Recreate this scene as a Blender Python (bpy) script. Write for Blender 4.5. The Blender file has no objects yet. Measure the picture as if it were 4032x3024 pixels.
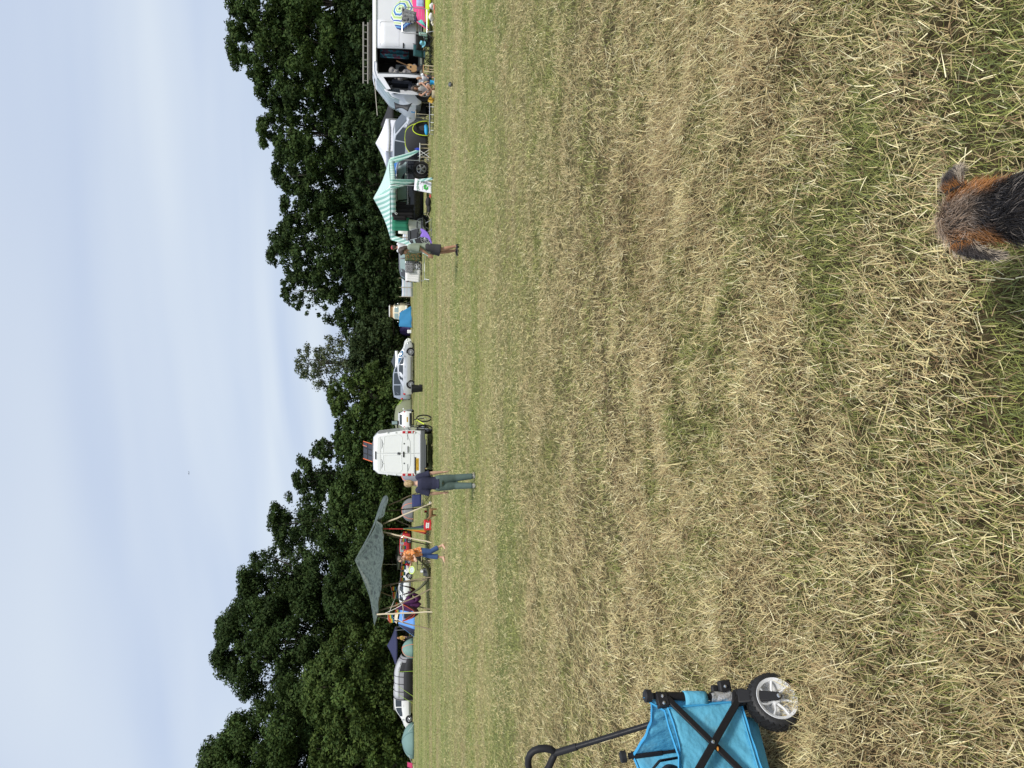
import bpy, bmesh, math, random
import numpy as np
from mathutils import Vector, Matrix

random.seed(7)
rng = np.random.default_rng(11)
sc = bpy.context.scene
C = sc.collection

# ---------------------------------------------------------------- camera
H_CAM = 1.55                      # eye height
FPX = 2912.0                      # focal length in photo pixels (26 mm phone lens)
PITCH = math.atan((2016 - 1562) / FPX)
cp, sp = math.cos(PITCH), math.sin(PITCH)
cd = bpy.data.cameras.new('camera'); cam = bpy.data.objects.new('camera', cd); C.objects.link(cam)
cd.sensor_width = 36; cd.lens = 26.0; cd.clip_start = 0.05; cd.clip_end = 9000
# the phone was held on its side: the picture's left is the world's up
m = Matrix(((0, 1, 0, 0), (-sp, 0, -cp, 0), (-cp, 0, sp, H_CAM), (0, 0, 0, 1)))
cam.matrix_world = m
sc.camera = cam
# ---------------------------------------------------------------- light
SUN = Vector((0.30, -0.52, 0.80)).normalized()
el = math.asin(SUN.z); az = math.atan2(SUN.x, SUN.y)
w = bpy.data.worlds.new('World'); sc.world = w; w.use_nodes = True
nt = w.node_tree; N = nt.nodes; LK = nt.links
bg = N['Background']; bg.inputs['Strength'].default_value = 0.1
sky = N.new('ShaderNodeTexSky'); sky.sky_type = 'NISHITA'; sky.sun_disc = False
sky.sun_elevation = el; sky.sun_rotation = az
sky.air_density = 1.0; sky.dust_density = 2.0; sky.ozone_density = 1.0
tc = N.new('ShaderNodeTexCoord')
# thin high cloud: a plane of vapour seen in perspective (direction / height)
sep = N.new('ShaderNodeSeparateXYZ'); LK.new(tc.outputs['Generated'], sep.inputs[0])
def wm(op, a, b=None, c=None):
    n = N.new('ShaderNodeMath'); n.operation = op
    for i, v in enumerate((a, b, c)):
        if v is None: continue
        if isinstance(v, (int, float)): n.inputs[i].default_value = v
        else: LK.new(v, n.inputs[i])
    return n.outputs[0]
zz = wm('ADD', wm('MAXIMUM', sep.outputs[2], 0.0), 0.16)
cx = wm('DIVIDE', sep.outputs[0], zz); cy = wm('DIVIDE', sep.outputs[1], zz)
cmb = N.new('ShaderNodeCombineXYZ'); LK.new(wm('MULTIPLY', cx, 0.36), cmb.inputs[0])
LK.new(wm('ADD', cy, wm('MULTIPLY', cx, 0.22)), cmb.inputs[1])
nz = N.new('ShaderNodeTexNoise'); nz.inputs['Scale'].default_value = 1.25; nz.inputs['Detail'].default_value = 3.5
nz.inputs['Roughness'].default_value = 0.42; nz.inputs['Distortion'].default_value = 0.25
LK.new(cmb.outputs[0], nz.inputs['Vector'])
rp = N.new('ShaderNodeMapRange'); rp.inputs[1].default_value = 0.34; rp.inputs[2].default_value = 0.64
rp.inputs[3].default_value = 0.0; rp.inputs[4].default_value = 1.0
LK.new(nz.outputs[0], rp.inputs[0])
veil = N.new('ShaderNodeMix'); veil.data_type = 'RGBA'
veil.inputs[6].default_value = (4.95, 5.85, 7.6, 1); veil.inputs[7].default_value = (6.8, 7.5, 8.35, 1)
LK.new(rp.outputs[0], veil.inputs[0])
mixs = N.new('ShaderNodeMix'); mixs.data_type = 'RGBA'; mixs.inputs[0].default_value = 0.86
LK.new(sky.outputs[0], mixs.inputs[6]); LK.new(veil.outputs[2], mixs.inputs[7])
LK.new(mixs.outputs[2], bg.inputs['Color'])
sd = bpy.data.lights.new('sun', 'SUN'); sd.energy = 3.2; sd.angle = math.radians(10); sd.color = (1, 0.955, 0.88)
so = bpy.data.objects.new('sun', sd); C.objects.link(so)
so.rotation_euler = (-SUN).to_track_quat('-Z', 'Y').to_euler(); so.location = (20, -20, 60)
sc.view_settings.view_transform = 'Standard'; sc.view_settings.look = 'None'
sc.view_settings.exposure = 0.2; sc.view_settings.gamma = 1; sc.view_settings.use_curve_mapping = False

# ---------------------------------------------------------------- places read off the photograph
def W(X, Y, d):
    """world point seen at photo pixel X,Y at forward distance d"""
    u = (X - 2016) / FPX; v = (1512 - Y) / FPX
    t = d / (cp - u * sp)
    return Vector((v * t, d, H_CAM + t * (-sp - u * cp)))
def G(X, Y):
    """ground point seen at photo pixel X,Y"""
    u = (X - 2016) / FPX; v = (1512 - Y) / FPX
    t = H_CAM / (sp + u * cp)
    return Vector((v * t, t * (cp - u * sp), 0))
TILE = {1: (1400, 0, 4.424), 2: (1400, 350, 4.424), 3: (1400, 700, 4.424), 4: (1400, 1050, 4.424), 5: (1400, 1400, 4.424),
        6: (1400, 1750, 4.424), 7: (1380, 2100, 4.424), 8: (1400, 2450, 2.89), 9: (2450, 2600, 2.765), 10: (3500, 550, 3.017)}
def Q(k, u, v, d):
    a, b, s = TILE[k]
    return W(a + u / s, b + v / s, d)
def at(Y, d, z=0.0):
    """point at image row Y, forward distance d, height z"""
    X = W(1562, Y, d).x
    return Vector((X, d, z))

# ---------------------------------------------------------------- materials
MATS = {}
def mat(name, col, rough=0.6, metal=0.0, var=0.12, scale=6.0, bump=0.0, bscale=40.0, coat=0.0, trans=0.0, alpha=1.0, sheen=0.0):
    if name in MATS: return MATS[name]
    mt = bpy.data.materials.new(name); mt.use_nodes = True
    n = mt.node_tree.nodes; l = mt.node_tree.links
    b = n['Principled BSDF']
    b.inputs['Roughness'].default_value = rough; b.inputs['Metallic'].default_value = metal
    b.inputs['Coat Weight'].default_value = coat; b.inputs['Transmission Weight'].default_value = trans
    b.inputs['Alpha'].default_value = alpha; b.inputs['Sheen Weight'].default_value = sheen
    tcn = n.new('ShaderNodeTexCoord')
    ns = n.new('ShaderNodeTexNoise'); ns.inputs['Scale'].default_value = scale; ns.inputs['Detail'].default_value = 5
    l.new(tcn.outputs['Object'], ns.inputs['Vector'])
    mx = n.new('ShaderNodeMix'); mx.data_type = 'RGBA'
    mx.inputs[6].default_value = (*[c * (1 - var) for c in col], 1)
    mx.inputs[7].default_value = (*[min(1, c * (1 + var)) for c in col], 1)
    l.new(ns.outputs[0], mx.inputs[0]); l.new(mx.outputs[2], b.inputs['Base Color'])
    if bump:
        n2 = n.new('ShaderNodeTexNoise'); n2.inputs['Scale'].default_value = bscale; n2.inputs['Detail'].default_value = 4
        l.new(tcn.outputs['Object'], n2.inputs['Vector'])
        bp = n.new('ShaderNodeBump'); bp.inputs['Strength'].default_value = bump; bp.inputs['Distance'].default_value = 0.02
        l.new(n2.outputs[0], bp.inputs['Height']); l.new(bp.outputs[0], b.inputs['Normal'])
    MATS[name] = mt
    return mt
def stripes(name, axis, period, cols, rough=0.7, cuts=None):
    """cloth with woven stripes along one object axis (0,1,2)"""
    if name in MATS: return MATS[name]
    mt = bpy.data.materials.new(name); mt.use_nodes = True
    n = mt.node_tree.nodes; l = mt.node_tree.links
    b = n['Principled BSDF']; b.inputs['Roughness'].default_value = rough
    tcn = n.new('ShaderNodeTexCoord'); s = n.new('ShaderNodeSeparateXYZ'); l.new(tcn.outputs['Object'], s.inputs[0])
    if axis == 3:   # distance from the object's z axis
        vl = n.new('ShaderNodeVectorMath'); vl.operation = 'LENGTH'; l.new(tcn.outputs['Object'], vl.inputs[0]); src = vl.outputs['Value']
    else: src = s.outputs[axis]
    d = n.new('ShaderNodeMath'); d.operation = 'DIVIDE'; d.inputs[1].default_value = period; l.new(src, d.inputs[0])
    fr = n.new('ShaderNodeMath'); fr.operation = 'FRACT'; l.new(d.outputs[0], fr.inputs[0])
    cr = n.new('ShaderNodeValToRGB'); cr.color_ramp.interpolation = 'CONSTANT'
    e = cr.color_ramp.elements
    k = len(cols); cuts = cuts or [i / k for i in range(k)]
    e[0].position = cuts[0]; e[0].color = (*cols[0], 1); e[1].position = cuts[1]; e[1].color = (*cols[1], 1)
    for i in range(2, k):
        q = e.new(cuts[i]); q.color = (*cols[i], 1)
    l.new(fr.outputs[0], cr.inputs[0]); l.new(cr.outputs[0], b.inputs['Base Color'])
    MATS[name] = mt
    return mt
def blotch(name, cols, scale, rough=0.8, cuts=(0.0, 0.42, 0.5, 0.58), bump=0.0, stretch=(1, 1, 1)):
    """printed or mottled cloth: stepped noise"""
    if name in MATS: return MATS[name]
    mt = bpy.data.materials.new(name); mt.use_nodes = True
    n = mt.node_tree.nodes; l = mt.node_tree.links
    b = n['Principled BSDF']; b.inputs['Roughness'].default_value = rough
    tcn = n.new('ShaderNodeTexCoord'); mp = n.new('ShaderNodeMapping'); mp.inputs['Scale'].default_value = stretch
    l.new(tcn.outputs['Object'], mp.inputs[0])
    ns = n.new('ShaderNodeTexNoise'); ns.inputs['Scale'].default_value = scale; ns.inputs['Detail'].default_value = 2.5
    l.new(mp.outputs[0], ns.inputs['Vector'])
    cr = n.new('ShaderNodeValToRGB'); cr.color_ramp.interpolation = 'CONSTANT'; e = cr.color_ramp.elements
    e[0].position = cuts[0]; e[0].color = (*cols[0], 1); e[1].position = cuts[1]; e[1].color = (*cols[1], 1)
    for i in range(2, len(cols)):
        q = e.new(cuts[i]); q.color = (*cols[i], 1)
    l.new(ns.outputs[0], cr.inputs[0]); l.new(cr.outputs[0], b.inputs['Base Color'])
    MATS[name] = mt
    return mt
def vcol(name, rough=0.75, trans=0.0, spec=0.25):
    """colour carried by each blade, leaf or hair"""
    if name in MATS: return MATS[name]
    mt = bpy.data.materials.new(name); mt.use_nodes = True
    n = mt.node_tree.nodes; l = mt.node_tree.links
    b = n['Principled BSDF']; b.inputs['Roughness'].default_value = rough; b.inputs['Specular IOR Level'].default_value = spec
    a = n.new('ShaderNodeAttribute'); a.attribute_name = 'Col'
    l.new(a.outputs['Color'], b.inputs['Base Color'])
    if trans:
        tr = n.new('ShaderNodeBsdfTranslucent'); mx = n.new('ShaderNodeMixShader'); mx.inputs[0].default_value = trans
        l.new(a.outputs['Color'], tr.inputs['Color']); l.new(b.outputs[0], mx.inputs[1]); l.new(tr.outputs[0], mx.inputs[2])
        l.new(mx.outputs[0], n['Material Output'].inputs['Surface'])
    MATS[name] = mt
    return mt

M_WHITE = mat('white_paint', (0.78, 0.79, 0.80), 0.25, var=0.03, coat=0.4)
M_VANW = mat('old_white_paint', (0.66, 0.67, 0.71), 0.4, var=0.06, scale=2.0, coat=0.2)
M_CREAM = mat('cream_paint', (0.72, 0.66, 0.50), 0.35, var=0.05, coat=0.3)
M_SILVER = mat('silver_paint', (0.55, 0.57, 0.61), 0.28, metal=0.35, var=0.04, coat=0.5)
M_GREYP = mat('dark_grey_paint', (0.055, 0.058, 0.065), 0.25, metal=0.2, var=0.1, coat=0.6)
M_BLACKP = mat('black_paint', (0.012, 0.013, 0.018), 0.2, var=0.1, coat=0.6)
M_REDP = mat('red_paint', (0.42, 0.02, 0.03), 0.25, var=0.06, coat=0.5)
M_GLASS = mat('vehicle_glass', (0.03, 0.04, 0.05), 0.06, var=0.1, coat=0.5)
M_GLASSL = mat('pale_reflecting_glass', (0.22, 0.30, 0.30), 0.08, var=0.15, coat=0.5)
M_TYRE = mat('tyre_rubber', (0.014, 0.014, 0.015), 0.8, bump=0.3)
M_RIM = mat('wheel_alloy', (0.55, 0.56, 0.58), 0.3, metal=0.7, var=0.05)
M_PLAST = mat('black_plastic', (0.018, 0.018, 0.02), 0.55)
M_DGREY = mat('grey_plastic', (0.09, 0.095, 0.1), 0.6)
M_REDL = mat('red_lamp', (0.42, 0.01, 0.015), 0.15, coat=0.6)
M_CLEARL = mat('clear_lamp', (0.55, 0.58, 0.58), 0.1, coat=0.8)
M_CHROME = mat('bright_metal', (0.6, 0.61, 0.62), 0.25, metal=0.9, var=0.05)
M_STEEL = mat('steel_tube', (0.42, 0.43, 0.43), 0.35, metal=0.6, var=0.1)
M_YPLATE = mat('yellow_plate', (0.72, 0.42, 0.02), 0.5, var=0.03)
M_WOOD = mat('bark_wood', (0.21, 0.165, 0.105), 0.85, var=0.35, scale=14, bump=0.4)
M_WOODL = mat('peeled_pale_wood', (0.50, 0.43, 0.30), 0.8, var=0.2, scale=12, bump=0.3)
M_PLY = mat('warm_plywood', (0.42, 0.25, 0.11), 0.6, var=0.2)
M_ROPE = mat('white_rope', (0.68, 0.66, 0.62), 0.9)
M_LIME = mat('lime_cord', (0.35, 0.55, 0.03), 0.7)
M_SKIN = mat('skin', (0.58, 0.36, 0.26), 0.55, var=0.08, scale=20)
M_SKIN2 = mat('tanned_skin', (0.40, 0.215, 0.14), 0.55, var=0.08, scale=20)
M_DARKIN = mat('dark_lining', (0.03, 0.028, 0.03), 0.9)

for m_ in (M_TYRE, M_PLAST, M_BLACKP): m_.node_tree.nodes['Principled BSDF'].inputs['Specular IOR Level'].default_value = 0.22
# ---------------------------------------------------------------- mesh helpers
class MB:
    """collects shapes and links them as one mesh object; o = the parent's place when points are world points"""
    def __init__(s, o=(0, 0, 0)): s.v = []; s.f = []; s.o = Vector(o)
    def add(s, vs, fs):
        b = len(s.v); s.v += [tuple(Vector(p) - s.o) for p in vs]; s.f += [tuple(i + b for i in q) for q in fs]; return s
    def box(s, c, d, rz=0.0, rx=0.0, ry=0.0, tap=1.0):
        R = Matrix.Rotation(rz, 3, 'Z') @ Matrix.Rotation(ry, 3, 'Y') @ Matrix.Rotation(rx, 3, 'X')
        vs = []
        for z in (-.5, .5):
            k = tap if z > 0 else 1
            for x, y in ((-.5, -.5), (.5, -.5), (.5, .5), (-.5, .5)):
                vs.append(Vector(c) + R @ Vector((x * d[0] * k, y * d[1] * k, z * d[2])))
        return s.add(vs, [(3, 2, 1, 0), (4, 5, 6, 7), (0, 1, 5, 4), (1, 2, 6, 5), (2, 3, 7, 6), (3, 0, 4, 7)])
    def tube(s, pts, r, n=6, caps=True, flat=1.0):
        pts = [Vector(p) for p in pts]; k = len(pts)
        rs = list(r) if isinstance(r, (list, tuple)) else [r] * k
        up = Vector((0, 0, 1)); t0 = (pts[1] - pts[0]).normalized()
        if abs(t0.dot(up)) > 0.95: up = Vector((1, 0, 0))
        vs = []; fs = []; a = None
        for i, p in enumerate(pts):
            t = (pts[min(i + 1, k - 1)] - pts[max(i - 1, 0)])
            t = t.normalized() if t.length > 1e-9 else t0
            if a is None: a = t.cross(up).normalized()
            else:
                a = (a - t * a.dot(t)); a = a.normalized() if a.length > 1e-6 else t.cross(up).normalized()
            b = t.cross(a)
            for j in range(n):
                q = 2 * math.pi * j / n
                vs.append(p + a * (math.cos(q) * rs[i]) + b * (math.sin(q) * rs[i] * flat))
        for i in range(k - 1):
            for j in range(n):
                j2 = (j + 1) % n
                fs.append((i * n + j, i * n + j2, (i + 1) * n + j2, (i + 1) * n + j))
        if caps:
            fs.append(tuple(range(n - 1, -1, -1))); fs.append(tuple((k - 1) * n + j for j in range(n)))
        return s.add(vs, fs)
    def loft(s, rings, caps=True, closed=True):
        n = len(rings[0]); vs = [p for r in rings for p in r]; fs = []
        for i in range(len(rings) - 1):
            for j in range(n if closed else n - 1):
                j2 = (j + 1) % n
                fs.append((i * n + j, i * n + j2, (i + 1) * n + j2, (i + 1) * n + j))
        if caps and closed:
            fs.append(tuple(range(n - 1, -1, -1))); fs.append(tuple((len(rings) - 1) * n + j for j in range(n)))
        return s.add(vs, fs)
    def grid(s, fn, nu, nv, close_v=False):
        vs = [fn(i / nu, j / nv) for i in range(nu + 1) for j in range(nv + 1)]
        fs = [(i * (nv + 1) + j, i * (nv + 1) + j + 1, (i + 1) * (nv + 1) + j + 1, (i + 1) * (nv + 1) + j) for i in range(nu) for j in range(nv)]
        return s.add(vs, fs)
    def ell(s, c, r, nu=14, nv=8, R=None):
        c = Vector(c); R = R or Matrix.Identity(3); vs = []; fs = []
        vs.append(c + R @ Vector((0, 0, -r[2])))
        for i in range(1, nv):
            th = -math.pi / 2 + math.pi * i / nv
            for j in range(nu):
                ph = 2 * math.pi * j / nu
                vs.append(c + R @ Vector((r[0] * math.cos(th) * math.cos(ph), r[1] * math.cos(th) * math.sin(ph), r[2] * math.sin(th))))
        vs.append(c + R @ Vector((0, 0, r[2])))
        for j in range(nu): fs.append((0, 1 + (j + 1) % nu, 1 + j))
        for i in range(nv - 2):
            for j in range(nu):
                a = 1 + i * nu + j; b = 1 + i * nu + (j + 1) % nu
                fs.append((a, b, b + nu, a + nu))
        t = len(vs) - 1; b0 = 1 + (nv - 2) * nu
        for j in range(nu): fs.append((b0 + j, b0 + (j + 1) % nu, t))
        return s.add(vs, fs)
    def lathe(s, prof, c, ax, n=20, closed=False):
        """profile of (radius, along) turned round axis ax through c"""
        c = Vector(c); ax = Vector(ax).normalized()
        a = ax.cross(Vector((0, 0, 1)) if abs(ax.z) < .9 else Vector((1, 0, 0))).normalized(); b = ax.cross(a)
        k = len(prof); vs = []; fs = []
        for j in range(n):
            q = 2 * math.pi * j / n
            for r, h in prof: vs.append(c + ax * h + (a * math.cos(q) + b * math.sin(q)) * r)
        for j in range(n):
            j2 = (j + 1) % n
            for i in range(k if closed else k - 1):
                i2 = (i + 1) % k
                fs.append((j * k + i, j2 * k + i, j2 * k + i2, j * k + i2))
        return s.add(vs, fs)
    def poly(s, pts, off):
        """a flat outline given thickness along off"""
        off = Vector(off); n = len(pts); vs = [Vector(p) for p in pts] + [Vector(p) + off for p in pts]
        fs = [tuple(range(n - 1, -1, -1)), tuple(range(n, 2 * n))] + [(i, (i + 1) % n, n + (i + 1) % n, n + i) for i in range(n)]
        return s.add(vs, fs)
    def obj(s, name, m, parent=None, smooth=None, solid=0.0, bevel=0.0, sub=0, remesh=0.0, fix=True, soft=0):
        me = bpy.data.meshes.new(name); me.from_pydata(s.v, [], s.f)
        if fix:
            bm = bmesh.new(); bm.from_mesh(me); bmesh.ops.recalc_face_normals(bm, faces=bm.faces); bm.to_mesh(me); bm.free()
        me.materials.append(m)
        if smooth is None: smooth = 35
        if smooth:
            me.polygons.foreach_set('use_smooth', [True] * len(me.polygons)); me.set_sharp_from_angle(angle=math.radians(smooth))
        me.update()
        o = bpy.data.objects.new(name, me); C.objects.link(o)
        if parent is not None: o.parent = parent
        elif s.o.length > 0: o.location = s.o
        if remesh:
            q = o.modifiers.new('merge', 'REMESH'); q.mode = 'VOXEL'; q.voxel_size = remesh; q.use_smooth_shade = True
            if soft:
                q = o.modifiers.new('soften', 'SMOOTH'); q.iterations = soft; q.factor = 0.5
        if solid:
            q = o.modifiers.new('thickness', 'SOLIDIFY'); q.thickness = solid; q.offset = 0
        if bevel:
            q = o.modifiers.new('edge', 'BEVEL'); q.width = bevel; q.segments = 2; q.limit_method = 'ANGLE'
        if sub:
            q = o.modifiers.new('round', 'SUBSURF'); q.levels = sub; q.render_levels = sub
        return o
def tag(o, label=None, cat=None, group=None, kind=None):
    if label: o['label'] = label
    if cat: o['category'] = cat
    if group: o['group'] = group
    if kind: o['kind'] = kind
    return o
def thing(name, label, cat, loc=(0, 0, 0), rz=0.0, group=None):
    o = bpy.data.objects.new(name, None); o.empty_display_size = 0.2; C.objects.link(o)
    o.location = loc; o.rotation_euler = (0, 0, rz)
    return tag(o, label, cat, group)
def copy_tree(o, parent=None):
    c = o.copy(); C.objects.link(c)
    if parent is not None: c.parent = parent
    for ch in [q for q in bpy.data.objects if q.parent == o and q is not c]: copy_tree(ch, c)
    return c
def lettering(txt, size, depth=0.003):
    cu = bpy.data.curves.new('lettering', 'FONT'); cu.body = txt; cu.size = size; cu.extrude = depth; cu.align_x = 'CENTER'; cu.align_y = 'CENTER'
    ob = bpy.data.objects.new('lettering', cu); C.objects.link(ob)
    bpy.context.view_layer.update()
    me = bpy.data.meshes.new_from_object(ob.evaluated_get(bpy.context.evaluated_depsgraph_get()))
    bpy.data.objects.remove(ob); return me
def text_part(name, txt, size, m, parent, loc, rot, wide=1.0):
    me = lettering(txt, size); me.materials.clear(); me.materials.append(m)
    o = bpy.data.objects.new(name, me); C.objects.link(o); o.parent = parent; o.location = loc; o.rotation_euler = rot; o.scale = (wide, 1, 1)
    return o
def np_mesh(name, V, F, m, col=None, smooth=False):
    """V (n,3), F (m,k) index array"""
    V = np.asarray(V, dtype=np.float32); F = np.asarray(F, dtype=np.int32); k = F.shape[1]
    me = bpy.data.meshes.new(name)
    me.vertices.add(len(V)); me.vertices.foreach_set('co', V.ravel())
    me.loops.add(F.size); me.loops.foreach_set('vertex_index', F.ravel())
    me.polygons.add(len(F)); me.polygons.foreach_set('loop_start', np.arange(0, F.size, k, dtype=np.int32))
    if smooth: me.polygons.foreach_set('use_smooth', np.ones(len(F), dtype=bool))
    me.update(calc_edges=True)
    if col is not None:
        a = me.color_attributes.new('Col', 'FLOAT_COLOR', 'POINT')
        c4 = np.ones((len(V), 4), dtype=np.float32); c4[:, :3] = col; a.data.foreach_set('color', c4.ravel())
    me.materials.append(m)
    return me
def link_mesh(name, me, parent=None, loc=None):
    o = bpy.data.objects.new(name, me); C.objects.link(o)
    if parent is not None: o.parent = parent
    if loc is not None: o.location = loc
    return o
def hash2(ix, iy, seed):
    h = (ix.astype(np.int64) * 374761393 + iy.astype(np.int64) * 668265263 + seed * 974634777) & 0x7fffffff
    h = ((h ^ (h >> 13)) * 1274126177) & 0x7fffffff
    return ((h ^ (h >> 16)) & 0xffff) / 65535.0
def vnoise(x, y, seed=0):
    ix = np.floor(x); iy = np.floor(y); fx = x - ix; fy = y - iy
    fx = fx * fx * (3 - 2 * fx); fy = fy * fy * (3 - 2 * fy)
    a = hash2(ix, iy, seed); b = hash2(ix + 1, iy, seed); c = hash2(ix, iy + 1, seed); d = hash2(ix + 1, iy + 1, seed)
    return (a * (1 - fx) + b * fx) * (1 - fy) + (c * (1 - fx) + d * fx) * fy
def fbm(x, y, seed=0, o=3):
    s = 0; a = 0.5; t = 0
    for i in range(o):
        s = s + a * vnoise(x * 2 ** i, y * 2 ** i, seed + i); t += a; a *= 0.5
    return s / t
# ================================================================ THE SETTING
# ---- field
def ground_material():
    mt = bpy.data.materials.new('dry_meadow'); mt.use_nodes = True
    n = mt.node_tree.nodes; l = mt.node_tree.links; b = n['Principled BSDF']; b.inputs['Roughness'].default_value = 0.95
    b.inputs['Specular IOR Level'].default_value = 0.1
    tcn = n.new('ShaderNodeTexCoord')
    def noise(scale, detail, st=(1, 1, 1), rough=0.6):
        mp = n.new('ShaderNodeMapping'); mp.inputs['Scale'].default_value = st; l.new(tcn.outputs['Object'], mp.inputs[0])
        q = n.new('ShaderNodeTexNoise'); q.inputs['Scale'].default_value = scale; q.inputs['Detail'].default_value = detail
        q.inputs['Roughness'].default_value = rough; l.new(mp.outputs[0], q.inputs['Vector']); return q.outputs[0]
    def ramp(src, stops):
        cr = n.new('ShaderNodeValToRGB'); e = cr.color_ramp.elements
        e[0].position, e[0].color = stops[0][0], (*stops[0][1], 1); e[1].position, e[1].color = stops[1][0], (*stops[1][1], 1)
        for p, c in stops[2:]:
            q = e.new(p); q.color = (*c, 1)
        l.new(src, cr.inputs[0]); return cr.outputs[0]
    def mix(f, a, bb, mode='MIX'):
        mx = n.new('ShaderNodeMix'); mx.data_type = 'RGBA'; mx.blend_type = mode
        for i, v in ((0, f), (6, a), (7, bb)):
            if isinstance(v, (float, int)): mx.inputs[i].default_value = v
            elif isinstance(v, tuple): mx.inputs[i].default_value = v
            else: l.new(v, mx.inputs[i])
        return mx.outputs[2]
    green = ramp(noise(9, 6, (1, .6, 1)), [(0.3, (0.125, 0.155, 0.045)), (0.5, (0.195, 0.225, 0.075)), (0.7, (0.27, 0.28, 0.11))])
    straw = ramp(noise(11, 6, (1, .6, 1)), [(0.3, (0.20, 0.165, 0.08)), (0.5, (0.31, 0.27, 0.13)), (0.72, (0.42, 0.37, 0.19))])
    patch = n.new('ShaderNodeMapRange'); patch.inputs[1].default_value = 0.44; patch.inputs[2].default_value = 0.60
    l.new(noise(0.22, 5, (0.45, 1.3, 1)), patch.inputs[0])
    near = mix(patch.outputs[0], green, straw)
    # wheel tracks and mown swathes run across the field
    sw = n.new('ShaderNodeMapRange'); sw.inputs[1].default_value = 0.35; sw.inputs[2].default_value = 0.7; sw.inputs[3].default_value = 0.82; sw.inputs[4].default_value = 1.12
    l.new(noise(0.5, 3, (0.05, 1.0, 1)), sw.inputs[0])
    thatch = ramp(noise(26, 6), [(0.3, (0.055, 0.042, 0.022)), (0.5, (0.115, 0.088, 0.045)), (0.72, (0.21, 0.165, 0.085))])
    thin = n.new('ShaderNodeMapRange'); thin.inputs[1].default_value = 4.5; thin.inputs[2].default_value = 12.0
    sy = n.new('ShaderNodeSeparateXYZ'); l.new(tcn.outputs['Object'], sy.inputs[0]); l.new(sy.outputs[1], thin.inputs[0])   # dark brown thatch up close, meadow colours farther off
    near = mix(thin.outputs[0], thatch, near)
    l.new(mix(1.0, near, sw.outputs[0], 'MULTIPLY'), b.inputs['Base Color'])
    bp = n.new('ShaderNodeBump'); bp.inputs['Strength'].default_value = 0.9; bp.inputs['Distance'].default_value = 0.05
    l.new(noise(18, 8, (1, 1, 1), 0.75), bp.inputs['Height']); l.new(bp.outputs[0], b.inputs['Normal'])
    return mt
gm = MB(); gm.add([(-700, -60, 0), (700, -60, 0), (700, 900, 0), (-700, 900, 0)], [(0, 1, 2, 3)])
tag(gm.obj('ground', ground_material(), smooth=0, fix=False), kind='structure')

# ---- grass: single blades, short dry hay lying about with green tufts between
def dryness(x, y):
    d = np.hypot(x, y)
    big = fbm(x * 0.33 + 3, y * 0.5, 5, 4)
    small = fbm(x * 1.5, y * 2.6, 9, 3); fine = fbm(x * 4.5, y * 6, 14, 2); swathe = fbm(x * .22 + 7, y * 1.25, 61, 3)
    base = np.interp(d, [1.5, 5, 9, 14, 18, 21, 24, 29, 40], [.80, .72, .57, .46, .44, .60, .58, .28, .20])
    return np.clip(base + (big - .5) * .6 + (small - .5) * 1.25 + (swathe - .5) * .5 + (fine - .5) * .95, 0.02, 0.98)
def mixc(pal, wts, k):
    idx = rng.choice(len(pal), size=k, p=np.array(wts) / sum(wts)); return np.array(pal)[idx]
STRAW = [(.66, .56, .29), (.55, .445, .22), (.41, .30, .155), (.60, .545, .28), (.26, .17, .09), (.84, .76, .48)]
GREEN = [(.205, .23, .062), (.285, .305, .085), (.12, .145, .045), (.40, .40, .13), (.185, .215, .085)]
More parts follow.
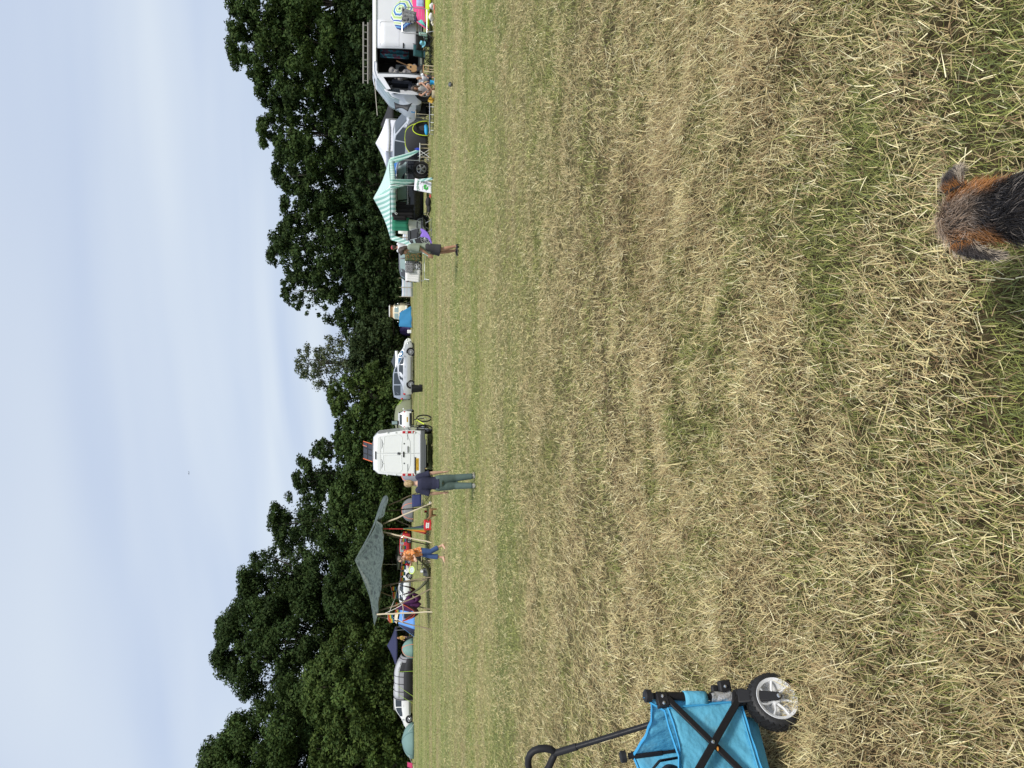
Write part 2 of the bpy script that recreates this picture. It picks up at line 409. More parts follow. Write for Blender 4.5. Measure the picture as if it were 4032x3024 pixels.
def blades(n, d0, d1, ln, wd, power, segs, stand=1.0, spread=1.0):
    """n blades over the view fan between distances d0 and d1"""
    d = (d0 ** power + rng.random(n) * (d1 ** power - d0 ** power)) ** (1 / power)
    d = np.maximum(1.05, d * np.exp(rng.normal(0, .11, n)))        # the bands of blade size run into one another
    x = (rng.random(n) * 2 - 1) * (d * 0.60 + 0.5) * spread
    y = d
    dr = dryness(x, y); r = rng.random(n)
    tuft = fbm(x * 5, y * 5, 21, 2)
    isdry = r < dr
    k1 = int(isdry.sum())
    col = np.zeros((n, 3))
    col[isdry] = mixc(STRAW, [24, 22, 22, 15, 13, 10], k1)
    col[~isdry] = mixc(GREEN, [30, 26, 18, 14, 12], n - k1)
    col *= (0.52 + 0.80 * rng.random((n, 1)) ** .8)
    # farther off each blade stands for a tuft, so it carries more of the patch's own mean colour
    mean = dr[:, None] * np.array([.475, .40, .215]) + (1 - dr[:, None]) * np.array([.275, .305, .088])
    kf = np.interp(d, [2, 5, 9, 16, 30], [0, .15, .42, .62, .75])[:, None]
    col = col * (1 - kf) + mean * (.66 + .62 * rng.random((n, 1))) * kf
    # brown thatch patches
    br = np.clip((fbm(x * 0.9, y * 1.2, 33, 3) - .54) * 5, 0, 1)[:, None] * (rng.random((n, 1)) < .6) * np.clip(1.3 - d / 9, 0, 1)[:, None]
    col = col * (1 - br * .5) + np.array([.22, .135, .065]) * br * .5
    L = ln * (0.5 + 1.0 * rng.random(n)) * np.where(isdry, 1.0, 0.85 + .6 * (tuft - .3))
    ang = rng.random(n) * 2 * np.pi
    # hay lies partly combed along the mowing direction
    comb = rng.random(n) < .68
    ang = np.where(comb, np.where(rng.random(n) < .7, 1.5, -1.6) + rng.normal(0, .55, n) + (fbm(x * .5, y * .5, 51, 2) - .5) * 2.2, ang)
    tilt = np.where(isdry, np.abs(rng.normal(0.22, .36, n)), np.abs(rng.normal(.75, .3, n)) * stand)
    tilt = np.clip(tilt, 0, 1.35)
    bend = np.where(isdry, rng.random(n) * .15, .25 + rng.random(n) * .45)
    hump = (fbm(x * 3.1, y * 3.1, 77, 3) - .38) * .16
    z0 = np.where(isdry, rng.random(n) ** 1.4 * .05, 0) + np.clip(hump, 0, .075) * np.clip(1.4 - d / 9, .25, 1)
    wv = wd * (0.65 + .7 * rng.random(n))
    roll = rng.normal(0, .6, n)
    ts = np.linspace(0, 1, segs + 1)
    hx, hy = np.cos(ang), np.sin(ang); px, py = -hy, hx
    curl = rng.normal(0, .16, n)
    V = np.zeros((n, 2 * segs + 1, 3), dtype=np.float32)
    for i, t in enumerate(ts):
        run = L * t * np.cos(tilt); sdw = curl * L * t * t
        cxp = x + hx * run + px * sdw; cyp = y + hy * run + py * sdw
        cz = z0 + L * (np.sin(tilt) * t - bend * t * t * np.sin(tilt) * 1.1)
        cz = np.maximum(cz, .003)
        if i == segs: V[:, 2 * segs] = np.stack([cxp, cyp, cz], 1)
        else:
            ww = wv * (1 - .45 * t) * .5
            ox, oy, oz = px * ww * np.cos(roll), py * ww * np.cos(roll), ww * np.sin(roll)
            V[:, 2 * i] = np.stack([cxp - ox, cyp - oy, cz - oz], 1); V[:, 2 * i + 1] = np.stack([cxp + ox, cyp + oy, cz + oz], 1)
    tri = []
    for i in range(segs - 1):
        a = 2 * i; tri += [(a, a + 1, a + 3), (a, a + 3, a + 2)]
    a = 2 * (segs - 1); tri.append((a, a + 1, 2 * segs))
    tri = np.array(tri); nv = 2 * segs + 1
    F = (tri[None] + (np.arange(n) * nv)[:, None, None]).reshape(-1, 3)
    return V.reshape(-1, 3), F, np.repeat(col, nv, axis=0)
GRASS = [blades(215000, 1.05, 4.6, .058, .0022, 1.85, 2), blades(130000, 4.2, 8.8, .066, .0038, 1.8, 2),
         blades(130000, 8.2, 18, .075, .0085, 1.7, 1), blades(90000, 17, 42, .085, .019, 1.6, 1),
         blades(50000, 38, 92, .075, .04, 1.5, 1, spread=0.95),
         blades(4500, 1.1, 9, .15, .0028, 1.8, 3), blades(3500, 1.05, 6, .10, .0038, 1.9, 3)]
off = 0; Vs, Fs, Cs = [], [], []
for V, F, c in GRASS:
    Vs.append(V); Fs.append(F + off); Cs.append(c); off += len(V)
me = np_mesh('grass', np.concatenate(Vs), np.concatenate(Fs), vcol('grass_blade', 0.7, 0.18), np.concatenate(Cs))
tag(link_mesh('grass', me), 'dry straw coloured and green blades of mown grass over the whole field', 'grass', kind='stuff')

# ---- trees
M_LEAF = vcol('leaf', 0.7, 0.15, 0.12)
M_BARK = mat('tree_bark', (0.07, 0.058, 0.045), 0.9, var=0.3, scale=3, bump=0.5, bscale=8)
def leaf_cloud(centres, radii, per, size, tint, seed, flat=0.75):
    """sprays of leaves over the shells of many twig clusters"""
    r = np.random.default_rng(seed); P, Nn, T = [], [], []
    for (c, rad) in zip(centres, radii):
        k = max(12, int(per * rad * rad))
        u = r.normal(size=(k, 3)); u /= np.linalg.norm(u, axis=1)[:, None]
        sh = rad * (0.30 + 0.95 * r.random(k) ** .7)
        p = c + u * sh[:, None] * np.array([1, 1, flat])
        P.append(p); nn = u * .8 + r.normal(size=(k, 3)) * .55 + np.array([0, 0, .35]); Nn.append(nn / np.linalg.norm(nn, axis=1)[:, None])
        T.append(np.full(k, 0.8 + .42 * r.random()))
    P = np.concatenate(P); Nn = np.concatenate(Nn); T = np.concatenate(T); n = len(P)
    a = np.cross(Nn, r.normal(size=(n, 3))); a /= np.linalg.norm(a, axis=1)[:, None] + 1e-9; b = np.cross(Nn, a)
    s = (size * (0.55 + .8 * r.random(n)))[:, None]; q = (0.45 + .4 * r.random(n))[:, None]
    V = np.stack([P - a * s, P + a * s * .5 - b * s * q, P + a * s * .5 + b * s * q], 1).reshape(-1, 3)
    F = np.arange(n * 3).reshape(-1, 3)
    hue = r.random((n, 1))
    col = np.array(tint) * (T[:, None]) * (.7 + .6 * r.random((n, 1)))
    col = col * (1 + np.array([.35, .12, -.1]) * (hue - .5))
    return V, F, np.repeat(col, 3, axis=0)
def tree(name, label, Y, topX, d, hw, tint, seed, per=380, size=.185, lobes=60, sparse=0.0, base=0.18, shape=1.0, group=None, lean=0.0):
    """Y, topX in the 2212-wide view; hw half width there"""
    Yf, Xf = Y * 1.8228, topX * 1.8228
    top = W(Xf, Yf, d).z; half = hw * 1.8228 / FPX * d * 1.2
    r = np.random.default_rng(seed)
    loc = at(Yf, d)
    t = thing(name, label, 'tree', loc, 0, group)
    cen, rad = [], []
    z0 = top * base
    lobes = int(lobes * 3.0)
    nb = 9; bump = 1 + .22 * (r.random((nb, 7)) - .5)           # each crown has its own ragged outline
    for i in range(lobes):
        f = r.random() ** .8; zc = z0 + (top - z0) * f
        env = min(1, 1.38 * (1.02 - f) ** .5) * min(1, .62 + 1.3 * f)
        ph = r.random() * 2 * math.pi
        env *= bump[int(ph / (2 * math.pi) * nb) % nb, int(f * 6.99)]
        rr = half * env * (1 if r.random() < .55 else r.random() ** .5) * (0.80 + .22 * r.random())
        rd = half * (.075 + .105 * r.random()) * (1.1 - .3 * f)
        zc = min(zc, top - rd * .75)
        cen.append((math.cos(ph) * rr + lean * f * half, math.sin(ph) * rr * .85, zc)); rad.append(rd)
    cen = np.array(cen); rad = np.array(rad)
    keep = r.random(len(cen)) > sparse
    V, F, col = leaf_cloud(cen[keep], rad[keep], per, size, tint, seed + 500)
    if sparse < .3:      # loose sprays between the clusters
        fk = r.random(16) * .8 + .04; fa = r.random(16) * 6.28; fr = half * .62 * np.minimum(1, 1.38 * (1.02 - fk) ** .5) * r.random(16) ** .5
        fc = np.stack([np.cos(fa) * fr, np.sin(fa) * fr * .85, z0 + (top - z0) * fk * .9], 1)
        V2, F2, c2 = leaf_cloud(fc, np.full(16, half * .36), per * (.22 - .5 * sparse * .6), size * 1.1, tint, seed + 900)
        F = np.concatenate([F, F2 + len(V)]); V = np.concatenate([V, V2]); col = np.concatenate([col, c2])
    link_mesh('crown', np_mesh('crown', V, F, M_LEAF, col), t)
    mb = MB(); tr = max(.22, half * .06)
    mb.tube([(0, 0, -.3), (.1, 0, top * .25), (lean * half * .5, .1, top * .55), (lean * half * .8, 0, top * .85)], [tr * 1.35, tr, tr * .6, tr * .15], 8)
    mb.obj('trunk', M_BARK, t)
    for i in range(0, len(cen), max(1, len(cen) // 12)):
        c = cen[i]; s0 = Vector((.05, 0, max(top * .14, c[2] * .55))); e = Vector(c)
        mid = s0.lerp(e, .5) + Vector((0, 0, .06 * half * (r.random() * 2 - .6)))
        lb = MB(); lb.tube([s0, mid, e], [tr * .42, tr * .25, tr * .06], 5); lb.obj('limb', M_BARK, t)
    return t
TG = 'trees along the far edge of the field'
DK = (.033, .056, .0155); MD = (.042, .070, .018); BR = (.058, .090, .022); PL = (.074, .092, .042)
tree('oak_tree', 'tallest leafy tree rising at the left edge of the wood', 1655, 430, 86, 150, MD, 1, lobes=85, group=TG)
tree('oak_tree', 'rounded mid green tree between the left edge tree and the great oak', 1555, 492, 90, 70, MD, 2, lobes=45, group=TG)
tree('oak_tree', 'great domed oak standing behind the navy gazebo', 1375, 462, 96, 118, DK, 3, lobes=85, sparse=.08, group=TG)
tree('oak_tree', 'oak with a sloping shoulder behind the left end of the camouflage tarp', 1245, 516, 98, 92, DK, 4, lobes=60, sparse=.1, group=TG)
tree('oak_tree', 'open crowned oak with sky gaps above the peak of the camouflage tarp', 1120, 580, 95, 85, DK, 5, lobes=50, sparse=.2, group=TG)
tree('oak_tree', 'lower oak with a ragged top above the blond walker', 1020, 632, 92, 62, DK, 6, lobes=40, sparse=.12, group=TG)
tree('oak_tree', 'small ragged tree with an isolated top left of the white rear facing van', 968, 672, 90, 36, DK, 7, lobes=26, sparse=.15, base=.1, group=TG)
tree('hedge_tree', 'broad bright olive tree in front of the oaks above the grey awning', 1475, 655, 82, 115, BR, 8, per=330, size=.19, lobes=75, base=.06, group=TG)
tree('hedge_tree', 'bright leafy tree low at the left edge above the teal tent', 1610, 668, 80, 80, BR, 9, per=330, size=.19, lobes=50, base=.06, group=TG)
tree('hedge_tree', 'dark bushy tree below the tarp peak', 1270, 700, 84, 90, DK, 10, per=330, size=.19, lobes=55, base=.04, group=TG)
tree('hedge_tree', 'dark bushy tree behind the blond walker and the tarp tip', 1090, 712, 82, 95, MD, 11, per=330, size=.19, lobes=60, base=.04, group=TG)
tree('hedge_tree', 'round green bush behind the roof of the white rear facing van', 945, 722, 80, 72, MD, 12, per=330, size=.19, lobes=55, base=.03, group=TG)
tree('hedge_tree', 'lit green bush right of the white rear facing van', 860, 706, 80, 62, BR, 13, per=330, size=.19, lobes=50, base=.03, group=TG)
tree('willow_tree', 'pale feathery thin tree standing behind the silver saloon car', 785, 638, 90, 62, PL, 14, per=200, size=.15, lobes=70, sparse=.12, base=.12, group=TG)
tree('hedge_tree', 'dull dark bush under the pale feathery tree', 765, 752, 86, 78, (.036, .055, .020), 15, per=300, size=.19, lobes=50, base=.03, group=TG)
tree('hedge_tree', 'low dark tree behind the cream camper van', 690, 722, 90, 58, DK, 16, per=300, size=.19, lobes=40, base=.03, group=TG)
tree('oak_tree', 'sparse oak with a pointed side crown above the striped windbreak', 632, 606, 92, 58, DK, 17, lobes=50, sparse=.22, group=TG)
tree('oak_tree', 'gappy oak with sky showing through above the olive shirted walker', 545, 576, 90, 78, DK, 18, lobes=62, sparse=.24, group=TG)
tree('oak_tree', 'dark oak above the left half of the striped gazebo', 455, 606, 88, 72, DK, 19, lobes=52, sparse=.16, group=TG)
tree('oak_tree', 'dark oak above the right half of the striped gazebo', 375, 588, 86, 72, DK, 20, lobes=55, sparse=.14, group=TG)
tree('oak_tree', 'full dark tree above the white pop up gazebo', 295, 556, 82, 72, MD, 21, lobes=60, sparse=.06, group=TG)
tree('oak_tree', 'full dark tree above the cab of the open white van', 210, 552, 80, 70, DK, 22, lobes=60, sparse=.05, group=TG)
tree('oak_tree', 'tall tree above the roof ladder of the open white van', 120, 490, 78, 88, MD, 23, lobes=75, sparse=.1, group=TG)
tree('oak_tree', 'tall tree at the right edge above the blue ringed parasol', 20, 488, 78, 90, MD, 24, lobes=75, sparse=.1, group=TG)
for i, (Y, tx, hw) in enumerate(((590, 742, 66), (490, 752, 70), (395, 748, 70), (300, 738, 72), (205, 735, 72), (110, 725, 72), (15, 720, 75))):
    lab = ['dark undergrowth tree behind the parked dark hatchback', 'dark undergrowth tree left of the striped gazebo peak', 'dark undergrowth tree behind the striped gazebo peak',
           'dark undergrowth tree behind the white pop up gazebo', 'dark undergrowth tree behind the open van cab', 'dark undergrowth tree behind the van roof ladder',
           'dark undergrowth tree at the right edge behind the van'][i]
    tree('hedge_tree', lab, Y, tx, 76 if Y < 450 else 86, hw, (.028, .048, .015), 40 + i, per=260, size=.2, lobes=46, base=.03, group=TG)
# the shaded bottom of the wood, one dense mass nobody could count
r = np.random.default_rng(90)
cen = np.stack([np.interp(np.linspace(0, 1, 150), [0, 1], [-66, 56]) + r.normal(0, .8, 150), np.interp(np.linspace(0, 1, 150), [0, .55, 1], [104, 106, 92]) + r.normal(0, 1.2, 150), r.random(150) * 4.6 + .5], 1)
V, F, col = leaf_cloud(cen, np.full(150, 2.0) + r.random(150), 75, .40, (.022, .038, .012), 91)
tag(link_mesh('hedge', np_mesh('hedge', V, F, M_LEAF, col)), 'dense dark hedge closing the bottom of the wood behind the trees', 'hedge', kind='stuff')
for i, (X0, X1, Y, d, lb) in enumerate(((1570, 1612, 2893, 80, 'thin wooden fence post right of the teal tent at the wood edge'), (1568, 1612, 2990, 80, 'thin wooden fence post at the far left wood edge'))):
    p = at(Y, d); q = MB(p); q.tube([p + Vector((0, 0, -.2)), p + Vector((0.02, 0, W(X0, Y, d).z))], [.07, .06], 6)
    tag(q.obj('fence_post', M_WOODL), lb, 'post', 'fence posts at the wood edge')
# aeroplane high in the sky
pl = W(744, 1863, 3000)
a = thing('aeroplane', 'tiny grey aeroplane flying in the pale sky', 'aeroplane', pl, .25)
M_PLANE = mat('plane_grey', (0.12, .14, .17), .5)
q = MB(); q.tube([(-7, 0, -.3), (-5.5, 0, 0), (5, 0, 0), (6.8, 0, .3)], [.2, 1.0, 1.0, .3], 8); q.obj('fuselage', M_PLANE, a)
for s in (-1, 1):
    q = MB(); q.poly([(1.5, 0, 0), (-.8, 0, 0), (-3.5, s * 6.5, .8), (-2.2, s * 6.5, .8)], (0, 0, .35)); q.obj('wing', M_PLANE, a)
q = MB(); q.poly([(4.2, -.15, .5), (6.8, -.15, .5), (7.2, -.15, 3), (6, -.15, 3)], (0, .3, 0)); q.obj('tail_fin', M_PLANE, a)
# ================================================================ VEHICLES
def prof(S):
    S = np.array(S, dtype=float); xs = S[:, 0]
    def at_x(x): return [float(np.interp(x, xs, S[:, i])) for i in range(1, 7)]
    return xs, at_x
class Veh:
    """body lofted along x from a table (x, sill z, waist z, roof z, sill half width, waist half width, roof half width)"""
    def __init__(s, S, rr=.05, inset=.08):
        s.xs, s.ax = prof(S); s.rr = rr; s.ins = inset
    def P(s, x, t, sd=1, off=0.0):
        zl, zb, zr, wl, wb, wr = s.ax(x); rr = min(s.rr, max(.005, (zr - zb) * .5))
        p = [(0, zl), (wl - .06, zl), (wl, zl + .1), (max(wl, wb) + .01, zl + .6 * (zb - zl)), (wb, zb), (wr + s.ins * .35, zr - rr), (max(.02, wr - s.ins), zr - rr * .12), (0, zr)]
        i = min(6, int(t)); f = t - i
        y = p[i][0] * (1 - f) + p[i + 1][0] * f; z = p[i][1] * (1 - f) + p[i + 1][1] * f
        if off:
            dy = p[i + 1][1] - p[i][1]; dz = -(p[i + 1][0] - p[i][0]); L = math.hypot(dy, dz) or 1
            y += off * dy / L; z += off * dz / L
        return Vector((x, sd * y, z))
    def body(s, m, parent, holes=(), extra=(), name='body'):
        xs = sorted(set(list(s.xs) + list(extra) + [h[0] for h in holes] + [h[1] for h in holes]))
        mb = MB(); vs = []; fs = []
        ts = sorted(set(list(range(8)) + [h[2] for h in holes] + [h[3] for h in holes])); n = len(ts)
        for x in xs:
            for sd in (1, -1):
                for t in ts: vs.append(s.P(x, t, sd))
        def cut(xm, tm, sd): return any(h[0] < xm < h[1] and h[2] < tm < h[3] and sd == h[4] for h in holes)
        for i in range(len(xs) - 1):
            for k, sd in enumerate((1, -1)):
                for j in range(n - 1):
                    if cut((xs[i] + xs[i + 1]) / 2, (ts[j] + ts[j + 1]) / 2, sd): continue
                    a = (i * 2 + k) * n + j; b = ((i + 1) * 2 + k) * n + j
                    fs.append((a, a + 1, b + 1, b) if sd == 1 else (a, b, b + 1, a + 1))
        for i in (0, len(xs) - 1):
            a = [(i * 2) * n + j for j in range(n)] + [(i * 2 + 1) * n + j for j in range(n - 2, 0, -1)]
            fs.append(tuple(a))
        mb.add(vs, fs); o = mb.obj(name, m, parent, smooth=40)
        bm = bmesh.new(); bm.from_mesh(o.data); bmesh.ops.remove_doubles(bm, verts=bm.verts, dist=.0005); bmesh.ops.recalc_face_normals(bm, faces=bm.faces); bm.to_mesh(o.data); bm.free()
        o.data.polygons.foreach_set('use_smooth', [True] * len(o.data.polygons)); o.data.set_sharp_from_angle(angle=math.radians(32))
        return o
    def patch(s, name, m, parent, x0, x1, t0, t1, sd=1, off=.008, both=False, nx=6):
        mb = MB()
        if both:
            f = lambda a, b: s.P(x0 + (x1 - x0) * a, t1 - (t1 - t0) * abs(2 * b - 1), 1 if b < .5 else -1, off)
            mb.grid(f, nx, 8)
        else: mb.grid(lambda a, b: s.P(x0 + (x1 - x0) * a, t0 + (t1 - t0) * b, sd, off), nx, 3)
        return mb.obj(name, m, parent, smooth=50)
def wheel(parent, x, y, r, wd, sd, spokes=5, rimm=None, rr=.68):
    o = MB(); prf = [(r * rr, -wd / 2), (r * .93, -wd / 2), (r, -wd * .36), (r, wd * .36), (r * .93, wd / 2), (r * rr, wd / 2)]
    o.lathe(prf, (x, y, r), (0, 1, 0), 28, closed=True); w_ = o.obj('wheel', M_TYRE, parent)
    q = MB(); yo = y + sd * wd * .36
    q.lathe([(r * rr, -.02), (r * rr, .02), (r * rr * .9, .025), (r * rr * .88, -.02)], (x, yo, r), (0, 1, 0), 28, closed=True)
    for k in range(spokes):
        a = 2 * math.pi * k / spokes + .3; d = Vector((math.cos(a), 0, math.sin(a)))
        c = Vector((x, yo + sd * .012, r)); q.tube([c + d * r * .06, c + d * r * rr * .93], [r * (.11 if spokes < 7 else .06), r * (.14 if spokes < 7 else .07)], 4)
    q.lathe([(0.001, .02 * sd), (r * .13, .02 * sd), (r * .15, 0)], (x, yo, r), (0, 1, 0), 12)
    q.obj('rim', rimm or M_RIM, w_)
    q = MB(); q.lathe([(0.001, 0), (r * rr * .9, 0)], (x, yo - sd * .03, r), (0, 1, 0), 20); q.obj('wheel_disc', M_PLAST, w_)
    return w_
def fit(v, parent, wx, wr, wb=None, wd=.2, spokes=5, ws=.02, sides=(1, -1)):
    for x in wx:
        for sd in sides:
            zl, zb, zr, wl, wbb, wrr = v.ax(x); y = sd * (max(wl, wbb) + ws - wd / 2)
            q = MB(); q.lathe([(0.001, 0), (wr * 1.17, 0), (wr * 1.17, -.1)], (x, sd * (max(wl, wbb) + .014), wr * 1.02), (0, sd, 0), 24)
            q.obj('wheel_arch', M_PLAST, parent); wheel(parent, x, y + sd * .012, wr, wd, sd, spokes)
SEDAN = [(-2.33, .42, .72, .78, .60, .66, .55), (-2.25, .25, .88, .93, .78, .80, .60), (-1.95, .2, .95, 1.0, .84, .84, .62), (-1.6, .19, .96, 1.06, .86, .86, .62), (-.9, .18, .95, 1.36, .88, .88, .57),
         (-.2, .18, .94, 1.44, .88, .88, .60), (.35, .18, .93, 1.40, .88, .88, .60), (1.15, .18, .92, .98, .88, .87, .66), (1.3, .18, .90, .94, .87, .86, .68), (1.95, .2, .78, .83, .83, .83, .68), (2.22, .24, .62, .68, .74, .74, .6), (2.33, .34, .52, .56, .62, .62, .5)]
HATCH = [(-2.0, .40, .75, .82, .60, .68, .55), (-1.95, .25, .9, 1.02, .78, .80, .58), (-1.72, .2, .95, 1.36, .83, .83, .55), (-1.2, .19, .95, 1.47, .85, .85, .58), (0, .18, .93, 1.5, .86, .86, .60), (.45, .18, .92, 1.45, .86, .86, .59),
         (1.05, .18, .92, 1.03, .86, .85, .66), (1.2, .18, .9, .95, .85, .84, .68), (1.7, .2, .8, .85, .82, .82, .68), (1.93, .25, .62, .68, .72, .72, .6), (2.0, .36, .52, .56, .62, .62, .5)]
SUVS = [(-2.28, .48, .85, .92, .62, .7, .55), (-2.22, .30, 1.0, 1.12, .82, .84, .60), (-2.0, .26, 1.07, 1.50, .88, .88, .58), (-1.5, .25, 1.07, 1.63, .9, .9, .60), (0, .25, 1.04, 1.67, .91, .91, .63), (.4, .25, 1.03, 1.62, .91, .91, .62),
        (1.1, .25, 1.03, 1.13, .91, .9, .70), (1.25, .25, 1.01, 1.06, .9, .89, .72), (1.95, .27, .92, .97, .86, .86, .72), (2.2, .32, .75, .80, .76, .76, .64), (2.28, .42, .62, .66, .66, .66, .54)]
MPVS = [(-2.2, .45, .9, 1.0, .66, .72, .6), (-2.12, .28, 1.02, 1.3, .84, .84, .64), (-1.95, .24, 1.04, 1.72, .87, .87, .66), (-1.2, .22, 1.04, 1.82, .88, .88, .68), (.1, .22, 1.02, 1.80, .88, .88, .68), (.55, .22, 1.0, 1.70, .88, .88, .66),
        (1.4, .22, .98, 1.10, .88, .87, .68), (1.55, .22, .95, 1.02, .87, .86, .70), (2.0, .24, .82, .88, .83, .83, .68), (2.18, .3, .66, .7, .74, .74, .6), (2.25, .4, .55, .6, .64, .64, .5)]
VANS = [(-2.95, .40, 1.30, 2.3, .90, .94, .80), (-2.93, .36, 1.30, 2.5, .96, .97, .83), (-2.6, .34, 1.3, 2.55, .97, .98, .84), (1.0, .34, 1.28, 2.55, .97, .98, .84), (1.25, .34, 1.28, 2.45, .97, .98, .82), (2.0, .34, 1.22, 1.75, .96, .96, .76),
        (2.15, .34, 1.15, 1.35, .95, .95, .80), (2.55, .34, 1.05, 1.18, .92, .92, .80), (2.78, .36, .85, .95, .86, .86, .76), (2.86, .42, .7, .76, .78, .78, .68)]
def car(name, label, cat, loc, rz, S, paint, sidewin, screen, rear, wx, wr, scale=1.0, spokes=5, group='vehicles parked at the campsite', glass=None, strip=None, plate=True, tail_patch=True, rails=False):
    t = thing(name, label, cat, loc, rz, group); t.scale = (scale,) * 3
    v = Veh(S); v.body(paint, t); gl = glass or M_GLASS
    for x0, x1 in sidewin:
        for sd in (1, -1): v.patch('window', gl, t, x0, x1, 4.12, 4.93, sd)
    if strip:
        for sd in (1, -1):
            q = MB(); q.tube([v.P(x, 4.03, sd, .012) for x in np.linspace(sidewin[0][0] - .1, sidewin[-1][1] + .1, 8)], .014, 5); q.obj('window_trim', strip, t)
            q = MB(); q.tube([v.P(x, 5.0, sd, .014) for x in np.linspace(sidewin[0][0] + .1, sidewin[-1][1] - .2, 8)], .013, 5); q.obj('window_trim', strip, t)
    v.patch('windscreen', gl, t, screen[0], screen[1], 5.7, 7, both=True)
    v.patch('rear_window', gl, t, rear[0], rear[1], 5.6, 7, both=True)
    fit(v, t, wx, wr, spokes=spokes)
    xf, xr = v.xs[-1], v.xs[0]
    for sd in (1, -1):
        q = MB(); p = v.P(xf - .16, 3.7, sd); q.ell((p.x - .02, p.y * .90, p.z - .02), (.15, .15, .075), 12, 6); q.obj('headlight', M_CLEARL, t)
        q = MB(); p = v.P(xr + .1, 3.9, sd); q.ell((p.x + .02, p.y * .93, p.z), (.10, .10, .13), 12, 6); q.obj('taillight', M_REDL, t)
        q = MB(); p = v.P(screen[1] - .12, 4.0, sd); q.ell((p.x, p.y + sd * .1, p.z + .06), (.06, .11, .07), 10, 6); q.obj('mirror', paint, t)
        for x in ((sidewin[0][0] + sidewin[0][1]) / 2 + .25, .15):
            q = MB(); p = v.P(x, 3.7, sd, .02); q.box(p, (.16, .02, .025)); q.obj('door_handle', paint, t)
        q = MB(); q.tube([v.P(x, 2.1, sd, .012) for x in np.linspace(wx[0] + wr * 1.3, wx[1] - wr * 1.3, 5)], .03, 5); q.obj('sill', M_PLAST, t)
        if rails:
            q = MB(); q.tube([v.P(x, 5.6, sd, .05) for x in np.linspace(screen[0] - .2, rear[1] + .15, 6)], .016, 5); q.obj('roof_rail', M_CHROME, t)
    q = MB(); q.box((xf - .05, 0, .36), (.14, 1.3, .16)); q.obj('bumper', M_PLAST, t, bevel=.02)
    q = MB(); q.box((xr + .07, 0, .40), (.16, 1.36, .2)); q.obj('bumper', M_PLAST, t, bevel=.02)
    if plate:
        q = MB(); q.box((xr - .02, 0, .72), (.02, .52, .11)); q.obj('number_plate', M_YPLATE, t)
    return t, v
PI = math.pi
# --- the far row
car('parked_car', 'silver saloon car seen from the side across the field beside the black bin', 'car', at(1451, 66), 0, SEDAN, M_SILVER, [(-1.45, -.62), (-.55, .30), (.36, .95)], (.4, 1.2), (-1.6, -.95), (-1.38, 1.42), .33, 1.01, 10)
car('parked_car', 'blue grey people carrier with dark glass rising behind the silver saloon', 'car', at(1478, 71.5), 0, MPVS, mat('pale_blue_grey_paint', (.35, .39, .45), .3, metal=.3, coat=.5), [(-1.8, -.9), (-.8, .2), (.28, 1.1)], (.6, 1.45), (-2.08, -1.96), (-1.35, 1.4), .33, 1.06, 5)
car('parked_car', 'white car with a blue tinted window half hidden behind the silver saloon bonnet', 'car', at(1418, 69), 0, HATCH, M_WHITE, [(-1.5, -.7), (-.6, .2), (.28, .85)], (.5, 1.1), (-1.9, -1.74), (-1.2, 1.28), .31, 1.0, 5, glass=mat('blue_tinted_glass', (.05, .14, .25), .08, coat=.5))
car('parked_car', 'bright red hatchback under the camouflage tarp far across the field', 'car', at(2163, 77), PI, HATCH, M_REDP, [(-1.5, -.7), (-.6, .2), (.28, .85)], (.5, 1.1), (-1.9, -1.74), (-1.2, 1.28), .31, .86, 5, glass=M_GLASSL)
car('parked_car', 'white off road car seen from the side behind the olive hammock', 'car', at(2308, 75), 0, SUVS, M_WHITE, [(-1.75, -.85), (-.75, .2), (.28, .95)], (.45, 1.15), (-2.1, -2.0), (-1.38, 1.42), .37, .82, 5)
t, v = car('parked_car', 'white estate car with tail facing us right of the white rear facing van', 'car', at(1648, 69), PI / 2, SUVS, M_WHITE, [(-1.75, -.85), (-.75, .2), (.28, .95)], (.45, 1.15), (-2.14, -2.0), (-1.38, 1.42), .37, .86, 5)
text_part('plate_lettering', 'YK05 VDO', .1, M_PLAST, t, (-2.312, 0, .72), (PI / 2, 0, -PI / 2))
car('parked_car', 'dark grey hatchback with a red rear lamp behind the white sheet rack', 'car', at(985, 47), 0, HATCH, M_GREYP, [(-1.5, -.7), (-.6, .2), (.28, .85)], (.5, 1.1), (-1.9, -1.74), (-1.2, 1.28), .31, .96, 5, glass=M_GLASSL)
# --- near right cluster
car('parked_car', 'black off road car with bright roof rails standing behind the striped gazebo', 'car', at(788, 37.4), PI + .06, SUVS, M_BLACKP, [(-1.75, -.85), (-.75, .2), (.28, .95)], (.45, 1.15), (-2.1, -2.0), (-1.38, 1.42), .37, .96, 5, glass=M_GLASSL, strip=M_CHROME, rails=True)
t, v = car('parked_car', 'silver people carrier facing us between the open van and the white pop up gazebo', 'car', at(538, 42), -PI / 2 + .66, MPVS, M_SILVER, [(-1.8, -.9), (-.8, .2), (.28, 1.1)], (.6, 1.5), (-2.08, -1.96), (-1.35, 1.4), .33, .98, 5)
q = MB(); q.box((2.24, 0, .62), (.06, 1.1, .12)); q.obj('grille', M_PLAST, t)
car('parked_car', 'white people carrier seen from behind over the black off road car under the gazebo', 'car', at(780, 48), PI / 2, MPVS, M_WHITE, [(-1.8, -.9), (-.8, .2), (.28, 1.1)], (.6, 1.45), (-2.08, -1.96), (-1.35, 1.4), .33, 1.08, 5, plate=False)

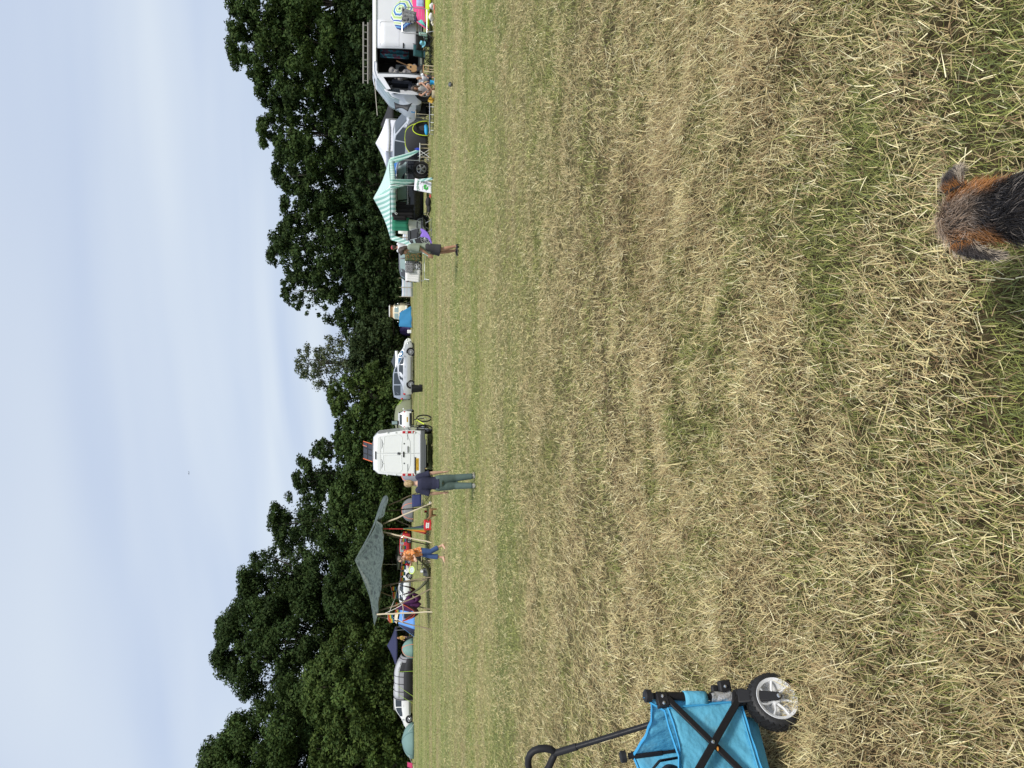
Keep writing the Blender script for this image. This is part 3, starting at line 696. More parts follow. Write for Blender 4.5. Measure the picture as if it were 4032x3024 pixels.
# --- white van with its rear to us
RV = [(0.0, .46, 1.28, 2.40, .90, .93, .76), (.04, .42, 1.28, 2.50, .955, .975, .80), (.35, .40, 1.28, 2.56, .965, .985, .82), (4.1, .40, 1.28, 2.56, .965, .985, .82), (4.6, .40, 1.28, 2.4, .96, .98, .80), (5.2, .4, 1.2, 1.7, .95, .95, .76), (5.9, .45, .9, 1.1, .85, .85, .7)]
base = at(1786, 31.9)
t = thing('parked_van', 'white high roofed van with its rear doors facing us and a solar panel on top', 'van', base, PI / 2 + .028, 'vehicles parked at the campsite')
v = Veh(RV, rr=.2, inset=.12); v.body(M_WHITE, t, extra=np.linspace(.5, 4, 6))
def rear(y, z, off=.0):  # a point on the rear face: y to the left is positive when looking forward
    return Vector((-.012 - off, y, z))
M_SEAM = mat('door_gap', (.18, .19, .2), .6)
for sd in (1, -1):
    q = MB(); w0, w1 = (.012, .86)
    q.poly([(-.004, sd * .008, .55), (-.004, sd * .80, .55), (-.004, sd * .86, .66), (-.004, sd * .855, 1.3), (-.004, sd * .80, 2.0), (-.004, sd * .74, 2.30), (-.004, sd * .66, 2.37), (-.004, sd * .008, 2.38)], (-.022, 0, 0))
    dr = q.obj('rear_door', M_WHITE, t, smooth=30, bevel=.008)
    q = MB(); pan = [(-.027, sd * .06, 1.36), (-.027, sd * .70, 1.33), (-.027, sd * .80, 1.42), (-.027, sd * .76, 2.0), (-.027, sd * .70, 2.08), (-.027, sd * .06, 2.12), (-.027, sd * .06, 1.36)]
    q.tube(pan, .012, 5); q.obj('panel_pressing', M_WHITE, dr)
    q = MB(); q.tube([(-.027, sd * .02, .96), (-.027, sd * .5, .98), (-.027, sd * .84, 1.12)], .006, 4); q.tube([(-.027, sd * .02, 2.24), (-.027, sd * .72, 2.24)], .005, 4); q.tube([(-.028, sd * .02, .82), (-.028, sd * .85, .82)], .006, 4)
    q.obj('door_crease', M_SEAM, dr)
    q = MB(); q.ell((-.03, sd * .42, 1.235), (.012, .035, .035), 12, 6); q.obj('vent_cap', M_DGREY, dr)
    # winged emblem: two wings and a small wheel
    q = MB(); cz = 2.16; cy = sd * .42
    for k in (1, -1): q.poly([(-.028, cy + k * .03, cz - .02), (-.028, cy + k * .10, cz - .012), (-.028, cy + k * .19, cz + .016), (-.028, cy + k * .20, cz + .03), (-.028, cy + k * .10, cz + .016), (-.028, cy + k * .03, cz + .012)], (-.003, 0, 0))
    q.lathe([(.022, 0), (.03, 0), (.03, .004), (.022, .004)], (-.028, cy, cz - .005), (-1, 0, 0), 14, closed=True); q.box((-.03, cy, cz - .06), (.004, .02, .05)); q.obj('winged_emblem', M_DGREY, dr)
    for z in (.78, 1.95, 1.6):
        q = MB(); q.box((-.02, sd * .90, z), (.05, .05, .05)); q.obj('hinge', M_WHITE, dr, bevel=.01)
    q = MB(); q.box((-.012, sd * .905, 1.05), (.05, .11, .52)); ll = q.obj('taillight', M_REDL, t, bevel=.015)
    for z, h, mm in ((1.13, .1, M_CLEARL), (.90, .06, M_CLEARL)):
        q = MB(); q.box((-.030, sd * .905, z), (.05, .10, h)); q.obj('lens', mm, ll, bevel=.01)
    q = MB(); q.box((-.015, sd * .80, .40), (.03, .2, .07)); q.obj('reflector', M_REDL, t, bevel=.008)
    q = MB(); q.box((-.02, sd * .88, .80), (.05, .09, .05)); q.obj('bumper_end', M_WHITE, t)
    q = MB(); q.box((4.35, sd * 1.21, 1.62), (.09, .20, .36)); mo = q.obj('wing_mirror', M_PLAST, t, bevel=.03)
    q = MB(); q.box((4.30, sd * 1.21, 1.65), (.012, .15, .25)); q.obj('mirror_glass', M_GLASSL, mo); q = MB(); q.tube([(4.4, sd * .95, 1.5), (4.38, sd * 1.15, 1.52)], .04, 6); q.obj('mirror_arm', M_PLAST, mo)
    q = MB(); q.tube([v.P(x, 3.25, sd, .012) for x in np.linspace(.1, 4, 6)], .02, 4); q.obj('side_moulding', M_DGREY, t)
q = MB(); q.box((-.06, 0, .45), (.16, 1.94, .19)); q.obj('bumper', M_DGREY, t, bevel=.03)
q = MB(); q.box((-.14, 0, .34), (.08, 1.2, .05)); q.obj('bumper_step', M_DGREY, t, bevel=.01)
q = MB(); q.box((-.036, .47, .68), (.012, .52, .115)); pl_ = q.obj('number_plate', M_YPLATE, t)
text_part('plate_lettering', 'AV13 DVK', .115, M_PLAST, pl_, (-.044, .47, .68), (PI / 2, 0, -PI / 2), .86)
q = MB(); q.box((-.036, .52, .77), (.03, .72, .05)); q.obj('plate_lamp_bar', M_PLAST, t)
text_part('lettering', 'CRAFTER', .058, M_DGREY, t, (-.028, -.70, 1.085), (PI / 2, 0, -PI / 2))
q = MB(); q.box((-.03, .60, 1.085), (.01, .30, .022)); q.obj('badge_strip', M_DGREY, t)
q = MB(); q.lathe([(.001, .006), (.07, .006), (.07, 0)], (-.028, 0, 1.46), (-1, 0, 0), 24); em = q.obj('round_emblem', M_PLAST, t)
q = MB(); q.lathe([(.058, .006), (.068, .006), (.068, .012), (.058, .012)], (-.028, 0, 1.46), (-1, 0, 0), 24, closed=True)
for pts in ([(.03, .045), (0, .0), (-.03, .045)], [(.045, .02), (.025, -.045), (0, -.005), (-.025, -.045), (-.045, .02)]):
    q.tube([(-.038, a, 1.46 + b) for a, b in pts], .007, 4)
q.obj('emblem_letters', M_CHROME, em)
q = MB(); q.box((-.04, .04, 1.26), (.03, .24, .055)); q.obj('lock_plate', M_PLAST, t, bevel=.01)
q = MB(); q.tube([(-.03, -.30, 1.08), (-.06, -.29, 1.08), (-.06, -.06, 1.08), (-.03, -.05, 1.08)], .018, 6); q.obj('door_handle', M_PLAST, t)
q = MB(); q.box((-.02, .06, 2.44), (.05, .34, .035)); q.obj('brake_light', M_PLAST, t, bevel=.008)
fit(v, t, (.95, 4.7), .34, wd=.22)
q = MB(); q.box((2.6, 0, .38), (4.6, 1.5, .08)); q.box((.3, .1, .28), (.12, .9, .05)); q.obj('underbody', M_PLAST, t)
sp_ = thing('roof_solar_panel', 'tilted dark solar panel with an orange edge raised on the van roof', 'solar panel', at(1775, 33.4, 2.56), PI / 2)
M_ORANGE = mat('orange_plastic', (.72, .15, .05), .5); M_CELL = mat('solar_cell', (.035, .04, .055), .2, coat=.4)
q = MB(); q.box((0, 0, .03), (.7, .82, .06)); q.obj('mount', M_DGREY, sp_, bevel=.01)
q = MB(); q.poly([(-.1, .46, .05), (-.1, -.30, .05), (.2, -.42, .46), (.2, .34, .46)][::-1], (.03, 0, 0)); pn = q.obj('panel', M_PLAST, sp_)
for i in range(3):
    for j in range(2):
        def pp(a, b): return Vector((-.1, .46, .05)).lerp(Vector((-.1, -.30, .05)), a).lerp(Vector((.2, .34, .46)).lerp(Vector((.2, -.42, .46)), a), b) + Vector((-.012, 0, .004))
        a0, a1, b0, b1 = i / 3 + .03, (i + 1) / 3 - .03, j / 2 + .04, (j + 1) / 2 - .04
        q = MB(); q.poly([pp(a0, b0), pp(a1, b0), pp(a1, b1), pp(a0, b1)], (.004, 0, 0)); q.obj('cell', M_CELL, pn)
q = MB(); q.tube([(-.11, -.32, .05), (.19, -.43, .46), (.19, -.25, .47), (.08, -.2, .3)], .018, 5); q.obj('orange_edge', M_ORANGE, sp_)
q = MB(); q.tube([(-.11, .46, .05), (.19, .34, .46)], .018, 5); q.obj('orange_edge', M_ORANGE, sp_)

# --- white van at the right, side door and cab door open
SV = [(-3.1, .50, 1.35, 2.35, .90, .94, .78), (-3.05, .44, 1.35, 2.55, .96, .98, .82), (-2.7, .44, 1.35, 2.62, .97, .99, .84), (1.65, .44, 1.35, 2.62, .97, .99, .84), (1.85, .44, 1.35, 2.52, .97, .99, .82), (2.7, .44, 1.28, 1.86, .96, .97, .76),
      (2.85, .46, 1.22, 1.45, .95, .95, .8), (3.0, .48, 1.1, 1.2, .92, .92, .8), (3.08, .52, .9, 1.0, .88, .88, .78), (3.12, .6, .75, .82, .80, .80, .70)]
base = Vector((15.4, 33.8, 0))
t = thing('parked_van', 'long white van side on with its sliding door open and a ladder on the roof', 'van', base, PI, 'vehicles parked at the campsite')
v = Veh(SV, rr=.2, inset=.12)
lx = lambda Y: 15.4 - W(1562, Y, 32.8).x       # photo row to the van's own x
d0, d1 = lx(190), lx(287); c0, c1 = lx(303), lx(352)
v.body(M_VANW, t, holes=[(d0, d1, 2, 5, 1), (c0, c1, 2.2, 4.85, 1)], extra=np.linspace(-2.5, 2.4, 8))
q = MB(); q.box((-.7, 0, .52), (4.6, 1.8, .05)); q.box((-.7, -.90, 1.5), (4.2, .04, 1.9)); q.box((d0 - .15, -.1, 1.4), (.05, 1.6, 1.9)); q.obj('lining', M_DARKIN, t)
fl = [v.P(x, tt, 1, .004) for x, tt in ((d0, 2), (d0, 5), (d1, 5), (d1, 2), (d0, 2))]
q = MB(); q.tube([v.P(d0, 2, 1), v.P(d0, 3, 1), v.P(d0, 4, 1), v.P(d0, 5, 1), v.P(d1, 5, 1), v.P(d1, 4, 1), v.P(d1, 3, 1), v.P(d1, 2, 1)], .03, 5); q.obj('door_frame', M_DGREY, t)
q = MB(); q.tube([v.P(c0, 2.2, 1), v.P(c0, 4, 1), v.P(c0, 4.85, 1), v.P(c1, 4.85, 1), v.P(c1, 4, 1), v.P(c1, 2.2, 1), v.P(c0, 2.2, 1)], .025, 5); q.obj('cab_door_frame', M_PLAST, t)
# sliding door parked back along the side, with its pressed panel
xa, xb = d0 - 1.22, d0 + .02
q = MB(); q.grid(lambda a, b: v.P(xa + (xb - xa) * a, 2.25 + 2.7 * b, 1, .05), 4, 8); sdr = q.obj('sliding_door', M_VANW, t, solid=.03)
q = MB(); q.tube([v.P(x, tt, 1, .07) for x, tt in ((xa + .1, 4.1), (xb - .1, 4.1), (xb - .08, 4.2), (xb - .08, 4.8), (xb - .14, 4.86), (xa + .14, 4.86), (xa + .08, 4.8), (xa + .08, 4.15), (xa + .1, 4.1))], .008, 4); q.obj('panel_pressing', M_VANW, sdr)
q = MB(); p = v.P(xb - .12, 3.75, 1, .09); q.box(p, (.22, .03, .05)); q.obj('door_handle', M_PLAST, sdr)
for tt in (3.0, 3.4): 
    q = MB(); q.tube([v.P(x, tt, 1, .01) for x in np.linspace(-3, d0 - .05, 6)], .016, 4); q.obj('side_moulding', M_VANW, t)
q = MB(); q.tube([v.P(x, 5.05, 1, .06) for x in np.linspace(-3, 1.3, 6)], .04, 6); q.obj('awning_rail', mat('white_rail', (.8, .8, .8), .4), t)
# cab door swung open towards the bonnet
dv = Vector((c1, .97, 0)); dirn = Vector((.42, .62, 0)).normalized() * .62
def DP(a, z): return dv + dirn * a + Vector((0, 0, z))
q = MB(); q.poly([DP(0, .55), DP(1, .62), DP(1.02, 1.35), DP(.55, 2.02), DP(0, 2.1)], (.03, -.02, 0)); cdr = q.obj('cab_door', M_VANW, t, bevel=.01)
q = MB(); q.poly([DP(.08, 1.42), DP(.93, 1.42), DP(.55, 1.93), DP(.08, 2.0)], (.05, -.035, 0)); 
q.v = [tuple(Vector(p) + Vector((-.015, .012, 0))) for p in q.v]; q.obj('window', M_GLASS, cdr)
q = MB(); p = DP(.2, 1.2) + Vector((-.02, .03, 0)); q.box(p, (.14, .04, .04), rz=.98); q.obj('door_handle', M_PLAST, cdr)
v.patch('side_window', M_GLASS, t, c1 + .07, 2.65, 4.1, 4.9, 1); v.patch('side_window', M_GLASS, t, c0 + .02, 2.6, 4.1, 4.9, -1)
v.patch('windscreen', M_GLASSL, t, 1.95, 2.85, 5.6, 7, both=True)
q = MB(); q.box((c0 + .26, .35, .95), (.5, .55, .16)); q.box((c0 + .05, .35, 1.38), (.16, .52, .75)); q.ell((c0 + .04, .35, 1.86), (.08, .16, .11), 10, 6); q.obj('cab_seat', mat('navy_seat', (.02, .024, .04), .8), t, bevel=.04)
fit(v, t, (-2.0, 2.5), .36, wd=.22)
for sd in (1, -1):
    q = MB(); q.ell((3.0, sd * .74, .95), (.12, .16, .14), 12, 6); q.obj('headlight', M_CLEARL, t)
    q = MB(); q.box((-3.1, sd * .88, 1.1), (.05, .12, .5)); q.obj('taillight', M_REDL, t)
q = MB(); q.box((3.06, 0, .6), (.16, 1.75, .22)); q.obj('bumper', M_DGREY, t, bevel=.03)
q = MB(); q.box((0, 0, .42), (4.0, 1.6, .08)); q.obj('underbody', M_PLAST, t)
# things on and in the open van
ld = thing('roof_ladder', 'grey ladder lying along the roof of the open white van', 'ladder', (0, 0, 0))
def vanpt(Y, z, y=33.2): return Vector((W(1562, Y, 32.9).x, y, z))
ld.location = vanpt(205, 2.66)
M_LAD = mat('weathered_aluminium', (.25, .24, .21), .5, metal=.4, var=.2)
for k, z in enumerate((.14, .34)):
    q = MB(); q.tube([(-1.35, 0, z), (1.35, 0, z)], .032, 4); q.obj('ladder_rail', M_LAD, ld)
for i in range(9):
    x = -1.22 + i * .305; q = MB(); q.tube([(x, 0, .14), (x, 0, .34)], .02, 5); q.obj('rung', M_LAD, ld)
rb = thing('roof_poles', 'bundle of dark poles strapped under the roof ladder', 'poles', vanpt(205, 2.6, 32.93))
for i in range(3):
    q = MB(); q.tube([(-1.3, -.04 * i, .02 + .04 * i), (1.3, -.04 * i, .02 + .04 * i)], .022, 6); q.obj('pole', mat('dark_pole', (.09, .075, .06), .7), rb)
gp_ = thing('awning_pole', 'thin grey pole sticking out forward from the van roof', 'pole', vanpt(316, 2.55, 32.9))
q = MB(gp_.location); q.tube([vanpt(312, 2.52, 33.0), W(1486, 455, 32.6)], .022, 6); q.obj('tube', M_LAD, gp_)
ct = thing('door_curtain', 'teal and plum curtain hanging in the open van doorway', 'curtain', vanpt(197, .9, 33.1))
q = MB(); q.grid(lambda a, b: (a * .42 - .26, .05 * math.sin(a * 14) + .05, .12 + 1.25 * b), 14, 4); q.obj('cloth', blotch('curtain_print', [(.01, .07, .10), (.02, .12, .16), (.09, .02, .04), (.03, .03, .06)], 3.0), ct, solid=.01)
wsh = thing('drum_stack', 'grey appliance with a round door inside the dark van', 'appliance', vanpt(243, .55, 33.9))
q = MB(); q.box((0, 0, .75), (.45, .4, .6)); q.obj('cabinet', mat('grey_cabinet', (.25, .26, .28), .5), wsh, bevel=.02)
q = MB(); q.lathe([(.001, .03), (.14, .03), (.17, 0)], (0, -.205, .75), (0, -1, 0), 20); q.obj('round_door', M_PLAST, wsh)
gt = thing('acoustic_guitar', 'brown acoustic guitar leaning inside the van doorway', 'guitar', vanpt(266, .64, 33.0))
def gouter(k, y, tilt=.35):
    R = Matrix.Rotation(tilt, 3, 'Y'); out = []
    for i in range(20):
        a = 2 * PI * i / 20; zz_ = math.sin(a) * .24; rx_ = (.19 if zz_ < 0 else .14) * math.cos(a) * (1 - .18 * math.exp(-(zz_ / .06) ** 2))
        out.append(R @ Vector((rx_ * k, y, .26 + zz_ * k)))
    return out
q = MB(); q.loft([gouter(1, 0), gouter(1, .09)]); q.obj('body', M_PLY, gt)
R = Matrix.Rotation(.35, 3, 'Y'); q = MB(); q.tube([R @ Vector((0, -.01, .46)), R @ Vector((0, -.01, .98))], .026, 4); q.obj('neck', mat('dark_wood', (.16, .09, .04), .5), gt)
q = MB(); q.lathe([(.001, 0), (.045, 0)], R @ Vector((0, -.004, .32)), (0, -1, 0), 16); q.obj('sound_hole', M_PLAST, gt)
bd = thing('bedding', 'crumpled pale quilt and pillow piled inside the van doorway', 'bedding', vanpt(272, .56, 33.25))
rr_ = np.random.default_rng(3)
q = MB()
for i in range(6): q.ell((rr_.normal(0, .1), .1 * rr_.random(), .2 + .2 * i), (.24, .2, .16), 10, 6)
q.obj('quilt', blotch('quilt_print', [(.18, .17, .18), (.25, .24, .24), (.08, .08, .11), (.3, .28, .25)], 6), bd, remesh=.04, soft=3)
# --- cream camper with the blue tarp tent
base = at(1226, 84)
t = thing('camper_van', 'cream vintage camper van with a raised wooden sided roof', 'camper van', base, -PI / 2 - .18, 'vehicles parked at the campsite')
CV = [(-2.1, .4, 1.1, 1.75, .72, .78, .62), (-2.0, .32, 1.1, 1.95, .82, .84, .68), (1.55, .32, 1.1, 1.98, .83, .85, .68), (1.85, .32, 1.1, 1.9, .83, .85, .66), (2.02, .34, 1.1, 1.55, .82, .84, .68), (2.12, .38, 1.1, 1.25, .80, .82, .74), (2.18, .42, .9, 1.0, .76, .78, .7)]
v = Veh(CV, rr=.15); v.body(M_CREAM, t)
for x0, x1 in ((-1.7, -.8), (-.7, .3), (.4, 1.4)):
    for sd in (1, -1): v.patch('window', M_GLASSL, t, x0, x1, 4.15, 4.9, sd)
for sd in (1, -1):
    q = MB(); q.grid(lambda a, b: v.P(1.90 + .19 * b, 5.2 + 1.72 * a, sd, .012), 6, 6); q.obj('windscreen', M_GLASSL, t)
    q = MB(); q.lathe([(.001, .03), (.11, .02), (.13, 0)], (2.13, sd * .56, .92), (1, 0, 0), 18); q.obj('headlight', M_CLEARL, t)
    q = MB(); q.ell((2.1, sd * .56, 1.13), (.05, .06, .05), 8, 6); q.obj('indicator', M_ORANGE, t)
    q = MB(); q.ell((1.85, sd * .98, 1.38), (.04, .08, .1), 8, 6); q.obj('mirror', M_CHROME, t)
q = MB(); q.box((2.17, 0, .5), (.12, 1.6, .16)); q.obj('bumper', M_WHITE, t, bevel=.03)
M_CHECK = bpy.data.materials.new('chequer_cover'); M_CHECK.use_nodes = True
nn_ = M_CHECK.node_tree.nodes; ck = nn_.new('ShaderNodeTexChecker'); ck.inputs['Scale'].default_value = 9; ck.inputs[1].default_value = (.7, .7, .7, 1); ck.inputs[2].default_value = (.02, .02, .03, 1)
tcn = nn_.new('ShaderNodeTexCoord'); M_CHECK.node_tree.links.new(tcn.outputs['Object'], ck.inputs[0]); M_CHECK.node_tree.links.new(ck.outputs[0], nn_['Principled BSDF'].inputs['Base Color'])
q = MB(); q.lathe([(.001, .17), (.27, .165), (.32, .1), (.32, 0)], (2.12, 0, .88), (1, 0, 0), 28); q.obj('spare_wheel_cover', M_CHECK, t)
q = MB(); q.box((-.1, 0, 2.12), (2.4, 1.15, .30)); q.obj('roof_side', M_PLY, t, bevel=.02)
q = MB(); q.box((-.1, .04, 2.33), (2.7, 1.36, .12)); q.obj('raised_roof', M_WHITE, t, bevel=.05)
fit(v, t, (-1.3, 1.2), .32)
# --- grey campervan with the drive-away awning
base = at(2770, 74)
t, v = car('camper_van', 'white camper car with a dark roof half hidden by the grey awning', 'camper van', base, PI + .25, MPVS, M_WHITE, [(-1.8, -.9), (-.8, .2), (.28, 1.1)], (.6, 1.5), (-2.08, -1.96), (-1.35, 1.4), .33, .98, 5)
q = MB(); q.box((2.2, 0, .62), (.1, 1.0, .2)); q.obj('grille', M_PLAST, t)
q = MB(); q.box((-.6, 0, 1.84), (2.2, 1.3, .05), ry=.02); q.obj('pop_up_roof', M_WHITE, t, bevel=.02)
# ================================================================ TENTS, GAZEBOS, SHELTERS
def cloth(name, col, var=.08, bump=.25, scale=3): return mat(name, col, .8, var=var, scale=scale, bump=bump, bscale=9)
def dome(label, loc, rz, rx, ry, h, m, name='dome_tent', pole=None, seams=4, door=None, power=.8, group='tents in the far row', roll=1.0):
    t = thing(name, label, 'tent', loc, rz, group)
    def f(a, b):
        ph = a * 2 * PI; th = b * PI / 2
        c = math.cos(th) ** power; k = 1 + .05 * math.cos(ph * 4)
        return (rx * math.cos(ph) * c * k, ry * math.sin(ph) * c * k, h * math.sin(th) ** roll)
    q = MB(); q.grid(f, 32, 10); q.obj('flysheet', m, t, solid=.006, smooth=60)
    if pole:
        for i in range(seams):
            q = MB(); q.tube([Vector(f(i / seams + .125, b)) * 1.006 for b in np.linspace(0, 1, 9)], .022, 5); q.obj('pole_sleeve', pole, t)
    if door:
        q = MB()
        pts = [Vector(f(.75 + dx, b)) * 1.012 for dx, b in ((-.09, .02), (-.085, .25), (-.05, .5), (0, .56), (.05, .5), (.085, .25), (.09, .02))]
        q.add(pts, [tuple(range(7))]); q.obj('door_flap', door, t, solid=.005)
    return t, f
TEAL = cloth('teal_canvas', (.14, .235, .22)); GRN = cloth('sage_tent_cloth', (.20, .22, .14)); GREYT = cloth('grey_tent_cloth', (.16, .16, .165)); LGREY = cloth('pale_grey_cloth', (.42, .43, .45))
ORG = mat('orange_trim', (.75, .16, .06), .6); NAVY = cloth('navy_cloth', (.022, .026, .075)); DKG = cloth('charcoal_cloth', (.018, .018, .021))
t, f = dome('teal green tunnel tent low at the far left of the field', at(2920, 68), .1, 1.5, 1.2, 1.08, TEAL, seams=4, pole=mat('tent_seam', (.06, .12, .12), .7), power=1.25, roll=.9)
for s in (-1, 1):
    q = MB(); q.tube([(.9 * s, -.5, .55), (1.9 * s, -1.4, .02)], .010, 4); q.obj('guy_rope', M_ROPE, t)
t, f = dome('teal dome tent with orange piping under the navy gazebo', at(2557, 71), 0, .9, .9, 1.05, cloth('mint_tent_cloth', (.15, .255, .23)), pole=ORG, power=1.0, door=cloth('sand_cloth', (.42, .36, .26)))
t, f = dome('grey dome tent with orange piping in the middle distance beyond the blue chair', at(2009, 70), 0, 1.1, 1.0, 1.08, GREYT, pole=ORG, door=LGREY)
t, f = dome('grey tent with orange piping mostly hidden behind the left side of the white van', at(1872, 41), 0, .62, .8, 1.28, cloth('blue_grey_tent_cloth', (.22, .23, .27)), pole=ORG)
t, f = dome('olive dome tent behind the white estate car', at(1647, 76), 0, 1.9, 1.5, 1.75, GRN, pole=mat('khaki_seam', (.25, .26, .18), .7), power=.6)
for s in (-1, 1):
    q = MB(); q.tube([(1.2 + .1 * s, -.3, 1.5), (3.3, -.5 + s * .4, .05)], .02, 4); q.obj('guy_rope', M_LIME, t)
t, f = dome('small purple tent right of the blue tarpaulin', at(1296, 86), 0, .75, .7, 1.2, cloth('purple_tent_cloth', (.10, .07, .25)), power=.5)
q = MB(); bx = at(1305, 79); q.o = bx; q.box(bx + Vector((0, 0, .22)), (.36, .3, .44)); tag(q.obj('cool_box', M_WHITE, bevel=.04), 'white box standing beside the purple tent', 'cool box')
# blue tarpaulin tent before the cream camper
t = thing('tarp_tent', 'bright blue tarpaulin shelter sloping in front of the cream camper', 'tent', at(1248, 74), 0, 'tents in the far row')
BT = cloth('blue_tarpaulin', (.015, .15, .30), var=.15)
a, b, c, d = W(1572, 1232, 74), W(1572, 1286, 74), W(1622, 1290, 73), W(1619, 1205, 73)
o = t.location
q = MB(o); q.grid(lambda u, v_: (a.lerp(b, u)).lerp(d.lerp(c, u), v_) + Vector((0, -.10 * math.sin(u * 9 + v_ * 3) * v_, -.03 * math.sin(u * 13))), 16, 8); q.obj('sheet', BT, t, solid=.008)
q = MB(o); q.grid(lambda u, v_: b.lerp(Vector((b.x + .5, 75.5, b.z * .8)), u).lerp(c.lerp(Vector((c.x + .3, 75.5, .03)), u), v_), 6, 6); q.obj('end_flap', cloth('blue_inner', (.03, .09, .17)), t, solid=.008)
q = MB(o); q.tube([b, Vector((b.x + .28, 73.6, 0))], .02, 5); q.obj('pole', M_ROPE, t)
# blue and navy tent at the left
t = thing('ridge_tent', 'bright blue and navy tent behind the left hammock poles', 'tent', at(2455, 66), 0, 'tents in the far row')
o = t.location; BL = cloth('bright_blue_cloth', (.10, .26, .60)); SAND = cloth('sand_canvas', (.60, .50, .34))
A0, A1 = at(2400, 66, 1.22), at(2456, 65.6, 1.42); B0, B1 = at(2400, 65, 0), at(2482, 64.6, 0)
q = MB(o); q.grid(lambda u, v_: A0.lerp(A1, u).lerp(B0.lerp(B1, u), v_) + Vector((0, .04 * math.sin(u * 12), 0)), 8, 6); q.obj('front_wall', BL, t, solid=.006)
E1, E2 = at(2510, 66.5, 0), at(2462, 66, 1.36)
q = MB(o); q.add([A1, B1, E1, E2], [(0, 1, 2, 3)]); q.obj('side_wall', NAVY, t, solid=.006)
q = MB(o); q.tube([E2, E1], .03, 5); q.obj('edge_trim', BL, t)
q = MB(o); q.grid(lambda u, v_: at(2402, 66.3, 1.22).lerp(at(2456, 66.0, 1.42), u) + Vector((0, 1.6 * v_, .36 * math.sin(PI * (.12 + .6 * v_)) )), 4, 8); q.obj('roof', SAND, t, solid=.006)
q = MB(o); q.box(at(2425, 64.95, .5), (.55, .04, .85)); q.obj('doorway', DKG, t)
# pavilions
def gazebo(label, loc, rz, hx, hy, ez, az, mroof, mval, legs=True, legm=None, val=.22, walls=(), name='gazebo', mroof2=None, curtains=None):
    t = thing(name, label, 'gazebo', loc, rz, 'gazebos')
    cr = [Vector((sx * hx, sy * hy, ez)) for sx, sy in ((-1, -1), (1, -1), (1, 1), (-1, 1))]; ap = Vector((0, 0, az))
    for i in range(4):
        p0, p1 = cr[i], cr[(i + 1) % 4]
        def sag(u, v_, p0=p0, p1=p1):
            b = p0.lerp(p1, u); p = b.lerp(ap, v_); return p - Vector((0, 0, .16 * math.sin(PI * v_) * (az - ez) * .6 + .05 * math.sin(PI * u) * (1 - v_)))
        q = MB(); q.grid(sag, 8, 6); q.obj('roof_panel', mroof if i % 2 == 0 or mroof2 is None else mroof2, t, solid=.006, smooth=40)
        q = MB(); q.grid(lambda u, v_, p0=p0, p1=p1: p0.lerp(p1, u) - Vector((0, 0, .05 * math.sin(PI * u) + val * v_ + .012 * v_ * math.sin(u * 60))), 30, 2); q.obj('valance', mval if i % 2 == 0 or mroof2 is None else mroof2, t, solid=.006)
        if legs:
            q = MB(); q.tube([(p0.x, p0.y, -.05), p0], .022, 6); q.obj('leg', legm or M_STEEL, t)
        if i in walls:
            q = MB(); q.grid(lambda u, v_, p0=p0, p1=p1: Vector((p0.x * .96, p0.y * .96, 0)).lerp(Vector((p1.x * .96, p1.y * .96, 0)), u) + Vector((.01 * math.sin(u * 9), .01 * math.sin(u * 11), ez * v_)), 10, 3); q.obj('side_wall', mval, t, solid=.006)
    return t
gazebo('navy blue gazebo with a pointed roof behind the left tents', at(2540, 76), .22, 1.6, 1.6, 1.72, 2.52, NAVY, NAVY, legm=M_STEEL)
WHT = cloth('white_canvas', (.62, .63, .72), var=.04)
gazebo('white pop up gazebo with closed white walls beside the silver people carrier', at(568, 48.5), .18, 1.12, 1.12, 2.22, 2.9, cloth('white_roof_canvas', (.74, .75, .80), var=.03), WHT, walls=(0, 1, 2, 3))
gazebo('black gazebo half hidden behind the white pop up gazebo', at(495, 52), .1, 1.3, 1.3, 2.0, 2.65, DKG, DKG, legm=M_PLAST)
gazebo('dark gazebo with a white roof edge behind the silver saloon car', at(1424, 76), .1, .95, 1.2, 1.72, 2.1, mat('slate_cloth', (.05, .06, .07), .8), M_WHITE, val=.3, legm=M_PLAST)
gazebo('olive square shelter behind the red hatchback', at(2182, 83), .1, 1.5, 1.2, 1.45, 1.75, GRN, GRN, walls=(2,))
MINT = [(.62, .74, .70), (.26, .48, .42)]
sx_, sy_ = stripes('mint_stripe_x', 0, .17, MINT), stripes('mint_stripe_y', 1, .17, MINT)
# the striped gazebo: built from its own four corners
gz = at(775, 35.6); t = thing('gazebo', 'mint green and white striped gazebo with its corner curtains tied back', 'gazebo', gz, .0, 'gazebos')
fl, fr, fm = W(1538, 943, 36.6), W(1531, 627, 36.4), W(1537, 727, 33.8)
back = fl + fr - fm; ap = W(1470, 781, 35.6)
cr = [fl, fm, fr, back]
for i in range(4):
    p0, p1 = cr[i], cr[(i + 1) % 4]; mm = sx_ if i in (0, 2) else sy_
    q = MB(gz); q.grid(lambda u, v_: p0.lerp(p1, u).lerp(ap, v_) - Vector((0, 0, .10 * math.sin(PI * v_) * (1 if True else 0))), 8, 6); q.obj('roof_panel', mm, t, solid=.006, smooth=40)
    q = MB(gz); q.grid(lambda u, v_: p0.lerp(p1, u) - Vector((0, 0, .22 * v_ + .03 * math.sin(PI * u) + .012 * v_ * math.sin(u * 70))), 36, 2); q.obj('valance', mm, t, solid=.006)
def curtain(top, wid, bot, wb, m, fold=5, mid=None):
    d = Vector((1, .35, 0)).normalized()
    def f(u, v_):
        c = top.lerp(bot, v_) + (Vector((0, 0, -.12 * math.sin(PI * v_))) if mid else Vector())
        ww = wid * (1 - v_) + wb * v_
        return c + d * ((u - .5) * ww) + Vector((0, .05 * math.sin(u * fold * 2 * PI), 0))
    q = MB(gz); q.grid(f, 24, 8); return q.obj('curtain', m, t, solid=.006)
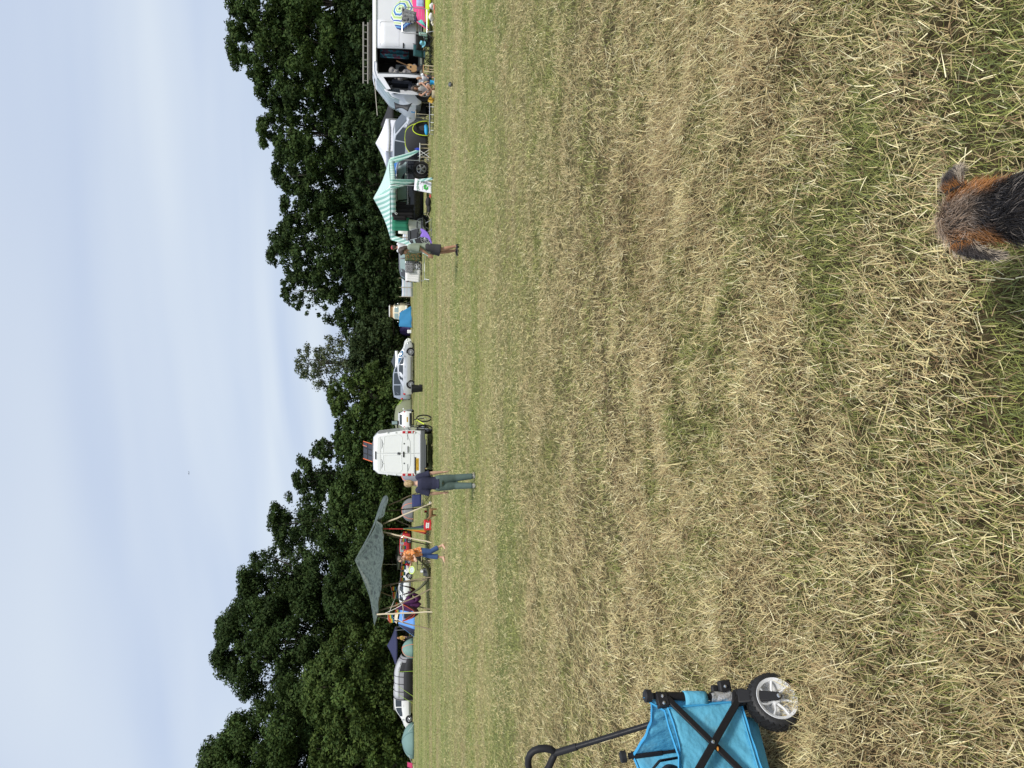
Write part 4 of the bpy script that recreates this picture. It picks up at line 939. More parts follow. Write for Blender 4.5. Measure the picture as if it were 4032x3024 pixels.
for p, b in ((fm, G(1706, 706)), (fl, W(1700, 1016, 34.5)), (fr, W(1652, 590, 34.4)), (back, W(1676, 852, 37.5))):
    q = MB(gz); 
    foot = Vector((p.x, p.y, -.05)); q.tube([foot, p], .022, 6); q.obj('leg', M_STEEL, t)
curtain(fm + Vector((.0, 0, 0)), .62, W(1640, 712, 33.9), .12, sx_); curtain(W(1640, 712, 33.9), .12, G(1706, 703), .10, sx_)
curtain(fr + Vector((-.1, 0, -.05)), .40, W(1655, 588, 34.8), .13, sx_, mid=True)
curtain(fl + Vector((.1, 0, -.05)), .30, W(1622, 968, 34.6), .15, sx_, mid=True); curtain(W(1622, 968, 34.6), .15, W(1702, 1016, 34.2), .05, sx_)
curtain(back + Vector((0, 0, 0)), .5, W(1678, 850, 37.5), .06, sx_)
# sign tied to its near leg
sg = thing('painted_sign', 'white hand painted sign with green lettering and a clover on the gazebo leg', 'sign', W(1668, 732, 33.5), 0.0)
c0, c1, c2, c3 = W(1634, 702, 33.55), W(1708, 720, 33.35), W(1705, 763, 33.35), W(1630, 748, 33.55)   # upper right, lower right, lower left, upper left
o = sg.location
q = MB(o); q.grid(lambda u, v_: c3.lerp(c0, u).lerp(c2.lerp(c1, u), v_) + Vector((0, .02 * math.sin(u * 6), 0)), 6, 6); q.obj('sheet', mat('white_sheet', (.72, .71, .77), .8, var=.03), sg, solid=.008)
def SP(u, v_, k=.02): return (c3.lerp(c0, u).lerp(c2.lerp(c1, u), v_)) - o + Vector((0, .02 * math.sin(u * 6) - k, 0))
GL = mat('green_ink', (.02, .22, .09), .8); CL = mat('clover_green', (.05, .40, .07), .8); PI_ = mat('pencil_grey', (.35, .35, .38), .8)
for i, ch in enumerate('DENANG'):
    u = .12 + .15 * i; me = lettering(ch, .19, .002); me.materials.clear(); me.materials.append(GL)
    ob = link_mesh('letter', me, sg, SP(u, .17 + .10 * (2 * (u - .5)) ** 2)); ob.rotation_euler = (PI / 2, -.05 + (u - .5) * .7, 0); ob.scale = (.72, 1, 1)
q = MB()
for i in range(4):
    a_ = PI / 4 + i * PI / 2 + .2
    for k in (-.32, .32): q.ell(SP(.47, .62) + Vector((math.cos(a_ + k) * .085, 0, math.sin(a_ + k) * .085)), (.05, .006, .05), 12, 6)
q.tube([SP(.47, .62), SP(.56, .78)], .008, 4); q.obj('clover', CL, sg)
rs_ = random.Random(4)
for (u, v_, wd_, n_, mm) in ((.66, .34, .10, 5, M_PLAST), (.70, .46, .12, 4, PI_), (.22, .42, .12, 5, PI_), (.2, .62, .10, 4, PI_), (.78, .62, .10, 4, PI_), (.28, .90, .22, 7, GL), (.62, .90, .30, 9, GL)):
    q = MB(); q.tube([SP(u + (i / n_ - .5) * wd_ * 1.4, v_ + rs_.uniform(-.035, .035)) for i in range(n_ * 2 + 1)], .006, 4); q.obj('pen_scribble', mm, sg)
# clothes hung from the gazebo
hd = thing('black_hoodie', 'black hooded top with a white mark hanging under the striped gazebo', 'hoodie', W(1541, 829, 35.2), 0)
q = MB(); q.grid(lambda a_, b: ((a_ - .5) * (.55 + .07 * b), .04 * math.sin(a_ * 18), -1.02 * b - .08 * abs(a_ - .5)), 16, 8); q.grid(lambda a_, b: ((a_ - .5) * .2 + .34, -.03 + .03 * math.sin(a_ * 9), -.08 - .62 * b), 6, 6); q.grid(lambda a_, b: ((a_ - .5) * .2 - .34, -.03 + .03 * math.sin(a_ * 9), -.08 - .62 * b), 6, 6)
q.obj('cloth', mat('black_fleece', (.008, .007, .008), .95), hd, solid=.02)
q = MB(); q.tube([(-.14, -.06, -.16), (-.2, -.06, -.24), (-.15, -.06, -.28), (-.1, -.06, -.24), (-.14, -.06, -.16)], .012, 4); q.obj('logo', M_WHITE, hd)
tw = thing('green_towel', 'emerald green towel hanging under the striped gazebo beside the hoodie', 'towel', W(1544, 880, 35.3), 0)
q = MB(); q.grid(lambda a_, b: ((a_ - .5) * .66, .03 * math.sin(a_ * 16), -.82 * b + .06 * math.sin(PI * a_) * b), 14, 5); q.obj('cloth', cloth('emerald_towel', (.015, .17, .10)), tw, solid=.015)
tw = thing('white_towel', 'long white sheet hanging below the green towel in the gazebo', 'sheet', W(1560, 888, 35.9), 0)
q = MB(); q.grid(lambda a_, b: ((a_ - .5) * .75 - .15 * b, .03 * math.sin(a_ * 12), -.1 - 1.3 * b), 12, 5); q.obj('cloth', cloth('white_sheet_cloth', (.68, .70, .66)), tw, solid=.01)
# black and lime tent
t, f = dome('black dome tent with lime green piping and an open dark door', at(541, 37.6), .35, 1.0, .9, 1.13, cloth('black_tent_cloth', (.016, .016, .018)), pole=mat('lime_piping', (.50, .62, .03), .6), seams=3, power=.62, group='tents near the gazebo')
dpts = []
for i in range(13):
    a_ = PI * i / 12; p = Vector((-.10 - .40 * math.cos(a_) * (1 if True else 1), 0, .05 + .72 * math.sin(a_) ** .8))
    b = math.asin(min(1, p.z / 1.13)); c = math.cos(b) ** .62; y = -.9 * c * math.sqrt(max(0, 1 - (p.x / (1.0 * c)) ** 2)) - .10
    dpts.append(Vector((p.x, y, p.z)))
q = MB(); q.add(dpts, [tuple(range(13))]); q.obj('doorway', mat('tent_inside_shade', (.004, .004, .005), .95), t, solid=.004)  # near-black sheet over the flysheet; the open door's shade is its colour
q = MB(); q.tube([p + Vector((0, -.01, 0)) for p in dpts], .022, 5); q.obj('door_piping', mat('lime_piping', (.50, .62, .03), .6), t)
# pop-up beach shelter in pink and lime
t = thing('beach_shelter', 'pink and lime pop up shelter with a turquoise side behind the drying rack', 'tent', at(20, 33.0), 0, 'tents near the gazebo'); o = t.location
PK = cloth('hot_pink_cloth', (.72, .06, .22)); LM = cloth('neon_lime_cloth', (.55, .72, .02)); TQ = cloth('turquoise_cloth', (.12, .55, .48))
tip, tR, bR = W(1688, 118, 32.3), W(1630, -40, 32.0), W(1690, -40, 31.6); mL = W(1640, 85, 32.6)
q = MB(o); q.grid(lambda u, v_: mL.lerp(tR + Vector((0, 0, .1)), u).lerp(tip.lerp(W(1676, -40, 31.8), u), v_) + Vector((0, -.12 * math.sin(PI * v_) , .06 * math.sin(PI * u))), 8, 6); q.obj('pink_panel', PK, t, solid=.006)
q = MB(o); q.grid(lambda u, v_: W(1676, 84, 32.2).lerp(W(1674, -40, 31.7), u).lerp(tip.lerp(W(1700, -40, 31.5), u), v_) + Vector((0, -.06 * math.sin(PI * v_) - .03, 0)), 8, 4); q.obj('lime_panel', LM, t, solid=.006)
q = MB(o); q.add([W(1641, 86, 32.5), W(1660, 76, 32.1), tip + Vector((.0, -.05, .02))], [(0, 1, 2)]); q.obj('turquoise_panel', TQ, t, solid=.006)
q = MB(o); q.tube([W(1640, 84, 32.5), W(1668, 105, 32.3), tip], .03, 5); q.obj('pink_edge', PK, t)
# parasol
t = thing('parasol', 'parasol with blue green and white rings beside the open white van', 'parasol', W(1574, 34, 32.6), 0)
RG = [(.02, .06, .36), (.42, .55, .22), (.62, .70, .60), (.36, .56, .18), (.66, .74, .66), (.12, .33, .60), (.02, .06, .30), (.62, .72, .62), (.34, .50, .16), (.50, .62, .30), (.66, .74, .66), (.02, .07, .42), (.62, .72, .62), (.48, .58, .26), (.64, .72, .62), (.02, .06, .28), (.14, .35, .62), (.02, .05, .22)]
R = (Matrix.Rotation(math.radians(14), 3, 'Z') @ Matrix.Rotation(math.radians(62), 3, 'X'))
def pf(a_, b):
    k = a_ * 8; i = int(k) % 8; fk = k - int(k)
    e0, e1 = Vector((math.cos(2 * PI * i / 8), math.sin(2 * PI * i / 8), 0)), Vector((math.cos(2 * PI * (i + 1) / 8), math.sin(2 * PI * (i + 1) / 8), 0))
    d = e0.lerp(e1, fk); r_ = .86 * b; return Vector((d.x * r_, d.y * r_, -.30 * b * b + .04 * math.sin(PI * fk) * b))
for i, c_ in enumerate(RG):          # one sewn band of cloth per ring, straight from rib to rib
    k0, k1 = i / len(RG), (i + 1) / len(RG)
    q = MB(); q.grid(lambda a_, b: pf(a_ * .99999, k0 + (k1 - k0) * b), 32, 2); cb = q.obj('canopy_band', mat('parasol_cloth_%d' % (RG.index(c_)), c_, .7, var=.04), t, solid=.005); cb.rotation_euler = R.to_euler()
q = MB(); q.tube([R @ Vector((0, 0, .07)), R @ Vector((0, 0, -1.55))], .016, 6); q.obj('pole', M_STEEL, t)
for i in range(8):
    q = MB(); q.tube([R @ Vector(pf(i / 8, b)) - R @ Vector((0, 0, .02)) for b in (0, .5, 1)], .008, 4); q.obj('rib', M_STEEL, t)
# windbreaks
WB = stripes('windbreak_stripe', 2, .36, [(.60, .60, .62), (.62, .62, .64), (.12, .30, .42), (.60, .62, .64), (.36, .33, .34), (.62, .62, .64), (.20, .30, .45)])
def windbreak(label, Y0, Y1, d0_, d1_, h, n):
    p0, p1 = at(Y0, d0_), at(Y1, d1_); t = thing('windbreak', label, 'windbreak', p0.lerp(p1, .5), 0, 'striped windbreaks'); o = t.location
    for i in range(n):
        a_, b = p0.lerp(p1, i / n), p0.lerp(p1, (i + 1) / n)
        q = MB(o); q.grid(lambda u, v_: a_.lerp(b, u) + Vector((0, .06 * math.sin(PI * u), .06 + h * v_ - .05 * math.sin(PI * u) * v_)), 6, 4); q.obj('panel', WB, t, solid=.006)
    for i in range(n + 1):
        a_ = p0.lerp(p1, i / n); q = MB(o); q.tube([a_ + Vector((0, -.03, -.2)), a_ + Vector((0, -.03, h + .3))], .02, 5); q.obj('stake', M_WOODL, t)
windbreak('long blue and grey striped windbreak left of the dark hatchback', 1168, 1058, 70, 70, 1.05, 3)
windbreak('striped windbreak bulging behind the blue camp chair by the gazebo', 990, 905, 46, 46, 1.15, 3)
# grey drive-away awning
t = thing('awning_tent', 'grey tunnel awning with black poles joined to the white camper car', 'tent', at(2680, 72), 0, 'tents in the far row'); o = t.location
def aw(u, v_):
    Y = 2592 + (2762 - 2592) * u; h = .75 + 1.05 * min(1, math.sin(PI * min(.5, u * .95 + .06)) ** .7) if u < .5 else 1.8
    a_ = PI * v_; return at(Y, 71.6, 0) + Vector((0, -.9 * math.cos(a_) * (-1), h * math.sin(a_) ** .6)) + Vector((0, .9, 0))
q = MB(o); q.grid(aw, 16, 12); q.obj('flysheet', cloth('mid_grey_cloth', (.25, .25, .27)), t, solid=.006)
for u in (.05, .45, .62, .8, .98):
    q = MB(o); q.tube([Vector(aw(u, b)) + Vector((0, -.02, .02)) for b in np.linspace(0, 1, 10)], .035, 5); q.obj('hoop', DKG, t)
q = MB(o); q.grid(lambda u, v_: Vector(aw(.1 + .85 * u, .62 + .18 * v_)) + Vector((0, -.02, .025)) , 8, 3)
q.obj('roof_panel', LGREY, t, solid=.004)
q = MB(o); q.grid(lambda u, v_: Vector(aw(.12 + .22 * u, 1.0 - .32 * v_)) + Vector((0, -.03, 0)), 4, 4); q.obj('doorway', DKG, t, solid=.004)
q = MB(o); q.grid(lambda u, v_: Vector(aw(.02 + .96 * u, 1.0 - .10 * v_)) + Vector((0, -.04, 0)), 8, 2); q.obj('mud_skirt', DKG, t, solid=.004)
for u, dx in ((.35, .5), (.66, -.6), (.85, -.5)):
    q = MB(o); p = Vector(aw(u, .72)); q.tube([p, Vector((p.x + dx, p.y - 1.3, .02))], .012, 4); q.obj('guy_rope', M_LIME, t)
p = at(3019, 62); t = thing('folded_chair', 'folded red camping chair cut off at the far left edge', 'chair', p, 0)
q = MB(); q.grid(lambda a_, b: ((a_ - .5) * .45, -.1 + .35 * b, .25 + .42 * b), 4, 4); q.obj('seat', mat('raspberry_cloth', (.40, .03, .10), .8), t, solid=.02)
for s in (-1, 1):
    q = MB(); q.tube([(s * .22, -.2, 0), (s * .22, .25, .75)], .015, 5); q.obj('frame', M_PLAST, t)

# ================================================================ POLE FRAME, TARP AND HAMMOCKS
fo = at(2220, 36); t = thing('pole_frame', 'frame of rough wooden poles lashed together to carry the camouflage tarp', 'pole frame', fo)
def pole(p0, p1, r0=.045, r1=.035, m=M_WOOD, bow=0):
    q = MB(fo); p0, p1 = Vector(p0), Vector(p1); d = (p1 - p0)
    pts = [p0.lerp(p1, k) + Vector((bow * math.sin(PI * k) + .012 * math.sin(k * 17), 0, .012 * math.cos(k * 11))) for k in np.linspace(0, 1, 8)]
    q.tube(pts, list(np.linspace(r0 * .74, r1 * .74, 8)), 7); q.obj('pole', m, t)
def foot(k, u, v_, d):  # a pole foot: the ground below a point of the photograph
    p = Q(k, u, v_, d); return Vector((p.x, p.y, -.05))
pole(Q(6, 570, 1065, 35.5), foot(6, 1200, 745, 36.5), m=M_WOOD); pole(Q(6, 520, 1165, 36.5), foot(6, 1260, 1090, 36.6), m=mat('dark_bark', (.10, .075, .05), .9))
pole(Q(6, 480, 1385, 35), foot(6, 1320, 1010, 33.2), .05, .038, M_WOODL); pole(Q(6, 640, 1290, 37), foot(6, 1300, 1590, 34.2))
pole(Q(6, 470, 1525, 34.6), foot(7, 1400, 168, 33.2), .05, .04, M_WOODL); pole(Q(7, 640, 25, 36), foot(7, 1300, 215, 36.5))
pole(Q(7, 555, 918, 35.6), foot(7, 1400, 760, 33.6), .045, .03, bow=.03); pole(Q(7, 870, 857, 35.2), foot(7, 1390, 805, 33.8), .04, .03)
pole(Q(7, 500, 1015, 36.5), Q(7, 960, 1185, 37), .045, .03); pole(Q(7, 490, 1350, 35), foot(7, 1405, 945, 33.2), .05, .035, bow=-.1)
pole(Q(7, 470, 1412, 34.4), foot(7, 1445, 1365, 32.6), .05, .04, M_WOODL); pole(Q(7, 480, 1445, 35), foot(8, 855, 90, 33.4), .045, .035)
pole(Q(7, 915, 1225, 34.2), Q(7, 915, 1552, 34.2), .03, .03, M_WOODL); pole(Q(7, 1190, 1280, 35), foot(7, 1360, 1335, 34), .04, .04); pole(Q(7, 520, 960, 36.8), Q(7, 830, 870, 36.8), .025, .02)
pole(Q(7, 560, 540, 37), Q(7, 800, 542, 37.2), .016, .014, M_ROPE)
for a_, b in (((7, 840, 900, 35), (7, 665, 1400, 34.4)), ((7, 865, 960, 35), (7, 945, 1090, 35)), ((7, 605, 1392, 34.4), (7, 915, 1235, 34.2)), ((7, 695, 1440, 34.4), (7, 900, 1545, 34.2)), ((7, 895, 100, 34.5), (7, 900, 560, 35)), ((7, 900, 560, 35), (7, 845, 900, 35))):
    q = MB(fo); p0, p1 = Q(*a_), Q(*b); q.tube([p0, p0.lerp(p1, .5) - Vector((0, 0, .05)), p1], .014, 4); q.obj('rope', M_ROPE, t)
# tarp
tp = thing('tarp', 'grey green camouflage tarp peaked over the pole frame', 'tarp', Vector((fo.x, 36, 2.1))); o = tp.location
CAM = blotch('camouflage_print', [(.034, .05, .041), (.066, .09, .075), (.044, .064, .053), (.018, .027, .023)], 4.6, .6, (0, .40, .50, .60), stretch=(1, 1, .6))
apx = Q(7, 75, 468, 36); low = [Q(6, 545, 890, 35.2), Q(6, 548, 1050, 34.8), Q(6, 485, 1235, 34.5), Q(6, 385, 1322, 34.4), Q(6, 470, 1420, 34.2), Q(7, 565, 10, 34), Q(7, 582, 150, 33.8), Q(7, 562, 450, 33.9), Q(7, 540, 800, 34), Q(7, 505, 1150, 34.2), Q(7, 470, 1400, 34.4), Q(7, 432, 1600, 34.8),
       Vector((Q(7, 432, 1600, 34.8).x + .9, 37.8, 2.3)), Vector((fo.x, 39.2, 2.25)), Vector((Q(6, 545, 890, 35.2).x - .8, 38, 2.3))]
def tarp_pt(u, v_):
    k = u * len(low); n_ = len(low); i = int(k) % n_; f = k - int(k)
    a_, b, c, d = low[i - 1], low[i], low[(i + 1) % n_], low[(i + 2) % n_]
    e = .5 * (2 * b + (c - a_) * f + (2 * a_ - 5 * b + 4 * c - d) * f * f + (3 * b - a_ - 3 * c + d) * f ** 3)
    p = apx.lerp(e, v_); return p - Vector((0, 0, .16 * math.sin(PI * v_) * (1 + .3 * math.sin(u * 31)))) + Vector((0, 0, .035 * math.sin(u * 60 + v_ * 9) * v_))
q = MB(o); q.grid(tarp_pt, 90, 14); q.obj('sheet', CAM, tp, solid=.006, smooth=85)
# hammocks and bunting
def sling(name, label, p0, p1, sag, wid, m, cat='hammock', rim=None, n=16, group='hammocks in the pole frame'):
    c = p0.lerp(p1, .5); t = thing(name, label, cat, Vector((c.x, c.y, min(p0.z, p1.z) - sag)), 0, group); o = t.location
    def f(u, v_):
        p = p0.lerp(p1, u) - Vector((0, 0, sag * (1 - (2 * u - 1) ** 2))); ww = wid * math.sin(PI * u) ** .7 + .03
        a_ = (v_ - .5) * PI * .9; return p + Vector((0, math.sin(a_) * ww * .55, (1 - math.cos(a_)) * ww * .55 + .012 * math.sin(u * 40 + v_ * 8)))
    q = MB(o); q.grid(f, n, 8); q.obj('cloth', m, t, solid=.008, smooth=50)
    if rim:
        for v_ in (0, 1):
            q = MB(o); q.tube([f(u, v_) for u in np.linspace(0, 1, 12)], .018, 5); q.obj('edge_cord', rim, t)
    return t
sling('hammock', 'long olive hammock slung across the middle of the pole frame', Q(7, 960, 1110, 34.4), Q(7, 1120, 415, 33.6), .92, .30, cloth('olive_hammock', (.085, .09, .05)))
t = sling('hammock_chair', 'deep purple hanging chair of gathered cloth at the left of the frame', Q(7, 860, 1290, 34.6), Q(7, 1000, 1010, 34.8), .78, .55, cloth('purple_hammock', (.075, .012, .085)), 'hammock')
q = MB(t.location); a_, b, c = Q(7, 800, 1320, 34.7), Q(7, 1040, 1370, 34.6), Q(7, 1240, 1230, 34.5); q.grid(lambda u, v_: a_.lerp(b, u).lerp(Q(7, 1010, 1060, 34.6).lerp(c, u), v_) + Vector((0, -.2 * math.sin(PI * v_), 0)), 8, 8); q.obj('side_drape', cloth('purple_hammock', (.075, .012, .085)), t, solid=.008)
sling('hammock_chair', 'black hanging chair with orange red edging on a wooden bar at the left', Q(7, 915, 1530, 34.1), Q(7, 920, 1240, 34.1), .72, .40, cloth('dark_plum_cloth', (.05, .015, .02)), 'hammock', rim=mat('rust_cord', (.45, .06, .02), .7))
sling('hammock_chair', 'dark red hanging chair behind the olive hammock', Q(7, 870, 1080, 36), Q(7, 858, 905, 36), .74, .25, cloth('maroon_cloth', (.10, .008, .012)), 'hammock')
t = thing('hammock_chair', 'closed red and rainbow hanging chair on a red rope above the cool bag', 'hammock', Q(6, 1230, 1470, 34.2), 0, 'hammocks in the pole frame'); o = t.location
p0, p1 = Q(6, 485, 1470, 34.4), Q(6, 830, 1472, 34.3)
q = MB(o); q.tube([p0, p1], .022, 6); q.obj('rope', mat('red_rope', (.50, .03, .03), .8), t)
RB = stripes('rainbow_stripe', 0, .62, [(.10, .18, .10), (.05, .07, .11), (.02, .025, .07), (.38, .02, .03), (.55, .16, .02), (.60, .42, .06)], cuts=[0, .10, .25, .5, .80, .92])
q = MB(o); q.grid(lambda u, v_: p1.lerp(Q(6, 1225, 1480, 34.1), v_) + Vector(((u - .5) * (.04 + .44 * v_ ** 1.3), -.12 * v_ * math.cos((u - .5) * 4) + .03 * math.sin(u * 22), -.1 * v_ * (u))), 18, 10); q.obj('cloth', RB, t, solid=.01)
def flags(label, pts, n, seed):
    c = Vector(pts[0]); t = thing('bunting', label, 'bunting', c, 0, 'rainbow bunting in the pole frame'); r_ = random.Random(seed)
    q = MB(c); q.tube(pts, .008, 4); q.obj('string', M_ROPE, t)
    FC = [mat('flag_' + k, c_, .8) for k, c_ in (('red', (.5, .03, .02)), ('orange', (.62, .2, .02)), ('yellow', (.62, .5, .05)), ('green', (.04, .22, .10)), ('blue', (.04, .12, .35)))]
    for i in range(n):
        k = (i + .5) / n * (len(pts) - 1); j = min(int(k), len(pts) - 2); p = Vector(pts[j]).lerp(Vector(pts[j + 1]), k - j)
        fl_ = None
        for b in range(5):
            q = MB(c); z0 = -b * .045; q.poly([p + Vector((-.09, .01 * b, z0)), p + Vector((.09, -.01, z0)), p + Vector((.09 + r_.uniform(-.03, .03), -.01, z0 - .045)), p + Vector((-.09, .01, z0 - .045))], (0, .006, 0))
            if fl_ is None: fl_ = q.obj('flag', FC[b], t)
            else: q.obj('flag_band', FC[b], fl_)
flags('rainbow bunting behind the olive hammock', [Q(7, 700, 920, 35.5), Q(7, 735, 1060, 35.5), Q(7, 740, 1130, 35.4)], 3, 1)
flags('rainbow bunting above the hanging chairs', [Q(7, 780, 1215, 35), Q(7, 795, 1300, 34.9), Q(7, 770, 1400, 34.8)], 3, 2)
flags('rainbow bunting at the left end pole', [Q(7, 650, 1410, 34.3), Q(7, 655, 1500, 34.3), Q(7, 690, 1540, 34.3)], 3, 3)
flags('rainbow bunting strung from the middle pole before the white off road car', [Q(7, 880, 60, 34.5), Q(7, 890, 500, 34.9), Q(7, 862, 860, 35)], 7, 4)
# ================================================================ PEOPLE
def ring(c, ax, side, rx, ry, n=14):
    ax = Vector(ax).normalized(); sd = (Vector(side) - ax * Vector(side).dot(ax)).normalized(); fw = ax.cross(sd)
    return [Vector(c) + sd * (math.cos(2 * PI * i / n) * rx) + fw * (math.sin(2 * PI * i / n) * ry) for i in range(n)]
def hand(q, wr, d, side, s, curl=.5):
    """palm, four unequal fingers and a thumb; d runs down the forearm, side points to the thumb side"""
    d = Vector(d).normalized(); side = (Vector(side) - d * Vector(side).dot(d)).normalized(); nrm = d.cross(side)
    pc = wr + d * .028 * s * 1.2
    q.loft([ring(wr, d, side, .015 * s, .011 * s, 8), ring(pc, d, side, .024 * s, .012 * s, 8), ring(wr + d * .058 * s, d, side, .024 * s, .010 * s, 8)])
    for i, (l, off) in enumerate(((.040, .018), (.046, .006), (.043, -.006), (.034, -.018))):
        b = wr + d * .054 * s + side * off * s; m_ = b + d * l * .55 * s + nrm * .006 * s * curl; e = b + d * l * s * (1 - .25 * curl) + nrm * .024 * s * curl
        q.tube([b, m_, e], [.0068 * s, .0062 * s, .0045 * s], 6)
    b = wr + d * .018 * s + side * .018 * s; q.tube([b, b + d * .018 * s + side * .016 * s, b + d * .038 * s + side * .018 * s + nrm * .008 * s], [.0085 * s, .0075 * s, .0055 * s], 6)
DEF = dict(pelvis=(0, 0, .53), neck=(0, 0, .825), head=(0, .012, .925), hipw=.05, shw=.105, elR=(.135, -.01, .635), wrR=(.145, .03, .49), elL=(-.135, -.01, .635), wrL=(-.145, .03, .49),
           knR=(.055, .02, .285), anR=(.055, -.01, .045), knL=(-.055, .02, .285), anL=(-.055, -.01, .045), fR=(.1, 1, 0), fL=(-.1, 1, 0), hd=(0, 1, -.05))
def person(label, loc, rz, H, J, skin, top, bottom, hair, shoes=None, sleeve=.9, leglen=1.0, hem=-.02, tb=.014, lb=.012, hairstyle='short', female=False, vox=.0105, glasses=False, legtaper=1.0, group=None, extra=None):
    j = dict(DEF); j.update(J); v = {k: (Vector(x) * H if isinstance(x, tuple) else x) for k, x in j.items()}
    t = thing('person', label, 'person', loc, rz, group)
    pe, ne, he = v['pelvis'], v['neck'], v['head']; spine = (ne - pe); sx = Vector((1, 0, 0))
    tw = Vector((1, j.get('twist', 0), 0)).normalized()
    shR, shL = ne + tw * j['shw'] * H - spine.normalized() * .018 * H, ne - tw * j['shw'] * H - spine.normalized() * .018 * H
    hiR, hiL = pe + sx * j['hipw'] * H, pe - sx * j['hipw'] * H
    hd = v['hd'].normalized(); up = Vector((0, 0, 1)); rt = hd.cross(up).normalized(); upv = rt.cross(hd)
    HR = Matrix((rt, hd, upv)).transposed()
    def hp(x, y, z): return he + HR @ (Vector((x, y, z)) * H)
    q = MB()
    prof_ = [(-.22, .070, .055), (-.08, .085, .062), (.06, .084, .06), (.3, .072, .052), (.55, .082, .058), (.8, .094, .056), (.93, .075, .045), (1.0, .036, .036)]
    def torso(q, add, lo=-.22, hi=1.0):
        rs = []
        for f, a_, b in prof_:
            if f < lo - .01 or f > hi + .01: continue
            w_ = a_ * (1.06 if female and f < .1 else 1) + add
            rs.append(ring(pe + spine * f, spine, tw if f > .5 else sx, w_ * H, (b + add * 1.1) * H))
        q.loft(rs)
    torso(q, 0)
    q.tube([ne - spine * .05, ne.lerp(he, .75)], [.034 * H, .031 * H], 10)
    q.ell(hp(0, -.004, .010), (.047 * H, .060 * H, .064 * H), 16, 10, HR); q.ell(hp(0, .018, -.030), (.036 * H, .040 * H, .038 * H), 12, 8, HR)
    q.tube([hp(0, .052, .006), hp(0, .066, -.012), hp(0, .056, -.018)], [.006 * H, .010 * H, .007 * H], 6)
    for s_ in (1, -1): q.ell(hp(s_ * .047, -.002, -.004), (.006 * H, .012 * H, .018 * H), 8, 6, HR)
    for sh, e, wv, s_ in ((shR, v['elR'], v['wrR'], 1), (shL, v['elL'], v['wrL'], -1)):
        q.ell(sh, (.032 * H,) * 3, 10, 8); q.tube([sh, sh.lerp(e, .5), e, e.lerp(wv, .4), wv], [.033 * H, .030 * H, .025 * H, .026 * H, .018 * H], 10)
        hand(q, wv, wv - e, Vector((-s_ * .3, 1, .2)), H * 1.12)
    for hi_, kn, an, ft, s_ in ((hiR, v['knR'], v['anR'], j['fR'], 1), (hiL, v['knL'], v['anL'], j['fL'], -1)):
        q.ell(hi_, (.054 * H,) * 3, 10, 8); q.tube([hi_, hi_.lerp(kn, .5), kn, kn.lerp(an, .35), an], [.055 * H, .046 * H, .033 * H, .034 * H, .02 * H], 12)
        fd = Vector(ft).normalized(); q.tube([an - fd * .022 * H + Vector((0, 0, -.012 * H)), an + fd * .02 * H + Vector((0, 0, -.018 * H)), an + fd * .085 * H + Vector((0, 0, -.032 * H)), an + fd * .115 * H + Vector((0, 0, -.034 * H))], [.026 * H, .028 * H, .022 * H, .011 * H], 10)
    q.obj('body', skin, t, remesh=vox, soft=3)
    for s_ in (1, -1):
        q = MB(); q.ell(hp(s_ * .018, .051, .004), (.008 * H, .005 * H, .005 * H), 8, 6, HR); q.obj('eye', mat('eye', (.02, .015, .01), .3), t)
    q = MB(); q.tube([hp(-.016, .055, -.034), hp(0, .060, -.035), hp(.016, .055, -.034)], .0035 * H, 5); q.obj('mouth', mat('lips', (.34, .12, .10), .5), t)
    # shirt
    q = MB(); rs = []
    for f, a_, b in prof_:
        if f <= hem - .06: continue
        rs.append((f, a_, b))
    rs = [(hem, .094, .072)] + [r_ for r_ in rs if r_[0] > hem + .03]
    q.loft([ring(pe + spine * (f if f < .99 else .985), spine, tw if f > .5 else sx, (a_ + tb * (1.25 if f < .6 else 1)) * H, (b + tb * 1.2) * H) for f, a_, b in rs])
    for sh, e, wv, s_ in ((shR, v['elR'], v['wrR'], 1), (shL, v['elL'], v['wrL'], -1)):
        q.ell(sh, ((.034 + tb) * H,) * 3, 10, 8)
        if sleeve <= 1: q.tube([sh, sh.lerp(e, sleeve * .5), sh.lerp(e, sleeve)], [(.034 + tb) * H, (.031 + tb * 1.2) * H, (.030 + tb * 1.5) * H], 12)
        else: q.tube([sh, sh.lerp(e, .5), e, e.lerp(wv, sleeve - 1)], [(.034 + tb) * H, (.033 + tb) * H, (.028 + tb) * H, (.025 + tb * 1.6) * H], 12)
    q.obj('shirt', top, t, remesh=vox * 1.2, soft=2)
    # trousers
    q = MB(); q.loft([ring(pe + spine * f, spine, sx, (a_ + .010) * H, (b + .012) * H) for f, a_, b in ((-.2, .074, .06), (-.06, .088, .066), (.12, .082, .06))])
    for hi_, kn, an in ((hiR, v['knR'], v['anR']), (hiL, v['knL'], v['anL'])):
        pts, rs = [hi_, hi_.lerp(kn, .5)], [(.056 + lb * .6) * H, (.047 + lb) * H]
        if leglen > .5:
            pts.append(kn); rs.append((.036 + lb) * H); f = (leglen - .5) * 2; pts.append(kn.lerp(an, f)); rs.append((.028 + lb * legtaper) * H)
        else: pts.append(hi_.lerp(kn, leglen * 2)); rs.append((.042 + lb * legtaper) * H)
        q.ell(hi_, ((.054 + lb * .6) * H,) * 3, 10, 8); q.tube(pts, rs, 12)
    q.obj('trousers' if leglen > .5 else 'shorts', bottom, t, remesh=vox * 1.2, soft=2)
    # hair
    q = MB()
